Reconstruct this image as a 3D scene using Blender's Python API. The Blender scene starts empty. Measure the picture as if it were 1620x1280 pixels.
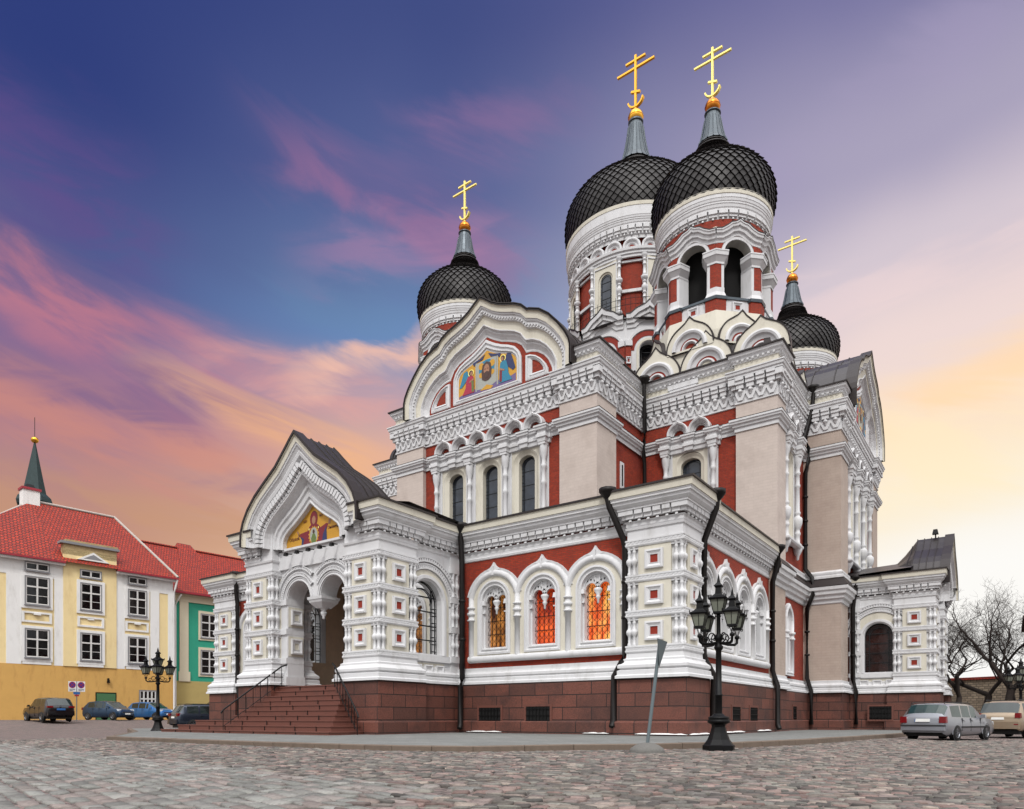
import bpy, bmesh, math, random
from mathutils import Vector, Matrix
from mathutils.geometry import tessellate_polygon
random.seed(7)
PI = math.pi
rad = math.radians
scene = bpy.context.scene
col = scene.collection

# ------------------------------------------------------------------ camera
CAM = (9.52, -23.96, .593)
cam_d = bpy.data.cameras.new('camera')
cam = bpy.data.objects.new('camera', cam_d)
col.objects.link(cam)
cam.location = CAM
cam.rotation_euler = (rad(90), 0, rad(35.8))
cam_d.sensor_width = 36.0
cam_d.lens = 36.0 * 1096 / 1620
cam_d.shift_y = (1136 - 640) / 1620.0
cam_d.clip_start = .1
cam_d.clip_end = 6000
scene.camera = cam
scene.render.resolution_x = 1024
scene.render.resolution_y = 809
FX, FY = -math.sin(rad(35.8)), math.cos(rad(35.8))     # heading of the view over the ground
RX, RY = FY, -FX

def lin(c):
    r = []
    for x in c[:3]:
        x = x / 255.0
        r.append(x / 12.92 if x <= .04045 else ((x + .055) / 1.055) ** 2.4)
    return (r[0], r[1], r[2], 1.0)

# ------------------------------------------------------------------ sky
world = bpy.data.worlds.new('World')
scene.world = world
world.use_nodes = True
wn, wl = world.node_tree.nodes, world.node_tree.links
wn.clear()
def N(t, **kw):
    n = wn.new(t)
    for k, v in kw.items():
        setattr(n, k, v)
    return n
def M(op, a, b=None, c=None, clamp=False):
    n = N('ShaderNodeMath', operation=op, use_clamp=clamp)
    for i, x in enumerate((a, b, c)):
        if x is None: continue
        if isinstance(x, (int, float)): n.inputs[i].default_value = x
        else: wl.new(x, n.inputs[i])
    return n.outputs[0]
def MIX(f, a, b, mode='MIX'):
    n = N('ShaderNodeMix', data_type='RGBA', blend_type=mode)
    for i, x in ((0, f), (6, a), (7, b)):
        if isinstance(x, (int, float)): n.inputs[i].default_value = x
        elif isinstance(x, tuple): n.inputs[i].default_value = x
        else: wl.new(x, n.inputs[i])
    return n.outputs[2]
def MAP(x, a, b, lo=0., hi=1.):
    n = N('ShaderNodeMapRange', interpolation_type='SMOOTHSTEP')
    wl.new(x, n.inputs[0])
    for i, v in enumerate((a, b, lo, hi)): n.inputs[i + 1].default_value = v
    return n.outputs[0]
tc = N('ShaderNodeTexCoord')
def dotv(v):
    n = N('ShaderNodeVectorMath', operation='DOT_PRODUCT')
    wl.new(tc.outputs['Generated'], n.inputs[0]); n.inputs[1].default_value = v
    return n.outputs['Value']
dX, dY, dZ = dotv((RX, RY, 0)), dotv((FX, FY, 0)), dotv((0, 0, 1))
az = M('MULTIPLY', M('ARCTAN2', dX, dY), 180 / PI)
el = M('MULTIPLY', M('ARCSINE', dZ), 180 / PI)
def ramp(stops):
    f = M('DIVIDE', M('ADD', el, 2.), 62., clamp=True)
    n = N('ShaderNodeValToRGB')
    cr = n.color_ramp
    cr.interpolation = 'EASE'
    while len(cr.elements) < len(stops): cr.elements.new(.5)
    for e, (p, c) in zip(cr.elements, stops):
        e.position = (p + 2) / 62.; e.color = lin(c)
    wl.new(f, n.inputs[0])
    return n.outputs[0]
# gentle warp so that the bands are not straight
wp = N('ShaderNodeTexNoise'); wp.inputs['Scale'].default_value = 2.2; wp.inputs['Detail'].default_value = 3
wl.new(tc.outputs['Generated'], wp.inputs['Vector'])
el0 = el
el = M('ADD', el, M('MULTIPLY', M('SUBTRACT', wp.outputs['Fac'], .5), 9.))
skL = ramp([(-2, (192, 152, 108)), (8, (202, 158, 112)), (12, (186, 138, 116)), (16, (172, 128, 128)), (20, (160, 116, 134)), (25, (120, 100, 140)), (30, (74, 86, 136)), (40, (46, 60, 118))])
skM = ramp([(-2, (214, 186, 150)), (12, (222, 184, 150)), (20, (216, 170, 150)), (25, (165, 150, 168)), (29, (104, 134, 178)), (33, (96, 116, 158)), (38, (82, 94, 142)), (46, (62, 74, 126))])
skR = ramp([(-2, (240, 240, 238)), (9, (242, 240, 236)), (15, (240, 230, 212)), (20, (240, 216, 196)), (25, (228, 208, 204)), (31, (202, 190, 200)), (37, (162, 155, 180)), (48, (100, 100, 148))])
f1 = MAP(az, -34, -8); f2 = MAP(az, -8, 28)
base = MIX(f2, MIX(f1, skL, skM), skR)
# streaky sunset cloud : coordinates in (azimuth, elevation), slanted
def cloud(sx, sy, rot, scale, det, off):
    cmb = N('ShaderNodeCombineXYZ')
    ca, sa = math.cos(rad(rot)), math.sin(rad(rot))
    u = M('ADD', M('MULTIPLY', az, ca), M('MULTIPLY', el0, sa))
    v = M('SUBTRACT', M('MULTIPLY', el0, ca), M('MULTIPLY', az, sa))
    wl.new(M('ADD', M('MULTIPLY', u, sx), off), cmb.inputs[0]); wl.new(M('MULTIPLY', v, sy), cmb.inputs[1])
    n = N('ShaderNodeTexNoise'); n.inputs['Scale'].default_value = scale; n.inputs['Detail'].default_value = det
    n.inputs['Roughness'].default_value = .55; n.inputs['Distortion'].default_value = .6
    wl.new(cmb.outputs[0], n.inputs['Vector'])
    return n.outputs['Fac']
def band(x, c, w):           # soft window around c
    return M('MULTIPLY', MAP(x, c - w, c), MAP(x, c + w, c))
c1 = cloud(.05, .2, -18, 1.3, 8, 3.1)
c2 = cloud(.05, .22, -12, 1.3, 8, 11.7)
c3 = cloud(.06, .24, 8, 1.4, 8, 23.2)
brk = M('ADD', M('MULTIPLY', c1, .5), M('MULTIPLY', c3, .5))
wv = M('MULTIPLY', M('SUBTRACT', c2, .5), 7.)
wv2 = M('MULTIPLY', M('SUBTRACT', c1, .5), 9.)
def streak(b, a, e, s, w, lo, hi, soft, colour, k, nz=None, thr=(.4, .6), warp=None):
    mid = M('ADD', M('MULTIPLY', M('SUBTRACT', az, a), s), e)
    d = M('ABSOLUTE', M('DIVIDE', M('SUBTRACT', M('ADD', el0, warp or wv), mid), w))
    m = MAP(d, 1.25, .1)
    m = M('MULTIPLY', m, M('MULTIPLY', MAP(az, lo - soft, lo + soft), MAP(az, hi + soft, hi - soft)))
    m = M('MULTIPLY', m, MAP(nz or brk, thr[0], thr[1], .25, 1.))
    return MIX(M('MULTIPLY', m, k, clamp=True), b, lin(colour))
base = streak(base, -30, 15, 0, 3.0, -70, -14, 6, (192, 146, 114), .6, c2)
base = streak(base, -30, 17.6, -.05, 1.3, -70, -17, 6, (152, 122, 142), .6, c3, (.4, .58))
base = streak(base, -30, 19.4, -.12, 3.0, -70, -19, 5, (206, 138, 118), .58, c1, (.38, .6))
base = streak(base, -30, 22.4, -.1, 1.6, -70, -21, 4, (122, 98, 136), .75, c3, (.38, .56), wv2)
base = streak(base, -30, 25.8, -.3, 3.6, -70, -18, 5, (202, 124, 132), .62, c1, (.42, .62))
base = streak(base, -20, 22.2, -.24, 1.5, -27, -11, 4, (236, 178, 126), .75, c2, (.34, .56))
base = streak(base, -15, 24.6, -.1, 1.6, -24, -8, 4, (222, 160, 150), .6, c3)
base = streak(base, -12, 30.6, .05, 2.6, -20, -6, 4, (100, 132, 168), .35, c2)
base = streak(base, -10.5, 27.0, .34, 1.4, -17, -5, 3, (236, 186, 164), .8, c1, (.36, .56))
base = streak(base, -10, 36.4, -.22, 2.4, -19, 1, 5, (160, 110, 146), .55, c1, (.42, .6), wv2)
base = streak(base, -8, 33.6, .1, 1.8, -16, 0, 4, (168, 124, 158), .5, c3, (.42, .6))
base = streak(base, -3, 39.8, .12, 2.4, -9, 5, 4, (146, 110, 150), .45, c2, (.4, .6), wv2)
base = streak(base, -33, 33, -.2, 4, -70, -27, 4, (104, 74, 132), .5, c3)
base = streak(base, 33, 18.5, .1, 5.5, 17, 90, 9, (248, 228, 188), .65, c1, (.36, .6))
base = streak(base, 34, 22.5, .25, 2.2, 24, 90, 6, (250, 210, 160), .6, c2, (.36, .58))
base = streak(base, 28, 28, .05, 3, 12, 90, 8, (232, 208, 206), .5, c3)
base = streak(base, 22, 37, .2, 2.2, 8, 90, 8, (160, 150, 182), .4, c1, (.4, .6))
# the overcast half of the sky behind and above the square: bright, even, neutral
oc = cloud(.05, .05, 0, .7, 4, 40.)
over = MIX(oc, (.9, .92, .96, 1), (1.08, 1.06, 1.03, 1))
over = MIX(1., over, MIX(MAP(el0, 0, 75), (.42, .42, .42, 1), (2.15, 2.15, 2.15, 1)), 'MULTIPLY')
back = M('MAXIMUM', MAP(dY, .42, -.05), MAP(el0, 58, 76))
out = MIX(back, base, over)
bg = N('ShaderNodeBackground'); bg.inputs['Strength'].default_value = 1.0
wl.new(MIX(1., out, MIX(back, (1, 1, 1, 1), (1.28, 1.28, 1.3, 1)), 'MULTIPLY'), bg.inputs['Color'])
wo = N('ShaderNodeOutputWorld'); wl.new(bg.outputs[0], wo.inputs[0])

# veiled high sun behind the camera
sun_d = bpy.data.lights.new('sun', 'SUN'); sun_d.energy = 1.7; sun_d.angle = rad(10); sun_d.color = (1, .975, .94)
sun = bpy.data.objects.new('sun', sun_d); col.objects.link(sun)
sun.rotation_euler = (rad(42), 0, rad(30))
scene.view_settings.view_transform = 'Standard'
scene.view_settings.look = 'None'
scene.view_settings.exposure = .15
scene.view_settings.gamma = 1

# ------------------------------------------------------------------ materials
MATS = {}
def new_mat(name):
    m = bpy.data.materials.new(name); m.use_nodes = True
    nt = m.node_tree
    b = nt.nodes['Principled BSDF']
    MATS[name] = m
    return m, nt, b
def plain(name, c, rough=.7, metal=0., var=.12, scale=3., bump=0., bscale=40., streak=0., dirt=None, spec=.5, coat=0.):
    m, nt, b = new_mat(name)
    n, l = nt.nodes, nt.links
    base = lin(c)
    t = n.new('ShaderNodeTexCoord')
    no = n.new('ShaderNodeTexNoise'); no.inputs['Scale'].default_value = scale; no.inputs['Detail'].default_value = 6; no.inputs['Roughness'].default_value = .65
    l.new(t.outputs['Object'], no.inputs['Vector'])
    mx = n.new('ShaderNodeMix'); mx.data_type = 'RGBA'
    mx.inputs[6].default_value = tuple(x * (1 - var) for x in base[:3]) + (1,)
    mx.inputs[7].default_value = tuple(min(1, x * (1 + var)) for x in base[:3]) + (1,)
    l.new(no.outputs['Fac'], mx.inputs[0])
    o = mx.outputs[2]
    if dirt:
        n2 = n.new('ShaderNodeTexNoise'); n2.inputs['Scale'].default_value = 1.1; n2.inputs['Detail'].default_value = 8; n2.inputs['Roughness'].default_value = .7
        mp = n.new('ShaderNodeMapping'); mp.inputs['Scale'].default_value = (1.6, 1.6, .45)
        l.new(t.outputs['Object'], mp.inputs[0]); l.new(mp.outputs[0], n2.inputs['Vector'])
        r = n.new('ShaderNodeMapRange'); r.inputs[1].default_value = .52; r.inputs[2].default_value = .78; r.inputs[4].default_value = dirt[1]
        l.new(n2.outputs['Fac'], r.inputs[0])
        m2 = n.new('ShaderNodeMix'); m2.data_type = 'RGBA'; m2.inputs[7].default_value = lin(dirt[0])
        l.new(r.outputs[0], m2.inputs[0]); l.new(o, m2.inputs[6]); o = m2.outputs[2]
    l.new(o, b.inputs['Base Color'])
    b.inputs['Roughness'].default_value = rough; b.inputs['Metallic'].default_value = metal
    b.inputs['Specular IOR Level'].default_value = spec
    b.inputs['Coat Weight'].default_value = coat
    if bump:
        nb = n.new('ShaderNodeTexNoise'); nb.inputs['Scale'].default_value = bscale; nb.inputs['Detail'].default_value = 5
        l.new(t.outputs['Object'], nb.inputs['Vector'])
        bp = n.new('ShaderNodeBump'); bp.inputs['Strength'].default_value = bump; bp.inputs['Distance'].default_value = .02
        l.new(nb.outputs['Fac'], bp.inputs['Height']); l.new(bp.outputs[0], b.inputs['Normal'])
    return m
def bricks(name, c1, c2, mortar, w, h, ms, rough=.85, bump=.5, dist=.01, off=.5, var=.5, nscale=9., smooth=.1, stain=None):
    m, nt, b = new_mat(name)
    n, l = nt.nodes, nt.links
    t = n.new('ShaderNodeTexCoord')
    br = n.new('ShaderNodeTexBrick')
    br.inputs['Scale'].default_value = 1; br.inputs['Brick Width'].default_value = w; br.inputs['Row Height'].default_value = h
    br.inputs['Mortar Size'].default_value = ms; br.inputs['Mortar Smooth'].default_value = smooth; br.offset = off
    br.inputs['Color1'].default_value = lin(c1); br.inputs['Color2'].default_value = lin(c2); br.inputs['Mortar'].default_value = lin(mortar)
    br.inputs['Bias'].default_value = 0
    l.new(t.outputs['UV'], br.inputs['Vector'])
    no = n.new('ShaderNodeTexNoise'); no.inputs['Scale'].default_value = nscale; no.inputs['Detail'].default_value = 8; no.inputs['Roughness'].default_value = .7
    l.new(t.outputs['Object'], no.inputs['Vector'])
    r = n.new('ShaderNodeMapRange'); r.inputs[1].default_value = .25; r.inputs[2].default_value = .75; r.inputs[3].default_value = 1 - var; r.inputs[4].default_value = 1 + var * .6
    l.new(no.outputs['Fac'], r.inputs[0])
    mx = n.new('ShaderNodeMix'); mx.data_type = 'RGBA'; mx.blend_type = 'MULTIPLY'; mx.inputs[0].default_value = 1
    l.new(br.outputs['Color'], mx.inputs[6]); l.new(r.outputs[0], mx.inputs[7])
    o = mx.outputs[2]
    if stain:
        n2 = n.new('ShaderNodeTexNoise'); n2.inputs['Scale'].default_value = .9; n2.inputs['Detail'].default_value = 7; n2.inputs['Roughness'].default_value = .65
        l.new(t.outputs['Object'], n2.inputs['Vector'])
        r2 = n.new('ShaderNodeMapRange'); r2.inputs[1].default_value = .48; r2.inputs[2].default_value = .75; r2.inputs[4].default_value = stain[1]
        l.new(n2.outputs['Fac'], r2.inputs[0])
        m2 = n.new('ShaderNodeMix'); m2.data_type = 'RGBA'; m2.inputs[7].default_value = lin(stain[0])
        l.new(r2.outputs[0], m2.inputs[0]); l.new(o, m2.inputs[6]); o = m2.outputs[2]
    l.new(o, b.inputs['Base Color'])
    b.inputs['Roughness'].default_value = rough
    ad = n.new('ShaderNodeMath'); ad.operation = 'MULTIPLY_ADD'; ad.inputs[1].default_value = -1; 
    l.new(br.outputs['Fac'], ad.inputs[0]); l.new(no.outputs['Fac'], ad.inputs[2])
    bp = n.new('ShaderNodeBump'); bp.inputs['Strength'].default_value = bump; bp.inputs['Distance'].default_value = dist
    l.new(ad.outputs[0], bp.inputs['Height']); l.new(bp.outputs[0], b.inputs['Normal'])
    return m
def attr_mat(name, rough=.8, bump=.4, bscale=25.):
    m, nt, b = new_mat(name)
    n, l = nt.nodes, nt.links
    a = n.new('ShaderNodeAttribute'); a.attribute_name = 'tint'
    t = n.new('ShaderNodeTexCoord')
    no = n.new('ShaderNodeTexNoise'); no.inputs['Scale'].default_value = bscale; no.inputs['Detail'].default_value = 6
    l.new(t.outputs['Object'], no.inputs['Vector'])
    r = n.new('ShaderNodeMapRange'); r.inputs[1].default_value = .25; r.inputs[2].default_value = .75; r.inputs[3].default_value = .72; r.inputs[4].default_value = 1.2
    l.new(no.outputs['Fac'], r.inputs[0])
    mx = n.new('ShaderNodeMix'); mx.data_type = 'RGBA'; mx.blend_type = 'MULTIPLY'; mx.inputs[0].default_value = 1
    l.new(a.outputs['Color'], mx.inputs[6]); l.new(r.outputs[0], mx.inputs[7]); l.new(mx.outputs[2], b.inputs['Base Color'])
    b.inputs['Roughness'].default_value = rough
    bp = n.new('ShaderNodeBump'); bp.inputs['Strength'].default_value = bump; bp.inputs['Distance'].default_value = .01
    l.new(no.outputs['Fac'], bp.inputs['Height']); l.new(bp.outputs[0], b.inputs['Normal'])
    return m
def glow_mat(name, ca, cb, strength, scale, thr=(.35, .65)):
    m, nt, b = new_mat(name)
    n, l = nt.nodes, nt.links
    t = n.new('ShaderNodeTexCoord')
    mp = n.new('ShaderNodeMapping'); mp.inputs['Scale'].default_value = (1.3, 1.3, .7)
    no = n.new('ShaderNodeTexNoise'); no.inputs['Scale'].default_value = scale; no.inputs['Detail'].default_value = 5
    l.new(t.outputs['Object'], mp.inputs[0]); l.new(mp.outputs[0], no.inputs['Vector'])
    r = n.new('ShaderNodeMapRange'); r.inputs[1].default_value = thr[0]; r.inputs[2].default_value = thr[1]
    l.new(no.outputs['Fac'], r.inputs[0])
    mx = n.new('ShaderNodeMix'); mx.data_type = 'RGBA'; mx.inputs[6].default_value = lin(ca); mx.inputs[7].default_value = lin(cb)
    l.new(r.outputs[0], mx.inputs[0])
    l.new(mx.outputs[2], b.inputs['Base Color']); l.new(mx.outputs[2], b.inputs['Emission Color'])
    b.inputs['Emission Strength'].default_value = strength; b.inputs['Roughness'].default_value = .15
    return m
def glass_mat(name, c, rough=.06, spec=.6, panes=None, var=.4):
    m, nt, b = new_mat(name)
    n, l = nt.nodes, nt.links
    t = n.new('ShaderNodeTexCoord')
    no = n.new('ShaderNodeTexNoise'); no.inputs['Scale'].default_value = 1.7; no.inputs['Detail'].default_value = 3
    l.new(t.outputs['Object'], no.inputs['Vector'])
    r = n.new('ShaderNodeMapRange'); r.inputs[1].default_value = .3; r.inputs[2].default_value = .7; r.inputs[3].default_value = 1 - var; r.inputs[4].default_value = 1 + var
    l.new(no.outputs['Fac'], r.inputs[0])
    mx = n.new('ShaderNodeMix'); mx.data_type = 'RGBA'; mx.blend_type = 'MULTIPLY'; mx.inputs[0].default_value = 1; mx.inputs[6].default_value = lin(c)
    l.new(r.outputs[0], mx.inputs[7]); l.new(mx.outputs[2], b.inputs['Base Color'])
    b.inputs['Roughness'].default_value = rough; b.inputs['Specular IOR Level'].default_value = spec
    nb = n.new('ShaderNodeTexNoise'); nb.inputs['Scale'].default_value = 3.5; nb.inputs['Detail'].default_value = 1
    l.new(t.outputs['Object'], nb.inputs['Vector'])
    bp = n.new('ShaderNodeBump'); bp.inputs['Strength'].default_value = .12; bp.inputs['Distance'].default_value = .02
    l.new(nb.outputs['Fac'], bp.inputs['Height']); l.new(bp.outputs[0], b.inputs['Normal'])
    return m

plain('white', (205, 205, 206), .75, var=.05, scale=2.5, bump=.15, bscale=30, dirt=((150, 147, 141), .55))
plain('cream', (203, 198, 183), .78, var=.05, scale=2.2, bump=.15, bscale=30, dirt=((150, 142, 124), .55))
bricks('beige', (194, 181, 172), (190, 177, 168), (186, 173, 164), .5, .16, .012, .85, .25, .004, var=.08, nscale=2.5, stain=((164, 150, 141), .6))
bricks('tan', (176, 160, 148), (172, 156, 144), (167, 151, 139), .5, .16, .012, .85, .25, .004, var=.08, nscale=2.5, stain=((148, 132, 121), .6))  # darker copy of beige: shade of the south side put into the colour
bricks('brick', (160, 46, 16), (136, 36, 11), (112, 54, 36), .26, .077, .012, .85, .6, .008, var=.32, nscale=6, stain=((112, 32, 24), .55))
plain('red_panel', (132, 36, 18), .8, var=.15, scale=6, bump=.2)
bricks('granite', (114, 66, 53), (86, 52, 43), (28, 21, 19), 1.35, .515, .018, .62, .8, .02, var=.6, nscale=22, stain=((52, 34, 31), .8))
plain('granite_plain', (102, 60, 49), .6, var=.35, scale=40, bump=.35, bscale=50, dirt=((60, 42, 38), .6))
plain('roof_metal', (52, 47, 47), .38, .35, var=.25, scale=1.4, bump=.2, bscale=3)
plain('roof_edge', (38, 30, 29), .5, .2, var=.2)
plain('pipe_metal', (24, 20, 19), .5, 0., var=.3, scale=5, spec=.25)
plain('dome_tile', (32, 28, 27), .48, .1, var=.6, scale=3.2, bump=.25, bscale=9, spec=.35)
plain('dome_under', (20, 18, 18), .6, .2)
plain('zinc', (76, 84, 90), .42, .5, var=.3, scale=3, bump=.2, bscale=6)
plain('gold', (226, 168, 62), .28, 1., var=.2, scale=5)
plain('gold_dark', (196, 120, 44), .3, 1., var=.45, scale=4)
plain('gold_pale', (246, 226, 130), .38, .55, var=.1, scale=5)
mm_, nt_, b_ = new_mat('clear_glass')
b_.inputs['Base Color'].default_value = (.9, .93, .92, 1); b_.inputs['Roughness'].default_value = .08
tr_ = nt_.nodes.new('ShaderNodeBsdfTransparent'); tr_.inputs[0].default_value = (.86, .9, .9, 1); gs_ = nt_.nodes.new('ShaderNodeBsdfGlossy'); gs_.inputs['Roughness'].default_value = .05
mxs_ = nt_.nodes.new('ShaderNodeMixShader'); fz_ = nt_.nodes.new('ShaderNodeFresnel'); fz_.inputs[0].default_value = 1.5
nt_.links.new(fz_.outputs[0], mxs_.inputs[0]); nt_.links.new(tr_.outputs[0], mxs_.inputs[1]); nt_.links.new(gs_.outputs[0], mxs_.inputs[2]); nt_.links.new(mxs_.outputs[0], nt_.nodes['Material Output'].inputs[0])
glass_mat('dark_glass', (44, 50, 60))
glass_mat('brown_glass', (40, 20, 16), .08, .5, None, .6)
glass_mat('black_glass', (14, 15, 17), var=.6)
plain('lead', (24, 26, 29), .5, .3)
plain('iron', (16, 15, 15), .5, .5, var=.3, scale=8)
plain('void', (10, 9, 9), .95)  # near-black paint for the dark inside openings, also for stair joints
plain('interior', (204, 178, 152), .8, var=.2)
glow_mat('lit_red', (150, 34, 18), (236, 100, 42), .42, 1.5)
glow_mat('lit_gold', (222, 88, 34), (255, 200, 104), .55, 1.5, (.42, .66))
glow_mat('lit_amber', (66, 30, 18), (238, 160, 80), .45, 1.6, (.4, .7))
plain('mosaic_gold', (196, 146, 46), .45, .25, var=.45, scale=30, bump=.3, bscale=60)
for nm, c in (('mos_maroon', (116, 22, 36)), ('mos_navy', (36, 44, 88)), ('mos_teal', (36, 120, 150)), ('mos_skin', (156, 112, 84)), ('mos_crimson', (160, 32, 62)), ('mos_white', (158, 160, 152)), ('mos_brown', (70, 44, 34)), ('mos_lilac', (104, 88, 130)), ('mos_green', (92, 110, 52)), ('mos_ink', (96, 44, 30))):
    plain(nm, c, .5, var=.4, scale=26, bump=.2, bscale=60)
plain('paving', (128, 130, 128), .75, var=.22, scale=1.6, bump=.4, bscale=18, dirt=((84, 86, 84), .5))
bricks('slabs', (120, 121, 118), (106, 108, 105), (66, 66, 64), .95, .5, .012, .75, .3, .006, var=.25, nscale=9, stain=((92, 94, 92), .6))
plain('kerb_stone', (104, 90, 78), .8, var=.3, scale=6, bump=.4, bscale=30, dirt=((70, 62, 54), .6))
plain('snow_edge', (222, 222, 220), .7, var=.1)
attr_mat('setts')
plain('joint', (62, 56, 52), .95, var=.4, scale=8, bump=.3)
bricks('far_setts', (128, 110, 105), (106, 97, 92), (66, 60, 56), .24, .15, .02, .85, .8, .02, var=.4, nscale=5, stain=((128, 104, 102), .5))

# ------------------------------------------------------------------ geometry helpers
class Fr:
    """a vertical face: origin on plan, direction along, direction out"""
    def __init__(s, o, a, n): s.o, s.a, s.n = o, a, n
    def P(s, a, o, z): return (s.o[0] + a * s.a[0] + o * s.n[0], s.o[1] + a * s.a[1] + o * s.n[1], z)
def fr_between(p, q):
    L = math.hypot(q[0] - p[0], q[1] - p[1]); d = ((q[0] - p[0]) / L, (q[1] - p[1]) / L)
    return Fr(p, d, (d[1], -d[0])), L
class MB:
    def __init__(s, xf=None): s.v, s.f, s.m, s.sm, s.xf, s.tint = [], [], [], [], xf, None
    def face(s, pts, mat, smooth=False):
        i = len(s.v)
        s.v.extend([s.xf(p) for p in pts] if s.xf else pts)
        s.f.append(tuple(range(i, i + len(pts)))); s.m.append(mat); s.sm.append(smooth)
    def mesh(s, pts, faces, mat, smooth=False):
        i = len(s.v)
        s.v.extend([s.xf(p) for p in pts] if s.xf else pts)
        for f in faces:
            s.f.append(tuple(i + k for k in f)); s.m.append(mat); s.sm.append(smooth)
    def grid(s, rows, mat, smooth=False, closed=False):
        n = len(rows[0]); pts = [p for r in rows for p in r]; fs = []
        for j in range(len(rows) - 1):
            for i in range(n if closed else n - 1):
                k = (i + 1) % n
                fs.append((j * n + i, j * n + k, (j + 1) * n + k, (j + 1) * n + i))
        if isinstance(mat, str): s.mesh(pts, fs, mat, smooth)
        else:
            i0 = len(s.v); s.v.extend([s.xf(p) for p in pts] if s.xf else pts)
            m = n if closed else n - 1
            for t, f in enumerate(fs):
                s.f.append(tuple(i0 + k for k in f)); s.m.append(mat[t // m]); s.sm.append(smooth)
    def box(s, fr, a0, a1, o0, o1, z0, z1, mat, taper=0.):
        P = fr.P; t = taper
        p = [P(a0, o0, z0), P(a1, o0, z0), P(a1, o1, z0), P(a0, o1, z0), P(a0 + t, o0, z1), P(a1 - t, o0, z1), P(a1 - t, o1 - t, z1), P(a0 + t, o1 - t, z1)]
        s.mesh(p, [(0, 1, 2, 3), (4, 7, 6, 5), (0, 4, 5, 1), (1, 5, 6, 2), (2, 6, 7, 3), (3, 7, 4, 0)], mat)
    def build(s, name, parent=None, matrix=None):
        me = bpy.data.meshes.new(name)
        me.from_pydata(s.v, [], s.f)
        names = []
        for m in s.m:
            if m not in names: names.append(m)
        idx = {m: i for i, m in enumerate(names)}
        for m in names: me.materials.append(MATS[m])
        me.polygons.foreach_set('material_index', [idx[m] for m in s.m])
        me.polygons.foreach_set('use_smooth', s.sm)
        uv = me.uv_layers.new(name='UVMap')
        data = [0.] * (2 * len(me.loops))
        V = s.v
        for p in me.polygons:
            nx, ny, nz = p.normal
            h = math.hypot(nx, ny)
            if h < .05: tx, ty, tz, bx, by, bz = 1, 0, 0, 0, 1, 0
            else:
                tx, ty, tz = -ny / h, nx / h, 0
                bx, by, bz = ny * tz - nz * ty, nz * tx - nx * tz, nx * ty - ny * tx
                if bz < 0: bx, by, bz, tx, ty = -bx, -by, -bz, -tx, -ty
            ls = p.loop_start
            for k, vi in enumerate(p.vertices):
                q = V[vi]
                data[2 * (ls + k)] = q[0] * tx + q[1] * ty + q[2] * tz
                data[2 * (ls + k) + 1] = q[0] * bx + q[1] * by + q[2] * bz
        uv.data.foreach_set('uv', data)
        if s.tint:
            at = me.color_attributes.new('tint', 'FLOAT_COLOR', 'POINT')
            at.data.foreach_set('color', s.tint)
        me.update()
        o = bpy.data.objects.new(name, me)
        col.objects.link(o)
        if parent: o.parent = parent
        return o
def plate(mb, fr, outline, holes, o0, o1, mat, side=None):
    loops = [outline] + list(holes)
    tri = tessellate_polygon([[Vector((a, z, 0)) for a, z in lp] for lp in loops])
    flat = [p for lp in loops for p in lp]
    mb.mesh([fr.P(a, o1, z) for a, z in flat], [tuple(t) for t in tri], mat)
    sm = side or mat
    for lp in loops:
        n = len(lp)
        mb.grid([[fr.P(a, o1, z) for a, z in lp], [fr.P(a, o0, z) for a, z in lp]], sm, False, True)
def rect(a0, a1, z0, z1): return [(a0, z0), (a1, z0), (a1, z1), (a0, z1)]
def arch(c, hw, z0, zs, n=14, ry=None):
    ry = ry or hw
    return [(c - hw, z0)] + [(c + hw * math.cos(PI - PI * i / n), zs + ry * math.sin(PI * i / n)) for i in range(n + 1)] + [(c + hw, z0)]
def keel(c, r, z0, zs, pk, n=8, tipw=.32):
    """pointed Russian arch: round shoulders and a small ogee tip"""
    L = []
    t1 = math.acos(tipw)
    for i in range(n + 1):
        t = PI - (PI - t1 - (PI - 2 * t1) ) * i / n if False else PI - (PI / 2 - (PI / 2 - t1)) * i / n
        L.append((r * math.cos(t), zs + r * math.sin(t)))
    xe, ze = L[-1]
    L += [(xe * .45, ze + (pk - ze) * .42)]
    full = [(-r, z0)] + L + [(0, pk)] + [(-x, z) for x, z in reversed(L)] + [(r, z0)]
    return [(c + x, z) for x, z in full]
def sweep_face(mb, fr, path, prof, mat, closed=False, smooth=False):
    n = len(path); off = []
    for i in range(n):
        a = path[(i - 1) % n] if (closed or i > 0) else None
        b = path[(i + 1) % n] if (closed or i < n - 1) else None
        p = path[i]
        def nn(u, v):
            dx, dz = v[0] - u[0], v[1] - u[1]; L = math.hypot(dx, dz) or 1
            return (-dz / L, dx / L)
        if a is None: m = nn(p, b)
        elif b is None: m = nn(a, p)
        else:
            n1, n2 = nn(a, p), nn(p, b)
            d = 1 + n1[0] * n2[0] + n1[1] * n2[1]
            d = max(d, .35)
            m = ((n1[0] + n2[0]) / d, (n1[1] + n2[1]) / d)
        off.append(m)
    rows = []
    for nn_, o in prof:
        rows.append([fr.P(p[0] + nn_ * m[0], o, p[1] + nn_ * m[1]) for p, m in zip(path, off)])
    mb.grid(rows, mat, smooth, closed)
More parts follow.
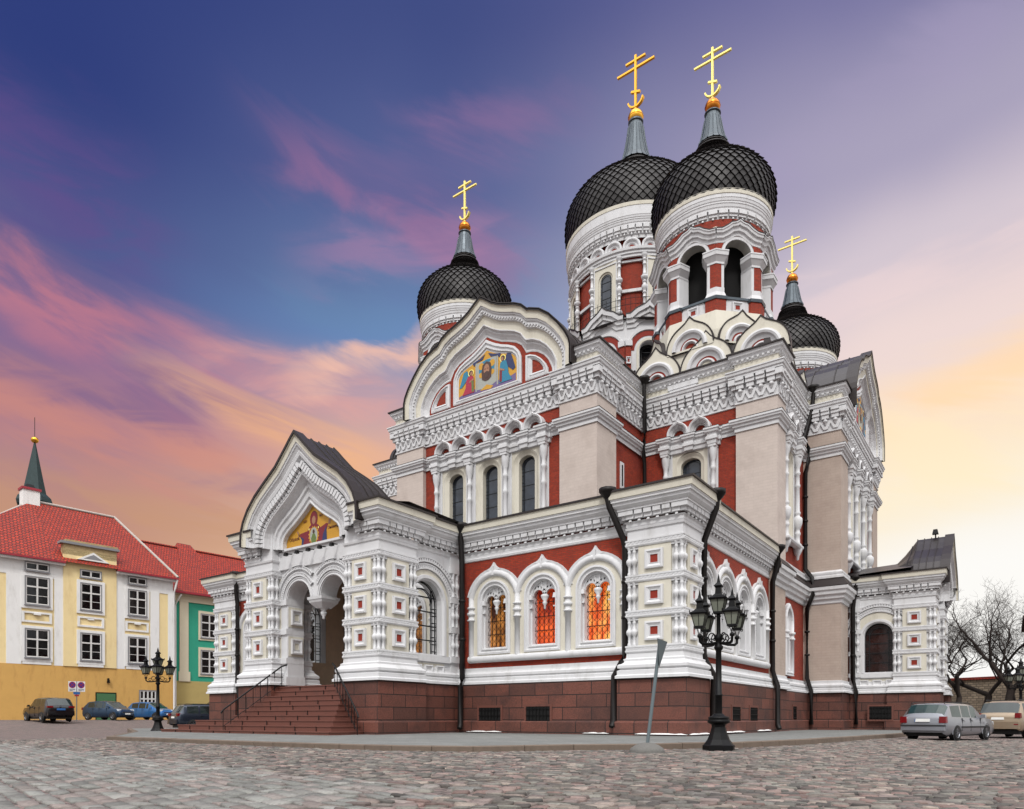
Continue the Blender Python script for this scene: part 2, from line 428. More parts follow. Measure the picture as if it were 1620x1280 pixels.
def plan_off(path, closed):
    n = len(path); off = []
    for i in range(n):
        a = path[(i - 1) % n] if (closed or i > 0) else None
        b = path[(i + 1) % n] if (closed or i < n - 1) else None
        p = path[i]
        def nn(u, v):
            dx, dy = v[0] - u[0], v[1] - u[1]; L = math.hypot(dx, dy) or 1
            return (dy / L, -dx / L)
        if a is None: m = nn(p, b)
        elif b is None: m = nn(a, p)
        else:
            n1, n2 = nn(a, p), nn(p, b); d = max(1 + n1[0] * n2[0] + n1[1] * n2[1], .3)
            m = ((n1[0] + n2[0]) / d, (n1[1] + n2[1]) / d)
        off.append(m)
    return off
def sweep_plan(mb, path, prof, mat, closed=False):
    off = plan_off(path, closed)
    rows = [[(p[0] + o * m[0], p[1] + o * m[1], z) for p, m in zip(path, off)] for o, z in prof]
    mb.grid(rows, mat, False, closed)
def loft(mb, fr, stages, closed=False, smooth=False):
    for (p, o, m), (q, o2, m2) in zip(stages, stages[1:]):
        mb.grid([[fr.P(a, o, z) for a, z in p], [fr.P(a, o2, z) for a, z in q]], m2, smooth, closed)
def lerp(A, B, t): return [(a[0] + (b[0] - a[0]) * t, a[1] + (b[1] - a[1]) * t) for a, b in zip(A, B)]
def mirror(h): return [(-x, z) for x, z in reversed(h)] + [p for p in h[1:]]
def resample(pts, n):
    d = [0]
    for a, b in zip(pts, pts[1:]): d.append(d[-1] + math.hypot(b[0] - a[0], b[1] - a[1]))
    out = []; j = 0
    for i in range(n + 1):
        t = d[-1] * i / n
        while j < len(d) - 2 and d[j + 1] < t: j += 1
        k = (t - d[j]) / ((d[j + 1] - d[j]) or 1)
        out.append((pts[j][0] + (pts[j + 1][0] - pts[j][0]) * k, pts[j][1] + (pts[j + 1][1] - pts[j][1]) * k))
    return out
def lathe(mb, c, prof, n, mat, smooth=True, z0=0., t0=0., t1=None, sc=1., hz=1.):
    full = t1 is None
    t1 = t0 + 2 * PI if full else t1
    k = n if full else n + 1
    rows = []
    for r, z in prof:
        rows.append([(c[0] + sc * r * math.cos(t0 + (t1 - t0) * i / n), c[1] + sc * r * math.sin(t0 + (t1 - t0) * i / n), z0 + z * hz) for i in range(k)])
    mb.grid(rows, mat, smooth, full)
def tube(mb, pts, r, mat, n=6, smooth=True, r1=None):
    rows = []; L = len(pts)
    for i, p in enumerate(pts):
        a = Vector(pts[max(0, i - 1)]); b = Vector(pts[min(L - 1, i + 1)])
        d = (b - a).normalized()
        u = d.cross(Vector((0, 0, 1)))
        if u.length < .05: u = d.cross(Vector((0, 1, 0)))
        u.normalize(); w = d.cross(u)
        rr = r if r1 is None else r + (r1 - r) * i / (L - 1)
        rows.append([tuple(Vector(p) + rr * (math.cos(2 * PI * k / n) * u + math.sin(2 * PI * k / n) * w)) for k in range(n)])
    mb.grid(rows, mat, smooth, True)
    mb.face(rows[0], mat); mb.face(rows[-1], mat)
def fbar(mb, fr, p, q, w, o, mat, t=.02):
    """thin flat bar in a face from p to q (a, z)"""
    dx, dz = q[0] - p[0], q[1] - p[1]; L = math.hypot(dx, dz) or 1
    nx, nz = -dz / L * w / 2, dx / L * w / 2
    pts = [(p[0] + nx, p[1] + nz), (p[0] - nx, p[1] - nz), (q[0] - nx, q[1] - nz), (q[0] + nx, q[1] + nz)]
    a = [fr.P(x, o, z) for x, z in pts] + [fr.P(x, o - t, z) for x, z in pts]
    mb.mesh(a, [(0, 1, 2, 3), (0, 4, 5, 1), (1, 5, 6, 2), (2, 6, 7, 3), (3, 7, 4, 0)], mat)
def prism(mb, poly, z0, z1, mat, s0=1., s1=1., cap=True, c=None):
    if c is None: c = (sum(p[0] for p in poly) / len(poly), sum(p[1] for p in poly) / len(poly))
    f = lambda s, z: [(c[0] + (p[0] - c[0]) * s, c[1] + (p[1] - c[1]) * s, z) for p in poly]
    a, b = f(s0, z0), f(s1, z1)
    mb.grid([a, b], mat, False, True)
    if cap: mb.face(b, mat); mb.face(a, mat)
def empty(name, loc=(0, 0, 0), rz=0., label=None, cat=None, group=None, parent=None, kind=None):
    o = bpy.data.objects.new(name, None); col.objects.link(o)
    o.location = loc; o.rotation_euler = (0, 0, rz); o.empty_display_size = .3
    if parent: o.parent = parent
    tag(o, label, cat, group, kind)
    return o
def tag(o, label=None, cat=None, group=None, kind=None):
    for k, v in (('label', label), ('category', cat), ('group', group), ('kind', kind)):
        if v: o[k] = v
    return o
def copy_tree(o, parent=None):
    c = o.copy(); col.objects.link(c)
    if parent: c.parent = parent
    for ch in list(o.children): copy_tree(ch, c)
    return c
def segs(path, closed=False):
    n = len(path)
    for i in range(n if closed else n - 1):
        yield fr_between(path[i], path[(i + 1) % n])

# ------------------------------------------------------------------ ornament shared by the cathedral's parts
GZ = 2.1
BAL = [(.62, 0), (.62, .07), (.4, .1), (.46, .2), (.42, .3), (.6, .34), (.9, .4), (1.0, .46), (1.0, .5), (.72, .56), (.5, .59), (.44, .76), (.56, .79), (.56, .83), (.44, .86), (.7, .93), (.78, .97), (.78, 1)]
def baluster(mb, p, z0, z1, r, n=8): lathe(mb, p, BAL, n, 'white', True, z0, 0, None, r, z1 - z0)
COLP = [(1.05, 0), (1.05, .03), (.62, .05), (.62, .13), (.8, .14), (.8, .16), (.62, .17), (.62, .2), (.85, .21), (1.25, .26), (1.3, .29), (1.25, .32), (.9, .335), (.66, .34), (.62, .36), (.8, .37), (.8, .385), (.58, .4), (.55, .66), (.72, .67), (.72, .69), (.55, .7), (.55, .8), (.75, .81), (.75, .83), (.55, .84), (.6, .88), (1.0, .93), (1.1, .96), (1.1, 1)]
def turned_column(mb, p, z0, z1, r, n=10): lathe(mb, p, COLP, n, 'white', True, z0, 0, None, r, z1 - z0)
def corner_blocks(mb, path, closed, o0, o1, z0, z1):
    S = list(segs(path, closed))
    for i, (fr, L) in enumerate(S):
        if i == 0 and not closed: continue
        p = S[i - 1][0]
        if p.a[0] * fr.a[1] - p.a[1] * fr.a[0] > .2:
            h = z1 - z0
            mb.box(fr, -o1 + .003, .033, -.04, o1 - .003, z0 + h * .42, z1 - .003, 'white')
            mb.box(fr, -o1 * .6, .033, -.04, o1 * .6, z0, z0 + h * .42, 'white')
def dentils(mb, path, z0, z1, pitch, o0, o1, closed=False):
    """bracket course: stepped blocks with dark slots and small drops"""
    h = z1 - z0
    corner_blocks(mb, path, closed, o0, o1, z0 + h * .22, z1)
    for fr, L in segs(path, closed):
        if L < .12: continue
        n = max(1, round(L / pitch)); p = L / n
        for i in range(n):
            a = i * p
            mb.box(fr, a + .035, a + p - .035, o0, o1, z0 + h * .55, z1, 'white')
            mb.box(fr, a + .035, a + p - .035, o0, o0 + (o1 - o0) * .55, z0 + h * .22, z0 + h * .55, 'white')
            mb.box(fr, a + p / 2 - .06, a + p / 2 + .06, o0, o0 + (o1 - o0) * .42, z0, z0 + h * .22, 'white', .03)
        mb.box(fr, 0, L, o0 - .05, o0 + .02, z0 + h * .2, z1, 'white')
def zigzag(mb, path, closed=False, z0=17.72, pitch=.5):
    """the deep frieze of brackets, drops and hanging zigzag"""
    corner_blocks(mb, path, closed, .02, .33, z0 + .72, z0 + 1.24)
    for fr, L in segs(path, closed):
        if L < .2: continue
        n = max(1, round(L / pitch)); p = L / n
        for (o, dz, mat) in ((.05, 0., 'white'), (.12, .1, 'white')):
            low = []
            for i in range(n):
                a = i * p
                low += [(a, z0 + .34 + dz), (a + .3 * p, z0 + dz), (a + .7 * p, z0 + dz)]
            low.append((L, z0 + .34 + dz))
            mb.grid([[fr.P(a, o, z) for a, z in low], [fr.P(a, o, z0 + .62) for a, z in low]], mat)
            mb.grid([[fr.P(a, o, z) for a, z in low], [fr.P(a, o - .08, z) for a, z in low]], mat)
        for i in range(n):
            a = i * p; c = a + p / 2
            mb.box(fr, a + .04, a + p - .04, .02, .3, z0 + .93, z0 + 1.12, 'white')
            mb.box(fr, a + .05, a + p - .05, .02, .36, z0 + 1.12, z0 + 1.26, 'white')
            mb.box(fr, a + .08, a + p - .08, .02, .24, z0 + .7, z0 + .93, 'white')
            lathe(mb, fr.P(c, .12, 0)[:2], [(.02, z0 + .3), (.07, z0 + .36), (.1, z0 + .5), (.15, z0 + .54), (.15, z0 + .6), (.11, z0 + .64), (.13, z0 + .7)], 6, 'white', True)
        mb.box(fr, 0, L, -.05, .03, z0, z0 + 1.3, 'white')
def rope_band(mb, path, z0, z1, o, closed=False):
    h = z1 - z0
    sweep_plan(mb, path, [(0, z0 - .03), (o * .6, z0 - .03), (o, z0 + .02), (o, z0 + .07), (o * .7, z0 + .08), (o * .7, z1 - .09), (o, z1 - .08), (o, z1 - .02), (0, z1)], 'white', closed)
    for fr, L in segs(path, closed):
        n = max(2, round(L / .17)); p = L / n
        for i in range(n):
            a = i * p
            q = [(a + .02, z0 + .09), (a + p * .55, z0 + .09), (a + p * 1.0, z1 - .1), (a + p * .45, z1 - .1)]
            mb.mesh([fr.P(x, o * .68, z) for x, z in q] + [fr.P(x, o * .98, z) for x, z in q], [(4, 5, 6, 7), (0, 1, 5, 4), (1, 2, 6, 5), (2, 3, 7, 6), (3, 0, 4, 7)], 'white')
def sq_panel(mb, fr, c, zc, h, cream=True, w=None, red=True):
    w = w or h
    if cream: mb.box(fr, c - w * 1.36, c + w * 1.36, -.1, .015, zc - h * 1.28, zc + h * 1.28, 'cream')
    st = []
    for k, o in ((1., .012), (.98, .11), (.8, .12), (.72, .09), (.5, .05), (.48, .075), (.43, .075), (.41, .04)):
        st.append((rect(c - w * k, c + w * k, zc - h * k, zc + h * k), o, 'white'))
    loft(mb, fr, st, True)
    k = .41
    mb.face([fr.P(a, .04, z) for a, z in rect(c - w * k, c + w * k, zc - h * k, zc + h * k)], 'red_panel' if red else 'cream')
LEV = [(3.38, 4.42), (4.72, 5.77), (6.07, 7.12)]
BANDS = [(3.1, 3.36), (4.44, 4.7), (5.79, 6.05), (7.14, 7.4)]
def pier(mb, x0, x1, y0, y1, sides, inner=()):
    """banded pier: sides is a string of visible faces  f = -y, r = +x, l = -x, b = +y"""
    P = [(x0, y0), (x1, y0), (x1, y1), (x0, y1)]
    fl = .24
    sweep_plan(mb, P, [(fl + .12, GZ), (fl + .12, GZ + .1), (fl + .06, GZ + .14), (fl + .06, GZ + .3), (fl - .04, GZ + .34), (fl + .05, GZ + .4), (fl + .05, GZ + .5), (fl - .06, GZ + .6), (.12, GZ + .66), (.12, GZ + .74), (.04, GZ + .78), (.02, 3.1)], 'white', True)
    c = [(x0 + .1, y0 + .1), (x1 - .1, y0 + .1), (x1 - .1, y1 - .1), (x0 + .1, y1 - .1)]
    mb.grid([[(x, y, 3.0) for x, y in c], [(x, y, 7.4) for x, y in c]], 'white', False, True)
    for z0, z1 in BANDS: rope_band(mb, P, z0, z1, .07, True)
    sweep_plan(mb, P, [(.0, 7.38), (.0, 7.74), (.05, 7.76), (.07, 7.84), (.0, 7.86), (.0, 8.1)], 'white', True)
    F = {'f': (P[0], P[1]), 'r': (P[1], P[2]), 'b': (P[2], P[3]), 'l': (P[3], P[0])}
    done = set()
    for s in sides:
        fr, L = fr_between(*F[s])
        for z0, z1 in LEV:
            for a in (.06, .27, L - .27, L - .06):
                p = fr.P(a, -.05, 0)[:2]
                key = (round(p[0], 1), round(p[1], 1), z0)
                if key in done: continue
                done.add(key)
                baluster(mb, p, z0 - .02, z1 + .02, .13)
            mb.box(fr, 0, L, -.1, .0, z1 - .1, z1 + .02, 'white')
            w = min(.4, (L - 1.0) / 2 * .68)
            mb.box(fr, .46, L - .46, -.1, .01, z0 - .02, z1 + .02, 'cream')
            sq_panel(mb, fr, L / 2, (z0 + z1) / 2 - .02, .36, False, w * .92)
CORN = [(.0, 7.9), (.05, 7.98), (.05, 8.07)]
def main_cornice(mb, path, roof=True):
    """cornice of the low storey: bracket course, cyma, cream fascia, dark eave"""
    sweep_plan(mb, path, [(.0, 7.84), (.04, 7.9), (.04, 8.0), (.1, 8.08)], 'white')
    dentils(mb, path, 8.06, 8.5, .39, .1, .27)
    sweep_plan(mb, path, [(.12, 8.46), (.3, 8.48), (.3, 8.54), (.34, 8.57), (.42, 8.66), (.44, 8.76), (.5, 8.78), (.5, 8.84), (.52, 8.86), (.52, 8.9)], 'white')
    sweep_plan(mb, path, [(.52, 8.9), (.56, 8.91), (.58, 9.17)], 'cream')
    sweep_plan(mb, path, [(.58, 9.17), (.64, 9.17), (.64, 9.24), (.2, 9.3), (-.6, 9.42)], 'roof_edge')
def base_moulds(mb, path, z=GZ, closed=False):
    sweep_plan(mb, path, [(.26, z), (.26, z + .1), (.2, z + .14), (.2, z + .26), (.12, z + .3), (.18, z + .36), (.18, z + .46), (.08, z + .54), (.06, z + .6), (.06, z + .72), (.0, z + .74)], 'white', closed)
def granite_block(mb, path, closed=False, o=0.):
    sweep_plan(mb, path, [(o + .1, -.4), (o + .1, .42), (o + .06, .46), (o, .48), (o, GZ + .02), (o - .3, GZ + .03)], 'granite', closed)
def leaded(mb, fr, c, hw, z0, zs, ry, o, mat='dark_glass', nv=1, nh=5, w=.03, border=True):
    out = arch(c, hw, z0, zs, 12, ry)
    tri = tessellate_polygon([[Vector((a, z, 0)) for a, z in out]])
    mb.mesh([fr.P(a, o, z) for a, z in out], [tuple(t) for t in tri], mat)
def lead_bars(mb, fr, c, hw, z0, zs, ry, o, nv=1, nh=5, w=.03):
    b = hw * .7
    def top(x): return zs + ry * math.sqrt(max(0, 1 - (x / hw) ** 2))
    for i in range(nv):
        x = -b + 2 * b * (i / (nv - 1)) if nv > 1 else 0
        fbar(mb, fr, (c + x, z0), (c + x, top(x) - .02), w, o, 'lead')
    H = zs + ry - z0
    for j in range(1, nh + 1):
        z = z0 + H * j / (nh + 1)
        x = hw if z <= zs else hw * math.sqrt(max(0, 1 - ((z - zs) / ry) ** 2))
        fbar(mb, fr, (c - x, z), (c + x, z), w, o + .004, 'lead')
    for j in range(2 * nh + 2):
        z = z0 + H * (j + .5) / (2 * nh + 2)
        if z > zs: continue
        for sgn in (-1, 1): fbar(mb, fr, (c + sgn * b, z), (c + sgn * hw, z), w * .8, o + .002, 'lead')
    pts = arch(c, b, zs, zs, 8, ry * .7)
    for p, q in zip(pts[1:], pts[2:-1]): fbar(mb, fr, p, q, w, o + .003, 'lead')

# ------------------------------------------------------------------ the cathedral
A = -15.5
church = empty('cathedral', (0, 0, 0), 0, 'white and red brick Orthodox cathedral with black onion domes and gilded crosses', 'cathedral')
def ell(p): return p
HALF = [(.15 * math.cos(PI * i / 6), .03 + .17 * math.sin(PI * i / 6)) for i in range(7)]
def arc_window(fr, c, mat, xf=None, lit=True):
    """a grilled window of the low storey: frame > glass, grille"""
    mb = MB(xf)
    st = []
    for k, z0, o in ((.9, 3.42, .05), (.9, 3.42, .13), (.82, 3.5, .14), (.78, 3.54, .06), (.72, 3.6, .05), (.7, 3.62, .1), (.66, 3.66, .1), (.64, 3.68, -.04), (.585, 3.73, -.05), (.575, 3.74, -.5)):
        st.append((arch(c, k, z0, 5.8, 14), o, 'white'))
    loft(mb, fr, st, True)
    # capitals and shafts of the inner order
    for s in (-1, 1):
        mb.box(fr, c + s * .62 - .1, c + s * .62 + .1, -.06, .1, 5.62, 5.82, 'white', .03)
        mb.box(fr, c + s * .62 - .08, c + s * .62 + .08, -.06, .07, 5.25, 5.3, 'white')
    # tympanum, its piercings painted as dark triangles, with a hanging drop
    lo = []
    for cx in (-.31, .31):
        lo += [(c + cx + .25 * math.cos(PI - PI * i / 8), 5.78 + .27 * math.sin(PI * i / 8)) for i in range(9)]
    top = [(c + .62 * math.cos(PI * i / 12), 5.8 + .62 * math.sin(PI * i / 12)) for i in range(13)]
    plate(mb, fr, lo + top, [], -.2, -.1, 'white')
    lathe(mb, fr.P(c, -.14, 0)[:2], [(.02, 5.2), (.05, 5.24), (.05, 5.36), (.1, 5.44), (.1, 5.5), (.06, 5.53), (.17, 5.7), (.18, 5.78), (.1, 5.84), (.02, 5.86)], 8, 'white')
    for cx in (-.31, .31):
        for i in range(7):
            t = PI * (.08 + .84 * i / 6)
            q = [(c + cx + r * math.cos(t + d), 5.78 + r * 1.06 * math.sin(t + d)) for r, d in ((.31, 0), (.4, -.13), (.4, .13))]
            if abs(q[1][0] - c) < .6 and (q[1][0] - c) ** 2 + (q[1][1] - 5.8) ** 2 < .34:
                mb.face([fr.P(a, -.095, z) for a, z in q], 'void')
    for s in (-1, 1):
        fbar(mb, fr, (c + s * .08, 6.0), (c + s * .12, 6.36), .05, -.06, 'white', .05)
    w = mb.build('arched_window', church)
    g = MB(xf); leaded(g, fr, c, .58, 3.72, 5.8, .6, -.42, mat)
    g.build('glass', w)
    r = MB(xf)
    for i in range(1, 5): fbar(r, fr, (c - .58 + 1.16 * i / 5, 3.72), (c - .58 + 1.16 * i / 5, 6.0), .014, -.26, 'iron')
    for j in range(1, 4): fbar(r, fr, (c - .58, 3.72 + .6 * j), (c + .58, 3.72 + .6 * j), .03, -.25, 'iron')
    if lit:
        for i in range(5):
            x = c - .58 + 1.16 * (i + .5) / 5
            for sg in (-1, 1):
                pts = [(x + sg * .105 * math.sin(PI * k / 5.), 3.74 + .055 * k) for k in range(42)]
                for p_, q_ in zip(pts, pts[1:]): fbar(r, fr, p_, q_, .015, -.255 - .003 * sg, 'iron', .008)
    r.build('grille', w)
    return w
def surround(fr, centres, pitch, xf=None, name='window_surround'):
    mb = MB(xf); h = pitch / 2; R = h * 1.03; zs = 5.69
    zv = zs + math.sqrt(R * R - h * h)
    def arcs(c, rr=R, n=16):
        t0 = math.acos(h / rr)
        return [(c - rr * math.cos(t0 + (PI - 2 * t0) * i / n), zs + rr * math.sin(t0 + (PI - 2 * t0) * i / n)) for i in range(n + 1)]
    for c in centres:
        a = arcs(c)
        out = [(c - h, 3.2)] + a + [(c + h, 3.2)]
        plate(mb, fr, out, [arch(c, .88, 3.44, 5.8, 14)], .0, .07, 'cream')
        sweep_face(mb, fr, a, HALF, 'white', False, True)
        sweep_face(mb, fr, a, [(.1, .0), (.14, .1), (.23, .12), (.23, .0)], 'white')
        q = R + .21
        tp = [(c - q * math.sin(.27), zs + q * math.cos(.27)), (c - .2, zs + q + .03), (c - .09, zs + q + .13), (c, zs + q + .27), (c + .09, zs + q + .13), (c + .2, zs + q + .03), (c + q * math.sin(.27), zs + q * math.cos(.27)), (c, zs + R + .06)]
        plate(mb, fr, tp, [], .0, .125, 'white')
        fbar(mb, fr, (c, zs + R - .1), (c, zs + R + .3), .09, .2, 'white', .1)
    xs = [centres[0] - h] + [c + h for c in centres]
    for x in xs:
        p = fr.P(x, .07, 0)[:2]
        lathe(mb, p, [(.13, 3.2), (.13, 4.95), (.2, 4.97), (.2, 5.03), (.14, 5.05), (.14, 5.2), (.19, 5.22), (.21, 5.28), (.19, 5.34), (.14, 5.36), (.14, 5.5), (.2, 5.52), (.2, 5.58), (.13, 5.6), (.13, zv + .04)], 10, 'white')
    sweep_face(mb, fr, [(xs[0] - .12, 3.22), (xs[-1] + .12, 3.22)], [(.15, .0), (.14, .16), (.06, .22), (-.06, .22), (-.14, .16), (-.15, .0)], 'white', False, True)
    return mb.build(name, church)
def wall(mb, fr, L, z0, z1, holes, mat, depth=.5):
    plate(mb, fr, rect(0, L, z0, z1), holes, -depth, 0, mat)

# stone plinth of the narthex --------------------------------------------------
mb = MB()
PLN = [(-30.75, 14), (-30.75, 2.4), (-31., 2.4), (-31., 0), (-28.2, 0), (-28.2, .26), (-10.9, .26), (-2.79, .26), (-2.79, 0), (0, 0), (0, 2.4), (-.24, 2.4), (-.24, 12.2)]
granite_block(mb, PLN)
plinth = mb.build('stone_plinth', church)
def grate(fr, a0, a1, z0, z1, xf=None, o=.0):
    m = MB(xf)
    m.box(fr, a0, a1, o - .3, o + .012, z0, z1, 'void')
    for i in range(1, 7):
        a = a0 + (a1 - a0) * i / 7
        fbar(m, fr, (a, z0), (a, z1), .03, o + .05, 'iron')
    for z in (z0 + .12, (z0 + z1) / 2, z1 - .1): fbar(m, fr, (a0, z), (a1, z), .03, o + .056, 'iron')
    loft(m, fr, [(rect(a0 - .1, a1 + .1, z0 - .1, z1 + .1), o, 'granite_plain'), (rect(a0 - .1, a1 + .1, z0 - .1, z1 + .1), o + .03, 'granite_plain'), (rect(a0, a1, z0, z1), o + .03, 'granite_plain'), (rect(a0, a1, z0, z1), o - .02, 'granite_plain')], True)
    m.build('basement_window', church)
FW = Fr((0, .5), (1, 0), (0, -1))               # front wall of the narthex : a = x
FP = Fr((0, .26), (1, 0), (0, -1))
grate(FP, -9.75, -8.55, .36, 1.05); grate(FP, -7.2, -6.0, .36, 1.08)
SP = Fr((-.24, 0), (0, 1), (1, 0))
grate(SP, 5.75, 6.85, .42, 1.08); grate(SP, 8.25, 9.4, .42, 1.08)
# walls -----------------------------------------------------------------------
mb = MB()
cs = [-9.05, -6.5, -3.95]
cl = [-22.0, -24.55, -27.1]
wall(mb, FW, 0, 0, 0, [], 'brick') if False else None
plate(mb, FW, rect(-11.3, -2.0, 2.0, 9.2), [arch(c, .7, 3.6, 5.8) for c in cs], -.6, 0, 'brick')
mb.build('narthex_wall', church); mb = MB()
plate(mb, FW, rect(-29.0, -19.7, 2.0, 9.2), [arch(c, .7, 3.6, 5.8) for c in cl], -.6, 0, 'brick')
mb.build('narthex_wall', church); mb = MB()
SW = Fr((-.5, 0), (0, 1), (1, 0))
ss = [3.12, 5.55, 7.98, 10.41]
plate(mb, SW, rect(.8, 12.3, 2.0, 9.2), [arch(c, .7, 3.6, 5.8) for c in ss], -.6, 0, 'brick')
mb.build('narthex_wall', church); mb = MB()
mb.box(Fr((-30.5, 1.2), (1, 0), (0, 1)), 0, .5, 0, 12.5, 1.9, 9.2, 'brick')
mb.build('narthex_wall', church)
CPL = [(-30.5, 14), (-30.5, 2.1), (-30.78, 2.1), (-30.78, .22), (-28.55, .22), (-28.55, .5), (-20.0, .5)]
CPR = [(-11.0, .5), (-2.45, .5), (-2.45, .22), (-.22, .22), (-.22, 2.1), (-.5, 2.1), (-.5, 12.25)]
for path in ([(-28.55, .5), (-20.0, .5)], [(-11.1, .5), (-2.4, .5)], [(-.5, 1.9), (-.5, 12.3)]):
    mb = MB(); base_moulds(mb, path); mb.build('base_moulding', church)
    mb = MB(); sweep_plan(mb, path, [(.0, 7.66), (.05, 7.68), (.07, 7.76), (.03, 7.8), (.03, 7.9)], 'white'); mb.build('moulding', church)
for path in (CPL, CPR):
    mb = MB(); main_cornice(mb, path); mb.build('narthex_cornice', church)
mb = MB()
mb.face([(-30.3, 1.1, 9.4), (-.7, 1.1, 9.4), (-4., 8.4, 10.2), (-27., 8.4, 10.2)], 'roof_metal'); mb.face([(-.7, 1.1, 9.4), (-.7, 14.0, 9.4), (-4., 14.0, 10.2), (-4., 8.4, 10.2)], 'roof_metal'); mb.face([(-30.3, 1.1, 9.4), (-30.3, 14.0, 9.4), (-27., 14.0, 10.2), (-27., 8.4, 10.2)], 'roof_metal')
mb.build('narthex_roof', church)
surround(FW, cs, 2.55); surround(FW, cl, 2.55); surround(SW, ss, 2.43)
for c, m in zip(cs, ('lit_amber', 'lit_red', 'lit_gold')): arc_window(FW, c, m)
for c in cl[:3]: arc_window(FW, c, 'black_glass', None, False)
for c in ss: arc_window(SW, c, 'black_glass', None, False)
mb = MB(); pier(mb, -2.45, -.22, .22, 2.1, 'frl'); mb.build('corner_pier', church)
mb = MB(); pier(mb, -30.78, -28.55, .22, 2.1, 'flr'); mb.build('corner_pier', church)

# downpipes -------------------------------------------------------------------
def downpipe(pts, hop=True, r=.125):
    m = MB(); tube(m, pts, r, 'pipe_metal', 8)
    x, y, z = pts[0]
    if hop:
        lathe(m, (x, y), [(.1, z - .1), (.16, z - .02), (.3, z + .16), (.34, z + .2), (.34, z + .34), (.28, z + .34)], 10, 'pipe_metal')
    for q, p in zip(pts, pts[1:]):
        L = abs(p[2] - q[2])
        if L > 2.5:
            for k in range(1, int(L // 1.9) + 1):
                t = k / (int(L // 1.9) + 1)
                lathe(m, (q[0] + (p[0] - q[0]) * t, q[1] + (p[1] - q[1]) * t), [(r, -.05), (r + .03, -.05), (r + .03, .05), (r, .05)], 8, 'pipe_metal', True, q[2] + (p[2] - q[2]) * t)
    m.build('downpipe', church)
downpipe([(-10.62, .0, 9.0), (-10.62, .05, 8.2), (-10.62, .1, 7.6), (-10.62, .12, 2.4), (-10.62, .0, 2.0), (-10.62, -.02, .35), (-10.55, -.14, .12)])
downpipe([(-3.05, -.25, 9.05), (-3.0, -.22, 8.7), (-2.62, .2, 7.5), (-2.58, .28, 7.2), (-2.58, .28, 3.1), (-2.62, .1, 2.75), (-2.93, .05, 2.2), (-2.95, .02, .5), (-2.95, -.12, .25)])
downpipe([(.3, 2.35, 9.05), (.25, 2.38, 8.7), (-.18, 2.28, 7.5), (-.2, 2.28, 3.1), (-.12, 2.3, 2.8), (.14, 2.5, 2.2), (.02, 2.56, .5), (.12, 2.6, .2)])
downpipe([(-.02, 12.25, 8.95), (-.02, 12.25, 8.5), (-.3, 12.22, 7.5), (-.3, 12.22, 3.0), (-.04, 12.2, 2.2), (-.04, 12.2, .3), (.06, 12.1, .05)], True, .13)
downpipe([(-28.2, .05, 9.0), (-28.25, .08, 8.2), (-28.3, .2, 7.5), (-28.3, .2, 2.8), (-28.0, .1, 2.1), (-28.0, .1, .1)])

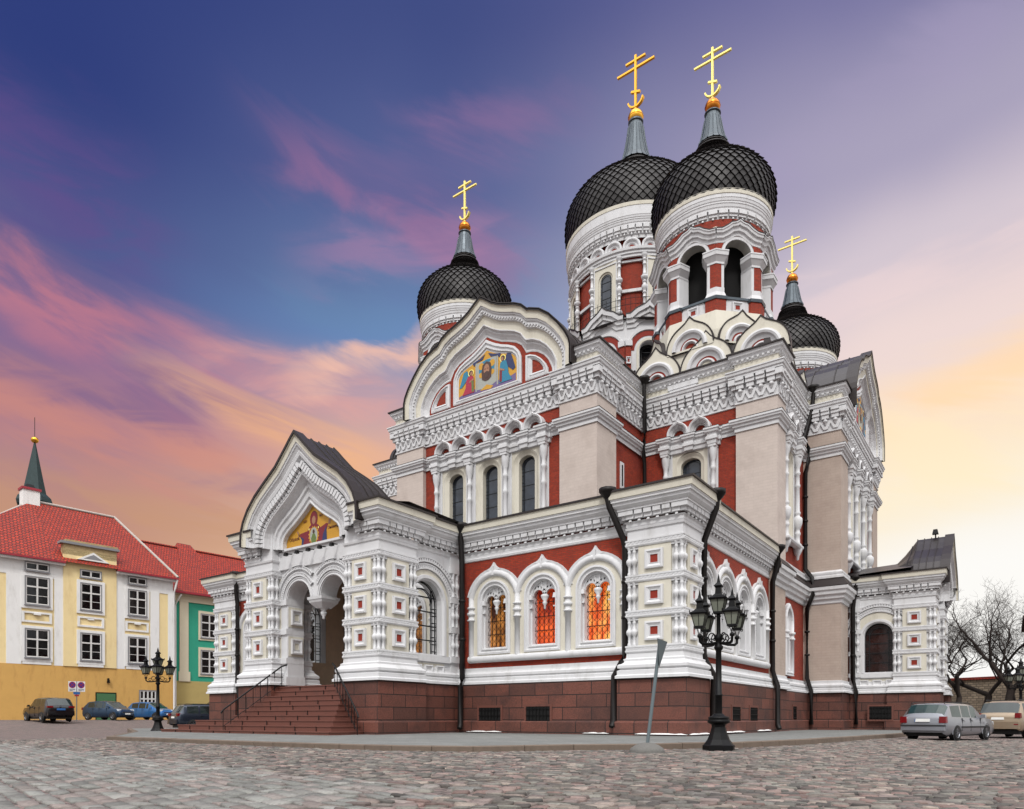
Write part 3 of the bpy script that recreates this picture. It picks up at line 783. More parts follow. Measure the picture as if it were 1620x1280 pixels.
# porches ---------------------------------------------------------------------
PG_ = [(0, 12.85), (.3, 12.58), (.6, 12.28), (1.3, 11.62), (2.1, 11.1), (2.8, 10.62), (3.35, 10.1), (3.7, 9.6), (3.86, 9.2), (3.9, 8.8), (3.9, 8.5)]
PM_ = [(0, 10.05), (.15, 9.94), (.35, 9.77), (.7, 9.53), (1.1, 9.28), (1.5, 9.06), (1.78, 8.86), (1.9, 8.68), (1.93, 8.54), (1.93, 8.42), (1.93, 8.26)]
def porch(xf, west=True, hw=4.52, D=5.13, back=-1.5, gk=1., aw=.98, glass='clear_glass'):
    sq = lambda h_: [(a_, 9.2 + (z_ - 9.2) * gk if z_ > 9.2 else z_) for a_, z_ in h_]
    PG, PM = sq(PG_), sq(PM_)
    fr = Fr((0, -D), (1, 0), (0, -1))
    base_lab = '' 
    g = MB(xf)
    # granite
    for s in (-1, 1):
        x0, x1 = (-hw - .24, -2.2) if s < 0 else (2.2, hw + .24)
        P = [(x0, -D - .26), (x1, -D - .26), (x1, -D + 2.5), (x0, -D + 2.5)]
        granite_block(g, P, True)
        xi = s * (hw - .02)
        gp = [(xi, -D + 2.4), (xi, .3)] if s > 0 else [(xi, .3), (xi, -D + 2.4)]
        granite_block(g, gp)
    g.box(Fr((0, -D + .2), (1, 0), (0, 1)), -2.3, 2.3, 0, D, 1.0, 2.02, 'granite')
    g.build('porch_plinth', church)
    for s in (-1, 1):
        m = MB(xf)
        x0, x1 = (-hw, -hw + 2.05) if s < 0 else (hw - 2.05, hw)
        pier(m, x0, x1, -D, -D + 2.15, 'frl')
        m.build('porch_pier', church)
    # side walls with one arched opening
    for s in (-1, 1):
        f = Fr((s * (hw - .2), -D + 2.0), (0, 1), (s, 0)); L = D - 2.0
        m = MB(xf); c = 1.0
        plate(m, f, rect(0, L, 2.0, 8.0), [arch(c, aw, 3.4, 5.62)], -.7, 0, 'white')
        loft(m, f, [(arch(c, 1.42, 3.36, 5.62, 16), .0, 'cream'), (arch(c, 1.42, 3.36, 5.62, 16), .03, 'cream'), (arch(c, aw + .24, 3.36, 5.62, 16), .03, 'cream'), (arch(c, aw + .22, 3.36, 5.62, 16), .1, 'white'), (arch(c, aw + .08, 3.36, 5.62, 16), .1, 'white'), (arch(c, aw, 3.4, 5.62, 16), -.05, 'white')])
        for r0, r1, o in ((1.46, 1.7, .1), (1.76, 1.98, .14)):
            pa = [(c + r0 * math.cos(PI - PI * i / 20), 5.62 + r0 * math.sin(PI * i / 20)) for i in range(21)]
            sweep_face(m, f, pa, [(0, 0), (0, o), (.05, o), (.06, o * .5), (r1 - r0 - .06, o * .5), (r1 - r0 - .05, o), (r1 - r0, o), (r1 - r0, 0)], 'white')
            k = 40
            for i in range(k):
                t = PI * (i + .5) / k; ra, rb = r0 + .05, r1 - .05
                q = [(c + r * math.cos(t + d), 5.62 + r * math.sin(t + d)) for r, d in ((ra, -.02), (rb, -.02), (rb, .025), (ra, .025))]
                m.mesh([f.P(a, o * .9, z) for a, z in q] + [f.P(a, o * .4, z) for a, z in q], [(0, 1, 2, 3), (0, 4, 5, 1), (1, 5, 6, 2), (2, 6, 7, 3), (3, 7, 4, 0)], 'white')
        # slim pilaster with balusters at the inner corner
        m.box(f, L - .62, L - .02, -.1, .075, 2.1, 7.9, 'white')
        plate(m, f, rect(0, L, 2.0, 8.0), [arch(c, aw, 3.4, 5.62)], -.74, -.72, 'interior')
        for z0, z1 in LEV:
            for a in (L - .48, L - .2): baluster(m, f.P(a, .1, 0)[:2], z0, z1, .11)
        for z0, z1 in BANDS: m.box(f, L - .68, L + .02, -.12, .16, z0, z1, 'white')
        m.box(f, 0, L - .6, -.13, .12, 3.06, 3.34, 'white')
        for i in range(3): sq_panel(m, f, .35 + i * .72, 2.66, .26, True, .26, False)
        if s > 0: base_moulds(m, [(s * (hw - .2), -D + 2.1), (s * (hw - .2), .4)])
        else: base_moulds(m, [(s * (hw - .2), .4), (s * (hw - .2), -D + 2.1)])
        m.build('porch_wall', church)
        w = MB(xf)
        loft(w, f, [(arch(c, aw + .01, 3.38, 5.62), -.3, 'iron'), (arch(c, aw - .05, 3.44, 5.62), -.28, 'iron')], True)
        lead_bars(w, f, c, aw - .03, 3.4, 5.62, aw - .03, -.29, 2, 4, .04)
        wo = w.build('porch_window', church)
        gl = MB(xf); leaded(gl, f, c, aw - .02, 3.4, 5.62, aw - .02, -.34, glass); gl.build('glass', wo)
    # arcade : two arches and the hanging boss
    m = MB(xf); oz = -.48
    a1, a2 = arch(-1.16, .83, 2.0, 5.95, 16), arch(1.16, .83, 2.0, 5.95, 16)
    out = [(-2.5, 2.0), (-2.0, 2.0)] + a1[1:-1] + [(-.33, 5.6), (.33, 5.6)] + a2[1:-1] + [(2.0, 2.0), (2.5, 2.0), (2.5, 8.7), (-2.5, 8.7)]
    out = [(-2.5, 2.0), (-1.99, 2.0)] + a1[1:-1] + [(-.33, 5.9), (.33, 5.9)] + a2[1:-1] + [(1.99, 2.0), (2.5, 2.0), (2.5, 8.7), (-2.5, 8.7)]
    plate(m, fr, out, [], oz - .9, oz, 'white')
    for cx in (-1.16, 1.16):
        for r0, r1, o in ((.86, 1.02, .06), (1.06, 1.24, .1), (1.36, 1.52, .12)):
            n = 24; t0, t1 = .0, PI
            lim = math.acos(min(1, 1.1 / (r1 + .05))) if r1 > 1.1 else 0
            ta, tb = (PI, lim) if cx < 0 else (PI - lim, 0)
            pa = [(cx + r0 * math.cos(ta + (tb - ta) * i / n), 5.95 + r0 * math.sin(ta + (tb - ta) * i / n)) for i in range(n + 1)]
            sweep_face(m, fr, pa, [(0, oz), (0, oz + o), (.04, oz + o), (.05, oz + o * .4), (r1 - r0 - .05, oz + o * .4), (r1 - r0 - .04, oz + o), (r1 - r0, oz + o), (r1 - r0, oz)], 'white')
            if r0 > 1.0:
                for i in range(30):
                    t = ta + (tb - ta) * (i + .5) / 30; ra, rb = r0 + .04, r1 - .04
                    q = [(cx + r * math.cos(t + d), 5.95 + r * math.sin(t + d)) for r, d in ((ra, -.025), (rb, -.025), (rb, .025), (ra, .025))]
                    m.mesh([fr.P(a, oz + o * .9, z) for a, z in q] + [fr.P(a, oz + o * .3, z) for a, z in q], [(0, 1, 2, 3), (0, 4, 5, 1), (1, 5, 6, 2), (2, 6, 7, 3), (3, 7, 4, 0)], 'white')
    for z0, z1 in BANDS[:3]:
        for s in (-1, 1):
            m.box(fr, min(s * 1.98, s * 2.5), max(s * 1.98, s * 2.5), oz - .9, oz + .08, z0, z1, 'white')
    for s in (-1, 1):
        m.box(fr, min(s * 1.95, s * 2.6), max(s * 1.95, s * 2.6), oz - .95, oz + .1, 2.1, 2.5, 'white')
        f2 = Fr((s * 1.985, -D - oz), (0, 1), (-s, 0))
        for z0, z1 in LEV[:2]: sq_panel(m, f2, .46, (z0 + z1) / 2, .36, True, .3, False)
    # boss
    for k, (z0, z1, r0, r1) in enumerate(((5.86, 5.98, .48, .5), (5.74, 5.86, .42, .46), (5.5, 5.74, .22, .42))):
        q = [(-1, -1), (1, -1), (1, 1), (-1, 1)]
        m.grid([[(x * r0, -D - oz + .45 + y * (r0 + .03), z0) for x, y in q], [(x * r1, -D - oz + .45 + y * (r1 + .03), z1) for x, y in q]], 'white', False, True)
    lathe(m, (0, -D - oz + .45), [(.02, 5.02), (.07, 5.06), (.06, 5.14), (.13, 5.24), (.14, 5.34), (.08, 5.38), (.16, 5.46), (.2, 5.52)], 10, 'white')
    m.grid([[(-2.5, -D - oz + .9, 8.0), (2.5, -D - oz + .9, 8.0)], [(-2.5, .3, 8.0), (2.5, .3, 8.0)]], 'cream')
    m.build('porch_arcade', church)
    # gable
    m = MB(xf)
    H = lambda t: mirror([(a, b) for a, b in lerp(PG, PM, t)])
    st = [(0, .2, 'roof_edge'), (0, .66, 'roof_edge'), (.015, .67, 'roof_edge'), (.015, .6, 'cream'), (.12, .58, 'cream'), (.13, .53, 'white'), (.16, .53, 'white'), (.17, .48, 'white'), (.22, .4, 'white'), (.25, .42, 'white'), (.31, .38, 'white'), (.33, .26, 'white'), (.35, .2, 'white'), (.54, .2, 'white'), (.56, .28, 'white'), (.59, .26, 'white'), (.61, .1, 'white'), (.66, -.1, 'white'), (.69, -.1, 'white'), (.71, -.05, 'white'), (.76, -.06, 'white'), (.78, -.14, 'white'), (.83, -.16, 'white'), (.85, -.1, 'white'), (.9, -.12, 'white'), (.92, -.2, 'white'), (.96, -.2, 'white'), (.98, -.16, 'white'), (1., -.18, 'white'), (1., -.4, 'white')]
    sweep_face(m, fr, H(0), [(-.01, .3), (-.01, .7), (.1, .7), (.1, .2)], 'roof_edge')
    loft(m, fr, [(H(t), o, mm) for t, o, mm in st])
    pa = resample(H(.46), 46)
    for p, q in zip(pa, pa[1:]):
        cx, cz = (p[0] + q[0]) / 2, (p[1] + q[1]) / 2; dx, dz = q[0] - p[0], q[1] - p[1]; L = math.hypot(dx, dz); dx /= L; dz /= L
        w = L * .36
        for n0, n1, o in ((-.2, .22, .3), (-.06, .22, .42)):
            qd = [(cx + dx * e * w - dz * n, cz + dz * e * w + dx * n) for e, n in ((-1, n0), (1, n0), (1, n1), (-1, n1))]
            m.mesh([fr.P(a, o, z) for a, z in qd] + [fr.P(a, .18, z) for a, z in qd], [(0, 1, 2, 3), (0, 4, 5, 1), (1, 5, 6, 2), (2, 6, 7, 3), (3, 7, 4, 0)], 'white')
    m.box(fr, -2.9, 2.9, -.7, -.36, 7.4, 8.2, 'white')
    m.box(fr, -2.05, 2.05, -.6, -.24, 8.2, 8.3, 'white')
    m.build('porch_gable', church)
    # cornice pieces
    for s in (-1, 1):
        path = [(3.3, -D), (hw, -D), (hw, -D + 2.15), (hw - .2, -D + 2.15), (hw - .2, .35)]
        if s < 0: path = [(-x, y) for x, y in reversed(path)]
        m = MB(xf); main_cornice(m, path)
        m.box(fr, min(s * 2.5, s * (hw - .05)), max(s * 2.5, s * (hw - .05)), -1.9, -.02, 7.4, 9.25, 'white')
        m.build('porch_cornice', church)
    # barrel roof
    m = MB(xf)
    top = mirror(PG)
    seams = 5
    m.grid([[fr.P(a, .6 - (.6 - back) * k / seams, z) for a, z in top] for k in range(seams + 1)], 'roof_metal', False)
    for k in range(seams + 1):
        o = .6 - (.6 - back) * k / seams
        sweep_face(m, fr, top, [(0, o - .03), (.05, o - .02), (.05, o + .02), (0, o + .03)], 'roof_edge')
    sw = [(back, 1.), (back - .3, .86), (back - .7, .68), (back - 1.2, .5), (back - 1.8, .36), (back - 2.5, .26), (back - 3.4, .2), (back - 4.6, .16)]
    m.grid([[fr.P(a, o, 9.2 + (z - 9.2) * k) for a, z in top] for o, k in sw], 'roof_metal', False)
    for o, k in sw[1:-1:2]: sweep_face(m, fr, [(a, 9.2 + (z - 9.2) * k) for a, z in top], [(0, o - .03), (.04, o - .02), (.04, o + .02), (0, o + .03)], 'roof_edge')
    # low saddle behind
    lowr = [(-hw - .5, 9.36), (-3.2, 9.75), (0, 10.6), (3.2, 9.75), (hw + .5, 9.36)]
    m.grid([[(a, .6, z - .05) for a, z in lowr], [(a, -D + 1.2, z + .1) for a, z in lowr]], 'roof_metal')
    m.build('porch_roof', church)
    return fr
WX = lambda p: (A + p[0], .5 + p[1], p[2])
SX = lambda p: (1.3 - p[1], 27.5 + p[0], p[2])
frp = porch(WX)
porch(SX, False, 4.25, 4.62, -1.3, .78, .78, 'brown_glass')
# porch inside : back wall, window, floor
m = MB(WX)
fb = Fr((0, .25), (1, 0), (0, -1))
plate(m, fb, rect(-4.2, 4.2, 2.0, 8.4), [], -.2, 0, 'interior')
for s in (-1, 1): m.box(Fr((0, -2.8), (0, 1), (1, 0)), 0, 3.0, s * 2.1 - .2, s * 2.1 + .2, 2.0, 8.3, 'interior') if False else None
for x in (-3.4, -2.5, 2.5, 3.4): m.box(fb, x - .14, x + .14, 0, .2, 2.0, 7.2, 'white')
m.box(fb, -4.2, 4.2, 0, .18, 5.2, 5.5, 'white'); m.box(fb, -4.2, 4.2, 0, .14, 3.4, 3.6, 'white')
m.box(fb, -1.2, 1.2, 0, .1, 2.0, 6.2, 'mos_brown')
m.build('porch_interior', church)

# steps -----------------------------------------------------------------------
m = MB()
n = 10
for i in range(n):
    z1 = -.15 + 2.17 * (i + 1) / n; z0 = z1 - 2.17 / n
    k = n - 1 - i
    x0, x1 = A - 2.25 - .2 * k, A + 2.3 + .19 * k
    if k >= 7: x0 -= 2.5 + (k - 7) * .9
    y0 = -4.45 - .25 * k
    f = Fr((0, y0), (1, 0), (0, -1))
    P = [(x0, y0), (x1, y0), (x1, -3.0), (x0, -3.0)]
    m.grid([[(x, y, z0 - .3) for x, y in P], [(x, y, z1 - .05) for x, y in P]], 'granite_plain', False, True)
    sweep_plan(m, P, [(0, z1 - .05), (.03, z1 - .045), (.03, z1), (-.35, z1 + .002)], 'granite_plain', True)
    xx = x0 + random.uniform(1, 2)
    while xx < x1 - .5:
        m.box(f, xx - .008, xx + .008, -.1, .034, z0, z1 - .005, 'void'); xx += random.uniform(1.2, 2.2)
m.face([(A - 2.25, -4.45, 2.024), (A + 2.3, -4.45, 2.024), (A + 2.3, -3.0, 2.024), (A - 2.25, -3.0, 2.024)], 'granite_plain')
m.build('staircase', church)
def handrail(p, q, gnd):
    m = MB()
    p, q = Vector(p), Vector(q)
    d = (q - p)
    tube(m, [tuple(p + Vector((0, .0, 0)) - d.normalized() * .3 + Vector((0, 0, -.1))), tuple(p), tuple(q), tuple(q + d.normalized() * .12 + Vector((0, 0, -.08)))], .035, 'iron', 8)
    tube(m, [tuple(p + Vector((0, 0, -.75))), tuple(q + Vector((0, 0, -.72)))], .015, 'iron', 5)
    for i in range(9):
        a = p + d * (i / 8)
        tube(m, [tuple(a), (a[0], a[1], a[2] - .88)], .016, 'iron', 5)
    m.build('handrail', church)
handrail((A - 2.1, -4.4, 2.95), (A - 2.75, -6.9, .95), 0)
handrail((A + 2.35, -5.05, 2.75), (A + 4.3, -5.55, .78), 0)

# floodlights under the porch mosaic
for i in range(5):
    m = MB(); x = A - 1.45 + i * .78; y = -4.32
    tube(m, [(x, y, 8.02), (x, y - .28, 7.98)], .025, 'iron', 5)
    f = Fr((x, y - .3), (1, 0), (0, -1))
    m.box(f, -.09, .09, -.05, .1, 7.88, 8.02, 'iron', .02)
    m.build('floodlight', church)

# mosaics ---------------------------------------------------------------------
def poly(mb, fr, pts, o, mat, sx=1., cx=0., cz=0.):
    pts = [(cx + a * sx, cz + z) for a, z in pts]
    tri = tessellate_polygon([[Vector((a, z, 0)) for a, z in pts]])
    mb.mesh([fr.P(a, o, z) for a, z in pts], [tuple(t) for t in tri], mat)
def disc(cx, cz, rx, rz, n=16, t0=0., t1=2 * PI): return [(cx + rx * math.cos(t0 + (t1 - t0) * i / n), cz + rz * math.sin(t0 + (t1 - t0) * i / n)) for i in range(n)]
def lettering(parent, txt, fr, a, z, o, size, mat, xf, name='inscription'):
    cu = bpy.data.curves.new('t', 'FONT'); cu.body = txt; cu.size = size; cu.extrude = .004
    ob = bpy.data.objects.new('t', cu); col.objects.link(ob)
    dg = bpy.context.evaluated_depsgraph_get()
    me = bpy.data.meshes.new_from_object(ob.evaluated_get(dg))
    bpy.data.objects.remove(ob)
    mb = MB(xf)
    V = [v.co.copy() for v in me.vertices]
    for p in me.polygons: mb.face([fr.P(a + V[i].x, o + V[i].z, z + V[i].y) for i in p.vertices], mat)
    bpy.data.meshes.remove(me)
    return mb.build(name, parent)
m = MB(WX); o = -.39
_poly = poly
def poly(mb, fr, pts, o_, mat): _poly(mb, fr, [(a_ * 1.06, 8.26 + (z_ - 8.43) * 1.07) for a_, z_ in pts] if mat != 'base' else PMB, o_, mat if mat != 'base' else 'mosaic_gold')
PMB = mirror(PM_)
poly(m, frp, [], o, 'base')
body = [(-.62, 8.44), (-.6, 8.7), (-.85, 8.72), (-.98, 8.86), (-1.06, 8.8), (-1.0, 8.62), (-.9, 8.44)]
poly(m, frp, [(-.72, 8.44), (-.62, 8.75), (-.95, 8.9), (-.9, 9.0), (-.42, 9.05), (-.3, 9.2), (-.15, 9.3), (.15, 9.3), (.3, 9.2), (.42, 9.08), (.8, 9.2), (.92, 9.16), (.78, 8.86), (.84, 8.44)], o + .006, 'mos_maroon')
poly(m, frp, [(-.72, 8.44), (-.62, 8.75), (-.92, 8.9), (-.78, 8.72), (-.82, 8.44)], o + .009, 'mos_navy')
poly(m, frp, [(.5, 8.44), (.6, 8.8), (.8, 9.1), (.84, 8.44)], o + .009, 'mos_navy')
poly(m, frp, disc(0, 9.5, .25, .33), o + .004, 'mos_ink'); poly(m, frp, disc(0, 9.5, .22, .3), o + .008, 'mos_maroon')
poly(m, frp, disc(0, 9.45, .12, .17), o + .011, 'mos_skin')
for s, x, z in ((-1, -1.0, 8.98), (1, .98, 9.24)):
    poly(m, frp, [(x - .06, z - .1), (x + .06, z - .1), (x + s * .12, z + .12), (x + s * .05, z + .17), (x + s * .02, z + .12), (x - s * .04, z + .05)], o + .011, 'mos_skin')
poly(m, frp, [(r * .36 * math.cos(2 * PI * i / 32), 8.82 + r * .4 * math.sin(2 * PI * i / 32)) for i in range(32) for r in ((1.,) if i % 2 else (.8,))], o + .012, 'mosaic_gold')
poly(m, frp, disc(0, 8.82, .24, .32), o + .015, 'mos_white'); poly(m, frp, disc(0, 8.97, .07, .09), o + .018, 'mos_brown')
poly(m, frp, [(-.14, 8.5), (-.16, 8.7), (-.08, 8.88), (.08, 8.88), (.16, 8.7), (.14, 8.5)], o + .018, 'mos_green')
for s in (-1, 1): poly(m, frp, disc(s * .3, 9.1, .04, .05, 8), o + .0135, 'gold_pale')
mo = m.build('porch_mosaic', church)
poly = _poly
lettering(mo, 'Образъ', frp, -1.72, 8.62, o + .01, .2, 'mos_ink', WX)
lettering(mo, 'Знаменія', frp, .95, 8.8, o + .01, .19, 'mos_ink', WX)
lettering(mo, 'МР', frp, -.72, 9.3, o + .01, .17, 'mos_ink', WX)
lettering(mo, 'ѲУ', frp, .38, 9.42, o + .01, .17, 'mos_ink', WX)

# upper storeys ---------------------------------------------------------------
def string_course(mb, path, z0=16.17, z1=16.82, closed=False):
    sweep_plan(mb, path, [(.0, z0), (.06, z0), (.06, z0 + .2), (.14, z0 + .24), (.16, z0 + .34), (.24, z0 + .4), (.26, z0 + .5), (.3, z0 + .52), (.3, z1 - .02)], 'white', closed)
    sweep_plan(mb, path, [(.3, z1 - .02), (.32, z1 + .0), (.0, z1 + .06)], 'roof_edge', closed)
def upper_cornice(mb, path, attic=None, closed=False):
    zigzag(mb, path, closed)
    sweep_plan(mb, path, [(.0, 17.66), (.06, 17.68), (.06, 17.76)], 'white', closed)
    sweep_plan(mb, path, [(.1, 18.98), (.34, 19.0), (.34, 19.08), (.4, 19.14), (.42, 19.26), (.46, 19.3), (.46, 19.36), (.1, 19.4)], 'white', closed)
    for at in (attic or []):
        sweep_plan(mb, at, [(.05, 19.3), (.05, 19.86)], 'cream')
        sweep_plan(mb, at, [(.05, 19.84), (.12, 19.86), (.14, 19.96), (.2, 19.98), (.24, 20.1), (.32, 20.14), (.34, 20.3)], 'white')
        sweep_plan(mb, at, [(.34, 20.3), (.42, 20.3), (.42, 20.38), (.1, 20.46), (-.8, 20.6)], 'roof_edge')
        for fr, L in segs(at):
            n = max(1, round(L / .28))
            for i in range(n):
                a = L * (i + .5) / n
                mb.box(fr, a - .06, a + .06, .1, .22, 19.9, 20.0, 'white')
def tall_window(fr, c, xf, hw=.55, z0=10.45, top=15.55, o=-.42):
    m = MB(xf)
    ry = .42
    loft(m, fr, [(arch(c, hw + .28, z0 - .05, top - ry, 12, ry + .28), .03, 'cream'), (arch(c, hw + .22, z0 - .02, top - ry, 12, ry + .22), .0, 'cream'), (arch(c, hw + .12, z0, top - ry, 12, ry + .12), -.06, 'cream'), (arch(c, hw, z0, top - ry, 12, ry), -.1, 'cream'), (arch(c, hw, z0, top - ry, 12, ry), o - .05, 'cream')], True)
    lead_bars(m, fr, c, hw, z0, top - ry, ry, o + .02, 2, 6, .028)
    w = m.build('tall_window', church)
    g = MB(xf); leaded(g, fr, c, hw, z0, top - ry, ry, o); g.build('glass', w)
def window_order(xf, fr, cols, arches, cw, sill=None, ztop=16.0, name='window_order', wins=()):
    """columns, entablature and the little arches over a group of windows"""
    m = MB(xf)
    x0, x1 = cols[0], cols[-1]
    plate(m, fr, rect(x0 - .22, x1 + .22, (sill or 9.4), 16.0), [arch(c, .84, (sill or 9.4) + .5 if not sill else sill + .3, 15.13, 12, .7) for c in wins], -.2, .02, 'white')
    for a, b in zip(cols, cols[1:]):
        c = (a + b) / 2; w = (b - a) / 2
        if any(abs(c - k) < .4 for k in wins):
            z0 = (sill + .3) if sill else 9.9
            plate(m, fr, rect(c - w + .32, c + w - .32, z0 - .2, 15.86), [arch(c, .83, z0, 15.13, 12, .7)], -.15, .035, 'cream')
            loft(m, fr, [(rect(c - w + .3, c + w - .3, z0 - .22, 15.88), .02, 'white'), (rect(c - w + .3, c + w - .3, z0 - .22, 15.88), .09, 'white'), (rect(c - w + .36, c + w - .36, z0 - .16, 15.82), .09, 'white'), (rect(c - w + .36, c + w - .36, z0 - .16, 15.82), .03, 'white')], True)
    for x in cols:
        p = fr.P(x, .2, 0)[:2]
        turned_column(m, p, (sill or 9.2), 15.75, .21)
        m.box(fr, x - .22, x + .22, 0, .44, 15.72, 15.9, 'white')
        if sill:
            lathe(m, p, [(.02, sill - .75), (.08, sill - .7), (.1, sill - .5), (.2, sill - .34), (.26, sill - .2), (.26, sill)], 8, 'white')
    P = [fr.P(x0 - .3, 0, 0)[:2], fr.P(x1 + .3, 0, 0)[:2]]
    brk = sorted(cols + [(a + b) / 2 for a, b in zip(cols, cols[1:])])
    pts = [(x0 - .36, 0)]
    for x in brk:
        e = .3 if x in cols else .14
        w = .25
        pts += [(x - w, .16), (x - w, .16 + e), (x + w, .16 + e), (x + w, .16)]
    pts.append((x1 + .36, 0)); pts[0] = (x0 - .36, -.05); pts[-1] = (x1 + .36, -.05)
    pts.insert(1, (x0 - .36, .16)); pts.insert(-1, (x1 + .36, .16))
    path = [fr.P(a, o, 0)[:2] for a, o in pts]
    sweep_plan(m, path, [(-.3, 15.84), (.0, 15.86), (.02, 16.06), (.08, 16.1), (.08, 16.26), (.02, 16.3), (.02, 16.44), (.12, 16.5), (.14, 16.62), (.18, 16.64), (.18, 16.74)], 'white')
    sweep_plan(m, path, [(.18, 16.74), (.2, 16.76), (-.3, 16.84)], 'roof_edge')
    if sill: sweep_plan(m, [fr.P(x0 - .3, 0, 0)[:2], fr.P(x0 - .3, .4, 0)[:2], fr.P(x1 + .3, .4, 0)[:2], fr.P(x1 + .3, 0, 0)[:2]], [(-.3, sill - .1), (.0, sill - .1), (.06, sill - .02), (.06, sill + .08), (-.4, sill + .12)], 'white')
    for c in arches:
        k = keel(c, cw, 16.78, 16.9, 17.68, 8, .25)
        i = keel(c, cw - .3, 16.78, 16.88, 17.2, 8, .0)[:]
        i = arch(c, cw - .34, 16.78, 16.88, 10)
        k2 = resample(k, 20)
        st = []
        for t, o in ((0, .0), (0, .4), (.12, .44), (.35, .4), (.5, .3), (.55, .32), (.7, .24), (.75, .26), (.9, .16), (1, .14), (1, -.02)):
            st.append((lerp(k2, resample(i, 20), t), o, 'white'))
        loft(m, fr, st, False, False)
        m.face([fr.P(a, .015, z) for a, z in i], 'brick')
    return m.build(name, church)

TG = [(0, 24.95), (.35, 24.72), (.8, 24.38), (1.3, 24.12), (1.8, 23.93), (2.4, 23.75), (2.9, 23.5), (3.3, 23.12), (3.45, 23.1), (4.1, 22.85), (4.7, 22.4), (5.25, 21.8), (5.7, 21.2), (5.95, 20.75), (6.05, 20.4), (6.05, 19.9), (6.05, 19.4)]
TR = [(0, 22.98), (.3, 22.78), (.7, 22.55), (1.1, 22.36), (1.6, 22.2), (2.1, 22.0), (2.5, 21.72), (2.75, 21.3), (2.8, 21.2), (3.2, 21.15), (3.6, 21.0), (4.0, 20.72), (4.3, 20.35), (4.47, 20.0), (4.54, 19.8), (4.54, 19.6), (4.54, 19.4)]
CO = [(0, 22.8), (.3, 22.6), (.7, 22.37), (1.1, 22.18), (1.6, 22.0), (2.05, 21.78), (2.35, 21.45), (2.5, 21.1), (2.52, 20.6), (2.52, 20.1), (2.52, 19.58)]
CI = [(0, 22.2), (.3, 22.02), (.7, 21.82), (1.1, 21.68), (1.5, 21.56), (1.85, 21.42), (2.05, 21.25), (2.14, 21.05), (2.16, 20.7), (2.16, 20.3), (2.16, 19.85)]
def tall_block(xf, south=False):
    K = 1. if not south else .93
    fr = Fr((0, 0), (1, 0), (0, -1)); fw = Fr((0, .28), (1, 0), (0, -1))
    zb = 1.9 if south else 8.8
    tint = 'tan' if south else 'beige'  # south arm takes the beige copy with shade painted in
    m = MB(xf)
    plate(m, fw, rect(-7.0 * K, 7.0 * K, zb, 19.4), [rect(c - .95, c + .95, 9.7, 15.9) for c in (-2.63, 0, 2.63)], -.5, 0, 'brick')
    for s in (-1, 1):
        m.box(Fr((s * 7.05 * K, 2.0), (0, 1), (s, 0)), 0, 12, -.5, 0, zb, 20.3, 'brick')
    m.build('cross_arm_wall', church)
    # pilasters
    for s in (-1, 1):
        p = MB(xf)
        x0, x1 = (-7.35 * K, -5.05 * K) if s < 0 else (5.05 * K, 7.35 * K)
        P = [(x0, 0), (x1, 0), (x1, 2.2), (x0, 2.2)]
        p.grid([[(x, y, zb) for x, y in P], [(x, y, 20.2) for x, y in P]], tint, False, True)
        if south:
            granite_block(p, [(x + (.06 if x == x1 else -.06), y - (.06 if y == 0 else 0)) for x, y in P], True)
            base_moulds(p, P, GZ, True)
            sweep_plan(p, P, [(.0, 7.4), (.06, 7.44), (.08, 7.62), (.2, 7.7), (.22, 7.86), (.34, 7.95), (.36, 8.15), (.44, 8.2), (.46, 8.38)], 'white', True)
            sweep_plan(p, P, [(.46, 8.38), (.48, 8.42), (.14, 8.92)], 'roof_edge', True)
            sweep_plan(p, P, [(.14, 8.9), (.2, 8.92), (.2, 9.05), (.1, 9.1), (.14, 9.2), (.14, 9.28), (.0, 9.4)], 'white', True)
        p.build('pilaster', church)
    k = K
    PT = [(-7.1 * k, 8), (-7.1 * k, 2.2), (-7.35 * k, 2.2), (-7.35 * k, 0), (-5.05 * k, 0), (-5.05 * k, .26), (5.05 * k, .26), (5.05 * k, 0), (7.35 * k, 0), (7.35 * k, 2.2), (7.1 * k, 2.2), (7.1 * k, 8)]
    m = MB(xf)
    string_course(m, PT)
    upper_cornice(m, PT, [[(-7.1 * k, 8), (-7.1 * k, 2.2), (-7.35 * k, 2.2), (-7.35 * k, 0), (-5.8 * k, 0)], [(5.8 * k, 0), (7.35 * k, 0), (7.35 * k, 2.2), (7.1 * k, 2.2), (7.1 * k, 8)]])
    m.build('cornice', church)
    window_order(xf, fw, [-3.98, -1.33, 1.33, 3.98], [-3.33, -2.0, -.67, .67, 2.0, 3.33], .67, 10.4 if south else None, wins=(-2.63, 0, 2.63))
    for c in (-2.63, 0, 2.63): tall_window(fw, c, xf, z0=10.5 if south else 9.95)
    # gable with icon
    g = MB(xf)
    H = lambda t: [(a * k, z) for a, z in mirror(lerp(TG, TR, t))]
    st = [(0, .1, 'roof_edge'), (-.02, .62, 'roof_edge'), (.02, .63, 'roof_edge'), (.02, .56, 'cream'), (.2, .54, 'cream'), (.21, .47, 'white'), (.25, .47, 'white'), (.27, .4, 'white'), (.33, .4, 'white'), (.36, .34, 'white'), (.4, .36, 'white'), (.43, .26, 'white'), (.44, .22, 'cream'), (.68, .2, 'cream'), (.69, .26, 'white'), (.72, .26, 'white'), (.76, .1, 'white'), (.8, .12, 'white'), (.86, .02, 'white'), (.93, -.06, 'white'), (.97, -.04, 'white'), (1., -.06, 'white')]
    loft(g, fr, [(H(t), o, mm) for t, o, mm in st])
    sweep_face(g, fr, H(0), [(-.02, .2), (-.02, .66), (.11, .66), (.11, .0)], 'roof_edge')
    pa = resample(H(.35), 74)
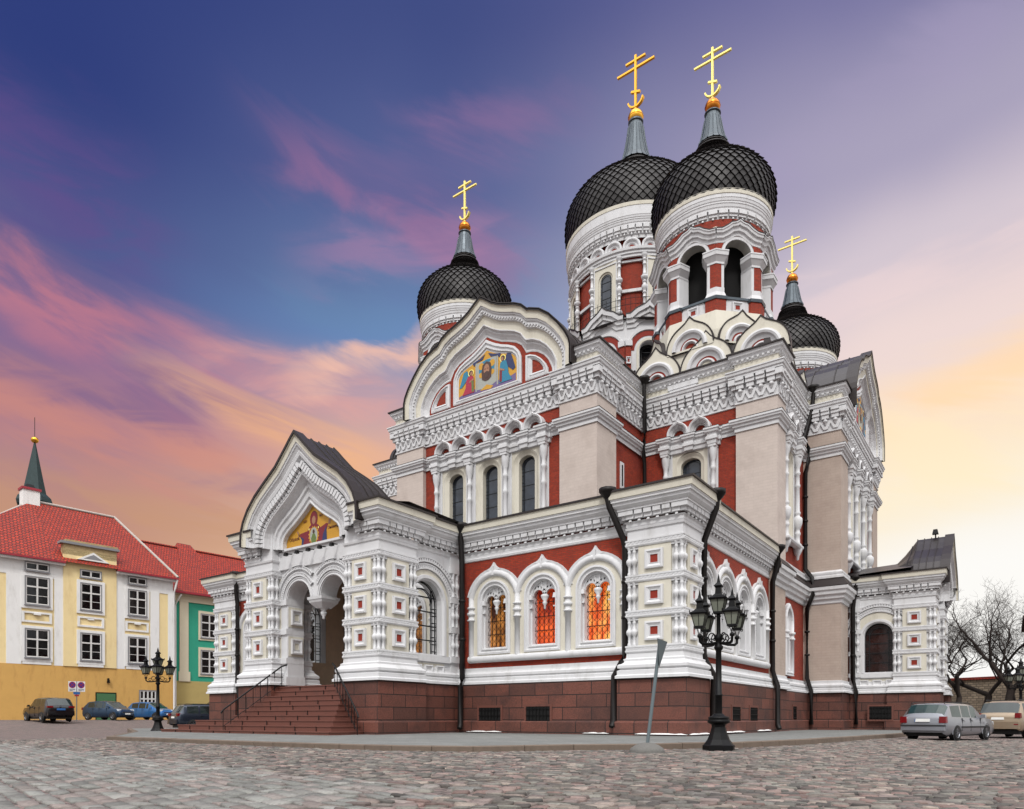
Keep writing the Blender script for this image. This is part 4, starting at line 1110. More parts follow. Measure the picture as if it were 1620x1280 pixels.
    for p in pa: g.box(Fr(fr.P(p[0], 0, 0)[:2], (1, 0), (0, -1)), -.045, .045, .3, .42, p[1] - .05, p[1] + .05, 'white')
    poly(g, fr, H(1.), -.07, 'brick')
    C = lambda t: [(a * k, z) for a, z in mirror(lerp(CO, CI, t))]
    def closed(o, i): return [(C(t) , oo, 'white') for t, oo in ((0, -.07), (0, .04), (.3, .06), (.36, .0), (.55, -.02), (.6, .03), (.75, .03), (.8, -.04), (1., -.05))]
    loft(g, fr, closed(0, 0), True)
    poly(g, fr, C(1.), -.052, 'mosaic_gold')
    for s in (-1, 1):
        no = [(2.82, 19.58), (2.82, 21.0), (3.1, 20.98), (3.5, 20.82), (3.85, 20.55), (4.15, 20.2), (4.3, 19.9), (4.33, 19.58)]
        ni = [(3.22, 19.92), (3.22, 20.66), (3.3, 20.66), (3.5, 20.56), (3.7, 20.4), (3.85, 20.2), (3.93, 20.05), (3.95, 19.92)]
        f = lambda q: [(s * a * k, z) for a, z in q]
        loft(g, fr, [(f(lerp(no, ni, t)), o, 'white') for t, o in ((0, -.07), (0, .04), (.3, .06), (.36, -.01), (.6, -.01), (.66, .03), (.8, .0), (1, -.06))], True)
    g.build('gable', church)
    # roof behind
    r = MB(xf)
    top = [(a * k, z + .02) for a, z in mirror(TG)]
    r.grid([[fr.P(a, .66 - 1.35 * j, z) for a, z in top] for j in range(8)], 'roof_metal')
    for j in range(8):
        sweep_face(r, fr, top, [(0, .6 - 1.35 * j), (.05, .6 - 1.35 * j), (.05, .66 - 1.35 * j), (0, .66 - 1.35 * j)], 'roof_edge')
    tri = tessellate_polygon([[Vector((a, z, 0)) for a, z in top]])
    r.mesh([fr.P(a, -8.75, z) for a, z in top], [tuple(t) for t in tri], 'roof_metal')
    r.build('gable_roof', church)
    # icon figures
    m = MB(xf); o = -.045
    P = lambda pts, d, mat: poly(m, fr, [(a * k, z) for a, z in pts], o + d * .005, mat)
    P([(-2.1, 19.86), (-2.1, 20.0), (-1.2, 20.25), (-.4, 20.0), (.5, 20.3), (1.3, 20.1), (2.1, 20.3), (2.1, 19.86)], 0, 'mos_lilac')
    P([(-.5, 19.95), (0, 20.2), (.5, 20.0), (.3, 19.88)], 1.6, 'mosaic_gold')
    P([(-.72, 20.05), (-.75, 21.62), (.72, 21.72), (.72, 20.2), (.1, 19.98)], 1, 'mos_white')
    P(disc(0, 21.12, .58, .55), 2, 'mos_teal')
    P(disc(-.4, 21.36, .2, .2), 3, 'mosaic_gold'); P(disc(.4, 21.36, .2, .2), 3, 'mosaic_gold'); P(disc(-.4, 20.84, .18, .16), 3, 'mosaic_gold'); P(disc(.4, 20.84, .18, .16), 3, 'mosaic_gold')
    P([(-.34, 20.55), (-.38, 21.0), (-.3, 21.4), (0, 21.56), (.3, 21.4), (.38, 21.0), (.34, 20.55), (.1, 20.42), (-.1, 20.42)], 4, 'mos_brown')
    P(disc(0, 21.06, .21, .34), 5, 'mos_skin')
    P([(-.2, 20.9), (0, 20.98), (.2, 20.9), (.1, 20.58), (-.1, 20.58)], 6, 'mos_brown')
    for s in (-1, 1):
        P([(s * .04, 21.14), (s * .16, 21.14), (s * .16, 21.1), (s * .04, 21.1)], 6, 'mos_ink')
        P([(s * .74, 19.98), (s * .74, 21.66), (s * .84, 21.68), (s * .84, 19.98)], 2, 'mos_white')
        P([(s * .5, 21.85), (s * .1, 22.02), (s * .3, 21.74), (s * .8, 21.66), (s * .95, 21.5), (s * 1.05, 21.72)], 3, 'mos_navy')
    robe = {1: ('mos_teal', 'mos_navy'), -1: ('mos_crimson', 'mos_teal')}
    for s in (-1, 1):
        a, b = robe[s]; dz = 0 if s > 0 else -.18
        P([(s * 1.3, 21.3 + dz), (s * 1.5, 21.6 + dz), (s * 1.75, 21.52 + dz), (s * 1.95, 21.0 + dz), (s * 2.08, 20.6 + dz * .5), (s * 1.9, 20.5), (s * 1.6, 20.75), (s * 1.45, 20.9)], 3, b)
        P([(s * .92, 20.0), (s * .95, 20.75), (s * 1.0, 21.12 + dz), (s * 1.16, 21.26 + dz), (s * 1.42, 21.2 + dz), (s * 1.55, 20.8), (s * 1.6, 20.4), (s * 1.85, 20.0)], 4, a)
        P([(s * .95, 20.05), (s * .98, 20.7), (s * 1.14, 20.74), (s * 1.12, 20.05)], 5, 'mos_maroon' if s > 0 else 'mos_green')
        P(disc(s * 1.18, 21.38 + dz, .22, .21), 3.5, 'gold_pale'); P(disc(s * 1.18, 21.38 + dz, .16, .16), 5.4, 'mos_brown'); P(disc(s * 1.14, 21.34 + dz, .1, .12), 6.4, 'mos_skin')
        P([(s * .95, 20.75), (s * 1.3, 20.62), (s * 1.32, 20.7), (s * .98, 20.86)], 6, 'mos_skin')
    m.build('gable_mosaic', church)
WT = lambda p: (A + p[0], 8.15 + p[1], p[2])
ST = lambda p: (1.33 - p[1], 27.5 + p[0], p[2])
tall_block(WT)
tall_block(ST, True)
# slit window in the side of the west arm
m = MB(); f = Fr((-8.44, 11.2), (0, 1), (1, 0)); m.box(f, .15, .6, 0, .05, 13.6, 15.1, 'white'); m.box(f, .3, .45, .0, .06, 13.75, 14.95, 'void'); m.build('slit_window', church)

# towers ----------------------------------------------------------------------
def kokoshnik(mb, fr, c, z0, r, pk, depth=1.6, tip=.42):
    k = keel(c, r, z0, z0 + .15, pk - .22, 8, tip)
    plate(mb, fr, k, [[(c + r * .76 * math.cos(PI - PI * i / 16), z0 + .1 + r * .76 * math.sin(PI * i / 16)) for i in range(17)]], -.3, .0, 'cream', 'roof_edge')
    sweep_face(mb, fr, k[1:-1], [(-.02, -.02), (-.02, .03), (.05, .04), (.05, -.3)], 'roof_edge')
    mb.grid([[fr.P(a, -.25, z - .02) for a, z in k], [fr.P(a, -depth, z - .05) for a, z in k]], 'roof_metal')
    zc = z0 + .1
    def arc(rr): return [(c + rr * math.cos(PI - PI * i / 16), zc + rr * math.sin(PI * i / 16)) for i in range(17)]
    q = r * .7
    loft(mb, fr, [(arc(q * 1.1), .0, 'white'), (arc(q * 1.08), .1, 'white'), (arc(q * .98), .14, 'white'), (arc(q * .88), .1, 'white'), (arc(q * .84), .02, 'white'), (arc(q * .8), -.02, 'white'), (arc(q * .62), -.08, 'white'), (arc(q * .6), -.1, 'red_panel'), (arc(q * .52), -.1, 'red_panel'), (arc(q * .5), -.02, 'white'), (arc(q * .42), .0, 'white'), (arc(q * .38), -.05, 'white'), (arc(q * .34), -.14, 'white')], False, True)
    mb.face([fr.P(a, -.14, z) for a, z in arc(q * .34)], 'brick')
    mb.face([fr.P(a, -.3, z) for a, z in arc(q * 1.1)], 'cream')
def tower_body(sx, xf, side_low):
    """square tower stump with cornice and gables (mirrored by sx)"""
    m = MB(xf)
    plate(m, Fr((-8.6, 14.2), (1, 0), (0, -1)), rect(-.5, 8.0, 8.8, 19.4), [rect(2.25, 4.15, 10, 15.9)], -.5, 0, 'brick')
    f = Fr((-.78, 14.5), (0, 1), (1, 0))
    plate(m, f, rect(-.4, 6.4, 1.9, 19.4), [rect(1.9, 3.5, 10.4, 15.9)], -.5, 0, 'brick')
    m.box(Fr((-9.0, 14.4), (1, 0), (0, -1)), 0, 8, -5, -.02, 19.3, 20.3, 'cream')
    # corner pilaster
    P = [(-2.7, 13.9), (-.5, 13.9), (-.5, 15.5), (-2.7, 15.5)]
    m.grid([[(x, y, 8.8) for x, y in P], [(x, y, 20.2) for x, y in P]], 'beige', False, True)
    PT = [(-9.0, 14.2), (-2.7, 14.2), (-2.7, 13.9), (-.5, 13.9), (-.5, 15.5), (-.78, 15.5), (-.78, 21.0)]
    if sx < 0: pass
    string_course(m, PT)
    upper_cornice(m, PT, [PT])
    fa = Fr((-9.0, 14.2), (1, 0), (0, -1))
    m.box(fa, 2.4, 4.0, 0, .16, 19.42, 19.8, 'white'); m.box(fa, 2.3, 4.1, 0, .2, 19.6, 19.86, 'white')
    m.build('tower_wall', church)
    fo = Fr((0, 14.2), (1, 0), (0, -1))
    window_order(xf, fo, [-6.82, -4.0], [-6.05, -4.77], .64, None, wins=(-5.41,))
    tall_window(fo, -5.41, xf, .6, 9.95, 15.5)
    f2 = Fr((-.78, 14.5), (0, 1), (1, 0))
    if side_low:
        window_order(xf, f2, [1.45, 3.95], [2.1, 3.3], .6, 10.5, wins=(2.7,))
        tall_window(f2, 2.7, xf, .5, 10.9, 15.5)
        # lower storey on the flank
        m = MB(xf)
        Q = [(-2.5, 12.25), (-.32, 12.25), (-.32, 14.75), (-2.5, 14.75)]
        m.grid([[(x, y, 1.9) for x, y in Q], [(x, y, 8.9) for x, y in Q]], 'tan', False, True)  # flank pilaster in the beige copy with shade painted in
        W = [(-.32, 12.25), (-.32, 14.75), (-.75, 14.75), (-.75, 20.9)]
        base_moulds(m, W)
        sweep_plan(m, W, [(.0, 7.4), (.06, 7.44), (.08, 7.62), (.2, 7.7), (.22, 7.86), (.34, 7.95), (.36, 8.15), (.44, 8.2), (.46, 8.38)], 'white')
        sweep_plan(m, W, [(.46, 8.38), (.48, 8.42), (.1, 8.92)], 'roof_edge')
        sweep_plan(m, [(-.75, 12.2), (-.75, 20.9)], [(.1, 8.9), (.2, 8.92), (.2, 9.05), (.1, 9.1), (.14, 9.2), (.14, 9.28), (.0, 9.4)], 'white')
        granite_block(m, [(-.26, 12.2), (-.26, 14.8), (-.5, 14.8), (-.5, 20.9)])
        fb = Fr((-.76, 14.75), (0, 1), (1, 0))
        k = keel(1.95, .78, 3.05, 6.15, 7.05, 8, .25)
        i1 = arch(1.95, .36, 3.5, 6.0, 12)
        k2, i2 = resample(k, 30), resample(i1, 30)
        loft(m, fb, [(lerp(k2, i2, t), o, 'white') for t, o in ((0, 0), (0, .16), (.15, .24), (.4, .2), (.45, .08), (.6, .1), (.7, .04), (.9, .0), (1, -.15))], True)
        poly(m, fb, i1, -.15, 'cream')
        for s in (-1, 1):
            pp = fb.P(1.95 + s * .62, .14, 0)[:2]
            lathe(m, pp, [(.12, 3.1), (.12, 5.0), (.18, 5.02), (.18, 5.1), (.13, 5.12), (.13, 5.3), (.2, 5.34), (.2, 5.44), (.12, 5.46), (.12, 6.1)], 8, 'white')
        m.box(fb, 1.1, 2.8, 0, .22, 2.98, 3.2, 'white', .05)
        m.build('tower_lower_wall', church)
        grate(Fr((-.5, 14.8), (0, 1), (1, 0)), 2.2, 3.0, .5, 1.25, xf)
def mirror_xf(p): return (2 * A - p[0], p[1], p[2])
tower_body(1, None, True)
tower_body(-1, mirror_xf, False)

SMALL = [(3.36, 30.7), (3.55, 31.2), (3.64, 31.7), (3.66, 32.15), (3.57, 32.7), (3.28, 33.25), (2.8, 33.72), (2.2, 34.1), (1.68, 34.42), (1.3, 34.78), (1.12, 35.15), (1.05, 35.45)]
SNECK = [(1.08, 35.4), (1.0, 35.52), (.86, 35.8), (.76, 36.1), (.78, 36.22), (.66, 36.26)]
SCONE = [(.92, 35.95), (.76, 36.3), (.64, 36.8), (.54, 37.35), (.47, 37.65), (.43, 37.9), (.5, 37.94), (.5, 38.0), (.2, 38.03)]
def scaled_dome(cx, cy, prof, n, rows, parent, dz=0.):
    m = MB()
    L = [0]
    for a, b in zip(prof, prof[1:]): L.append(L[-1] + math.hypot(b[0] - a[0], b[1] - a[1]))
    def at(t):
        d = max(0, min(1, t)) * L[-1]
        for i in range(len(L) - 1):
            if d <= L[i + 1] + 1e-9:
                k = (d - L[i]) / (L[i + 1] - L[i]); a, b = prof[i], prof[i + 1]
                tr, tz = b[0] - a[0], b[1] - a[1]; q = math.hypot(tr, tz)
                return a[0] + tr * k, a[1] + tz * k, tz / q, -tr / q
    lathe(m, (cx, cy), [(r - .05, z + dz) for r, z in prof], n, 'dome_under')
    # progressively shorter rows towards the crown
    ts = [0.]; w = 1.
    for j in range(rows): 
        r = at(ts[-1] / max(ts[-1], rows * 1.) if False else min(1, j / rows))[0]
        ts.append(ts[-1] + max(.3, r / prof[0][0]))
    ts = [t / ts[-1] for t in ts]
    def pt(j, i, off):
        jj = min(rows, max(0, j)); j0 = int(jj); r, z, nr, nz = at(ts[j0] + (jj - j0) * (ts[min(rows, j0 + 1)] - ts[j0]))
        th = 2 * PI * i / n
        r2 = r + nr * off
        return (cx + r2 * math.cos(th), cy + r2 * math.sin(th), z + dz + nz * off)
    for j in range(-1, rows - 1):
        for i in range(n):
            o = .5 * ((j + 2) % 2)
            top, bot = pt(j + 2, i + o, -.01), pt(j, i + o, .12)
            l, r_ = pt(j + 1, i + o - .455, .05), pt(j + 1, i + o + .455, .05)
            lb, rb = pt(j + 1, i + o - .44, -.03), pt(j + 1, i + o + .44, -.03); bb = pt(j + .08, i + o, .0)
            m.mesh([top, l, bot, r_, lb, rb, bb], [(0, 1, 2, 3), (1, 4, 6, 2), (3, 2, 6, 5)], 'dome_tile')
    r0, z0_ = prof[0]
    lathe(m, (cx, cy), [(r0 - .2, z0_ - .06), (r0 + .14, z0_ - .06), (r0 + .17, z0_ + .03), (r0 + .1, z0_ + .12)], n, 'dome_tile', True, dz)
    return m.build('onion_dome', parent)
def cross(cx, cy, z0, h, parent, mat):
    """eight-pointed cross with a crescent at its foot; bars run along x"""
    m = MB(); f = Fr((cx, cy), (1, 0), (0, -1)); w = h * .024; t = h * .018
    cnt = [0]
    def bar(p, q, ww):
        cnt[0] += 1; tt = t + .004 * cnt[0]
        fbar(m, f, p, q, ww * .78, tt, mat, 2 * tt)
        fbar(m, f, q, p, ww * .78, -tt, mat, .0005)
    bar((0, z0), (0, z0 + h), h * .05)
    bar((-h * .36, z0 + h * .77), (h * .36, z0 + h * .77), h * .04)
    bar((-h * .19, z0 + h * .91), (h * .19, z0 + h * .91), h * .038)
    bar((-h * .085, z0 + h * .37), (h * .085, z0 + h * .31), h * .045)
    pts = [(h * .145 * math.cos(PI * 1.05 + PI * .9 * i / 10), z0 + h * .22 + h * .145 * math.sin(PI * 1.05 + PI * .9 * i / 10)) for i in range(11)]
    for p, q in zip(pts, pts[1:]): bar(p, q, h * .034)
    m.build('cross', parent)
def spire(cx, cy, neck, cone, ball_z, ball_r, cz, ch, parent, dz=0., n=16, cmat='gold_pale', bmat='gold_dark'):
    m = MB()
    lathe(m, (cx, cy), neck, 24, 'dome_tile', True, dz)
    for r, z in ((neck[0][0] * .98, neck[0][1] + .1), (neck[2][0], neck[2][1]), (neck[3][0], neck[3][1])):
        lathe(m, (cx, cy), [(r - .05, z), (r + .05, z + .02), (r + .05, z + .08), (r - .05, z + .1)], 24, 'dome_tile', True, dz)
    lathe(m, (cx, cy), cone, n, 'zinc', False, dz)
    for i in range(n):
        th = 2 * PI * (i + .0) / n
        tube(m, [(cx + (r + .01) * math.cos(th), cy + (r + .01) * math.sin(th), z + dz) for r, z in cone[:5]], .022 * cone[0][0] / .7, 'zinc', 4)
    m.build('spire', parent)
    m = MB()
    lathe(m, (cx, cy), [(ball_r * math.sin(PI * i / 12) + .001, ball_z + dz - ball_r * math.cos(PI * i / 12)) for i in range(13)], 20, bmat)
    lathe(m, (cx, cy), [(ball_r * 1.01, ball_z + dz - .03), (ball_r * 1.05, ball_z + dz), (ball_r * 1.01, ball_z + dz + .03)], 20, bmat)
    m.build('ball', parent)
    cross(cx, cy, cz + dz, ch, parent, cmat)
def drum_cornice(m, c, R, z0, zd0, zd1, zt, n=48, npitch=48):
    """round cornice: brackets at zd0-zd1, mouldings to zt, cream lip"""
    lathe(m, c, [(R - .28, zd0 - .3), (R - .28, zd0 - .05), (R - .2, zd0), (R - .2, zd1), (R - .06, zd1 + .02), (R - .06, zd1 + .1), (R - .02, zd1 + .16), (R, zd1 + .3), (R + .03, zd1 + .34), (R + .03, zd1 + .42), (R + .06, zd1 + .46), (R + .08, zd1 + .6), (R + .1, zd1 + .62), (R + .1, zt - .3)], n, 'white', False)
    lathe(m, c, [(R + .1, zt - .3), (R + .13, zt - .28), (R + .14, zt - .02), (R - .4, zt)], n, 'cream', False)
    h = zd1 - zd0
    for i in range(npitch):
        th = 2 * PI * i / npitch
        a, nn = (-math.sin(th), math.cos(th)), (math.cos(th), math.sin(th))
        f = Fr((c[0] + (R - .22) * nn[0], c[1] + (R - .22) * nn[1]), a, nn); p = 2 * PI * (R - .1) / npitch
        m.box(f, -p / 2 + .04, p / 2 - .04, 0, .2, zd0 + h * .55, zd1, 'white')
        m.box(f, -p / 2 + .06, p / 2 - .06, 0, .13, zd0 + h * .2, zd0 + h * .55, 'white')
        m.box(f, -.06, .06, 0, .12, zd0 - h * .12, zd0 + h * .2, 'white', .03)
def octa(c, R, t0): return [(c[0] + R * math.cos(t0 + 2 * PI * i / 8), c[1] + R * math.sin(t0 + 2 * PI * i / 8)) for i in range(8)]
def belfry(cx, cy, dz=0., cornertype=True, gables=True):
    tw = empty('bell_tower', (0, 0, 0), parent=church)
    c = (cx, cy); t0 = -PI / 2 - PI / 8
    Z = lambda z: z + dz
    m = MB()
    Rc = 3.5; ap = Rc * math.cos(PI / 8)
    O = octa(c, Rc, t0)
    # sloping skirt, parapet
    prism(m, octa(c, 3.95, t0), Z(20.3), Z(22.6), 'cream', 1., .98)
    prism(m, octa(c, 3.86, t0), Z(22.58), Z(23.8), 'cream', 1., .94)
    for i in range(8):
        f, L = fr_between(O[i], O[(i + 1) % 8])
        # low wall between the piers
        m.box(f, .45, L - .45, -.5, -.06, Z(23.3), Z(24.55), 'white')
        m.box(f, .4, L - .4, -.55, .02, Z(24.55), Z(24.68), 'zinc')
        sq_panel(m, Fr(f.P(0, -.06, 0)[:2], f.a, f.n), L / 2, Z(24.12), .3, False, .34)
        # arched wall with wavy gable
        zs = Z(27.15)
        a0 = arch(L / 2, .84, zs - .1, zs, 14)
        g = [(-.02, zs - .1)] + a0 + [(L + .02, zs - .1), (L + .02, Z(28.26))]
        tip = [(L - .25, Z(28.3)), (L - .55, Z(28.47)), (L / 2 + .5, Z(28.7)), (L / 2 + .2, Z(28.78)), (L / 2, Z(28.92)), (L / 2 - .2, Z(28.78)), (L / 2 - .5, Z(28.7)), (.55, Z(28.47)), (.25, Z(28.3)), (-.02, Z(28.26))]
        plate(m, f, g + tip, [], -.6, .0, 'white')
        m.grid([[f.P(a, .0, z) for a, z in a0], [f.P(a, -.62, z) for a, z in a0]], 'cream', True)
        def arc(rr, d=0.): return [(L / 2 + rr * math.cos(PI - PI * k / 14), zs + rr * math.sin(PI * k / 14)) for k in range(15)]
        loft(m, f, [(arc(.84), .0, 'white'), (arc(.84), .05, 'white'), (arc(.98), .05, 'white'), (arc(1.0), .01, 'white')], False, True)
        ob = [(-.02, Z(27.5)), (.12, Z(27.62))] + [(L / 2 + 1.36 * math.cos(PI - PI * k / 12), zs + 1.2 * math.sin(PI * k / 12)) for k in range(3, 10)] + [(L - .12, Z(27.62)), (L + .02, Z(27.5))]
        ib = [(.12, Z(27.15)), (.3, Z(27.3))] + [(L / 2 + 1.04 * math.cos(PI - PI * k / 12), zs + 1.0 * math.sin(PI * k / 12)) for k in range(3, 10)] + [(L - .3, Z(27.3)), (L - .12, Z(27.15))]
        loft(m, f, [(arc(1.03), .03, 'brick'), (arc(1.34), .032, 'brick')])
        for e in (0, L - .34): m.box(f, e, e + .34, -.1, .03, Z(27.2), Z(27.62), 'brick')
        wave = [(-.12, Z(28.24))] + [p for p in reversed(tip)] + [(L + .12, Z(28.24))]
        sweep_face(m, f, wave, [(-.62, .0), (-.6, .06), (-.42, .08), (-.4, .18), (-.2, .2), (-.18, .3), (-.05, .32), (-.04, .36), (.03, .36)], 'white')
        sweep_face(m, f, wave, [(.03, .38), (.07, .38), (.05, -.6)], 'roof_edge')
        # corner pier
        P = O[i]; pv = O[i - 1]; nx = O[(i + 1) % 8]
        def toward(p, q, d): 
            l = math.hypot(q[0] - p[0], q[1] - p[1]); return (p[0] + (q[0] - p[0]) * d / l, p[1] + (q[1] - p[1]) * d / l)
        k = (c[0] - P[0], c[1] - P[1]); kl = math.hypot(*k); k = (k[0] / kl, k[1] / kl)
        def pierpoly(e, d, ins):
            p = (P[0] - k[0] * e, P[1] - k[1] * e)
            va = (pv[0] - P[0], pv[1] - P[1]); vb = (nx[0] - P[0], nx[1] - P[1]); la = math.hypot(*va)
            a = (p[0] + va[0] / la * d, p[1] + va[1] / la * d); b = (p[0] + vb[0] / la * d, p[1] + vb[1] / la * d)
            return [a, p, b, (b[0] + k[0] * ins, b[1] + k[1] * ins), (a[0] + k[0] * ins, a[1] + k[1] * ins)]
        def stage(e0, d0, z0, e1, d1, z1, mat):
            q0, q1 = pierpoly(e0, d0, .75), pierpoly(e1, d1, .75)
            m.grid([[(x, y, Z(z0)) for x, y in q0], [(x, y, Z(z1)) for x, y in q1]], mat, False, True)
        stage(.12, .62, 23.3, .12, .62, 24.45, 'brick')
        stage(.18, .68, 24.45, .2, .7, 24.62, 'zinc')
        stage(.16, .64, 24.6, .06, .52, 24.9, 'white'); stage(.06, .52, 24.9, .06, .52, 25.15, 'white')
        stage(.0, .5, 25.1, .0, .5, 26.6, 'white'); stage(.02, .34, 25.15, .02, .34, 26.55, 'brick')
        stage(.05, .52, 26.5, .05, .52, 26.62, 'white'); stage(.05, .52, 26.62, .24, .74, 26.9, 'white'); stage(.26, .76, 26.9, .28, .78, 27.12, 'white'); stage(.3, .8, 27.12, .3, .8, 27.2, 'white'); stage(.3, .8, 27.2, .05, .5, 27.36, 'white')
    prism(m, octa(c, 2.4, t0), Z(23.2), Z(28.4), 'void')  # added black core, paints in the shade inside the open belfry
    m.face([(x, y, Z(28.34)) for x, y in octa(c, 3.4, t0)], 'cream')
    m.face([(x, y, Z(23.92)) for x, y in octa(c, 3.4, t0)], 'void')  # floor painted black for the same inner shade
    prism(m, octa(c, 3.55, t0), Z(28.35), Z(28.75), 'cream', 1., .93)
    lathe(m, c, [(3.22, Z(28.3)), (3.22, Z(29.2))], 40, 'brick', False)
    drum_cornice(m, c, 3.38, Z(28.3), Z(29.22), Z(29.66), Z(30.78), 48, 36)
    m.build('belfry', tw)
    if gables:
        for th, dd in ((-PI / 2, 4.15), (0, 4.65), (PI, 4.65)):
            f = None
        k = MB()
        for j, (xc, pk) in enumerate(((-3.05, 22.75), (0, 22.75), (3.05, 22.6))):
            kokoshnik(k, Fr((cx + .95, cy - 3.75), (1, 0), (0, -1)), xc, 20.4, 1.5, pk, .5)
            kokoshnik(k, Fr((cx + 4.45, cy + .8), (0, 1), (1, 0)), xc, 20.4, 1.5, pk, .5)
            kokoshnik(k, Fr((cx - 4.45, cy + .8), (0, -1), (-1, 0)), xc, 20.4, 1.5, pk, .5)
        for i in range(8):
            th = -PI / 2 + i * PI / 4
            f = Fr((cx + 3.78 * math.cos(th), cy + 3.78 * math.sin(th)), (-math.sin(th), math.cos(th)), (math.cos(th), math.sin(th)))
            kokoshnik(k, f, 0, 21.75, 1.38, 23.85, .6)
        P = [(cx - 4.4, cy - 3.9), (cx + 4.5, cy - 3.9), (cx + 4.5, cy + 4.5), (cx - 4.4, cy + 4.5)]
        prism(k, P, 20.2, 21.6, 'roof_metal', .97, .82)
        k.build('kokoshnik_gables', tw)
    scaled_dome(cx, cy, SMALL, 46, 32, tw, dz)
    spire(cx, cy, SNECK, SCONE, 38.42, .46, 38.86, 3.25, tw, dz)
    return tw
belfry(-5.5, 18.1)
belfry(-25.4, 18.1, .75)
belfry(-5.75, 38.3, -.2, True, False)

# main drum -------------------------------------------------------------------
mt = empty('main_dome', (0, 0, 0), parent=church)
c = (-15.55, 28.2)
m = MB()
lathe(m, c, [(5.0, 30), (5.0, 37)], 64, 'brick', False)
R = 5.2
drum_cornice(m, c, 5.6, 36.4, 36.75, 37.35, 38.95, 72, 64)
lathe(m, c, [(R, 35.1), (R + .12, 35.12), (R + .12, 35.3), (R + .2, 35.34), (R + .2, 35.5), (R + .3, 35.56), (R + .32, 35.74), (R + .1, 35.8)], 64, 'white', False)
for i in range(24):
    th = -PI / 2 + 2 * PI * (i + .5) / 24
    f = Fr((c[0] + 5.16 * math.cos(th), c[1] + 5.16 * math.sin(th)), (-math.sin(th), math.cos(th)), (math.cos(th), math.sin(th)))
    k = resample(keel(0, .68, 35.76, 35.82, 36.5, 8, .3), 20); ii = resample(arch(0, .22, 35.76, 35.86, 10), 20)
    loft(m, f, [(lerp(k, ii, t), o, 'white') for t, o in ((0, 0), (0, .22), (.2, .26), (.35, .24), (.5, .12), (.8, .1), (1, .02))])
    m.face([f.P(a, .03, z) for a, z in ii], 'brick')
for i in range(8):
    th = -PI / 2 + 2 * PI * i / 8
    f = Fr((c[0] + 5.12 * math.cos(th), c[1] + 5.12 * math.sin(th)), (-math.sin(th), math.cos(th)), (math.cos(th), math.sin(th)))
    plate(m, f, rect(-1.02, 1.02, 30.3, 35.14), [arch(0, .62, 30.7, 33.9, 12)], -.1, .12, 'cream')
    loft(m, f, [(arch(0, .64, 30.7, 33.9, 12), .12, 'cream'), (arch(0, .58, 30.72, 33.9, 12), .02, 'cream'), (arch(0, .48, 30.75, 33.9, 12), .02, 'cream'), (arch(0, .48, 30.75, 33.9, 12), -.04, 'cream')], True)
    loft(m, f, [(rect(-.98, .98, 30.4, 34.95), .12, 'white'), (rect(-.98, .98, 30.4, 34.95), .18, 'white'), (rect(-.9, .9, 30.4, 34.86), .18, 'white'), (rect(-.9, .9, 30.4, 34.86), .12, 'white')], True)
    leaded(m, f, 0, .5, 30.7, 33.9, .5, -.03); lead_bars(m, f, 0, .5, 30.7, 33.9, .5, -.005, 2, 5, .03)
    for s in (-1, 1):
        p = f.P(s * 1.16, .12, 0)[:2]
        turned_column(m, p, 30.3, 32.75, .2); turned_column(m, p, 32.75, 35.2, .2)
    th2 = th + PI / 8
    f = Fr((c[0] + 5.02 * math.cos(th2), c[1] + 5.02 * math.sin(th2)), (-math.sin(th2), math.cos(th2)), (math.cos(th2), math.sin(th2)))
    for z0, z1 in ((32.6, 32.82), (34.85, 35.0)): m.box(f, -.9, .9, -.2, .1, z0, z1, 'white')
    m.box(f, -.7, .7, -.2, .05, 35.0, 35.14, 'red_panel')
m.build('drum', mt)
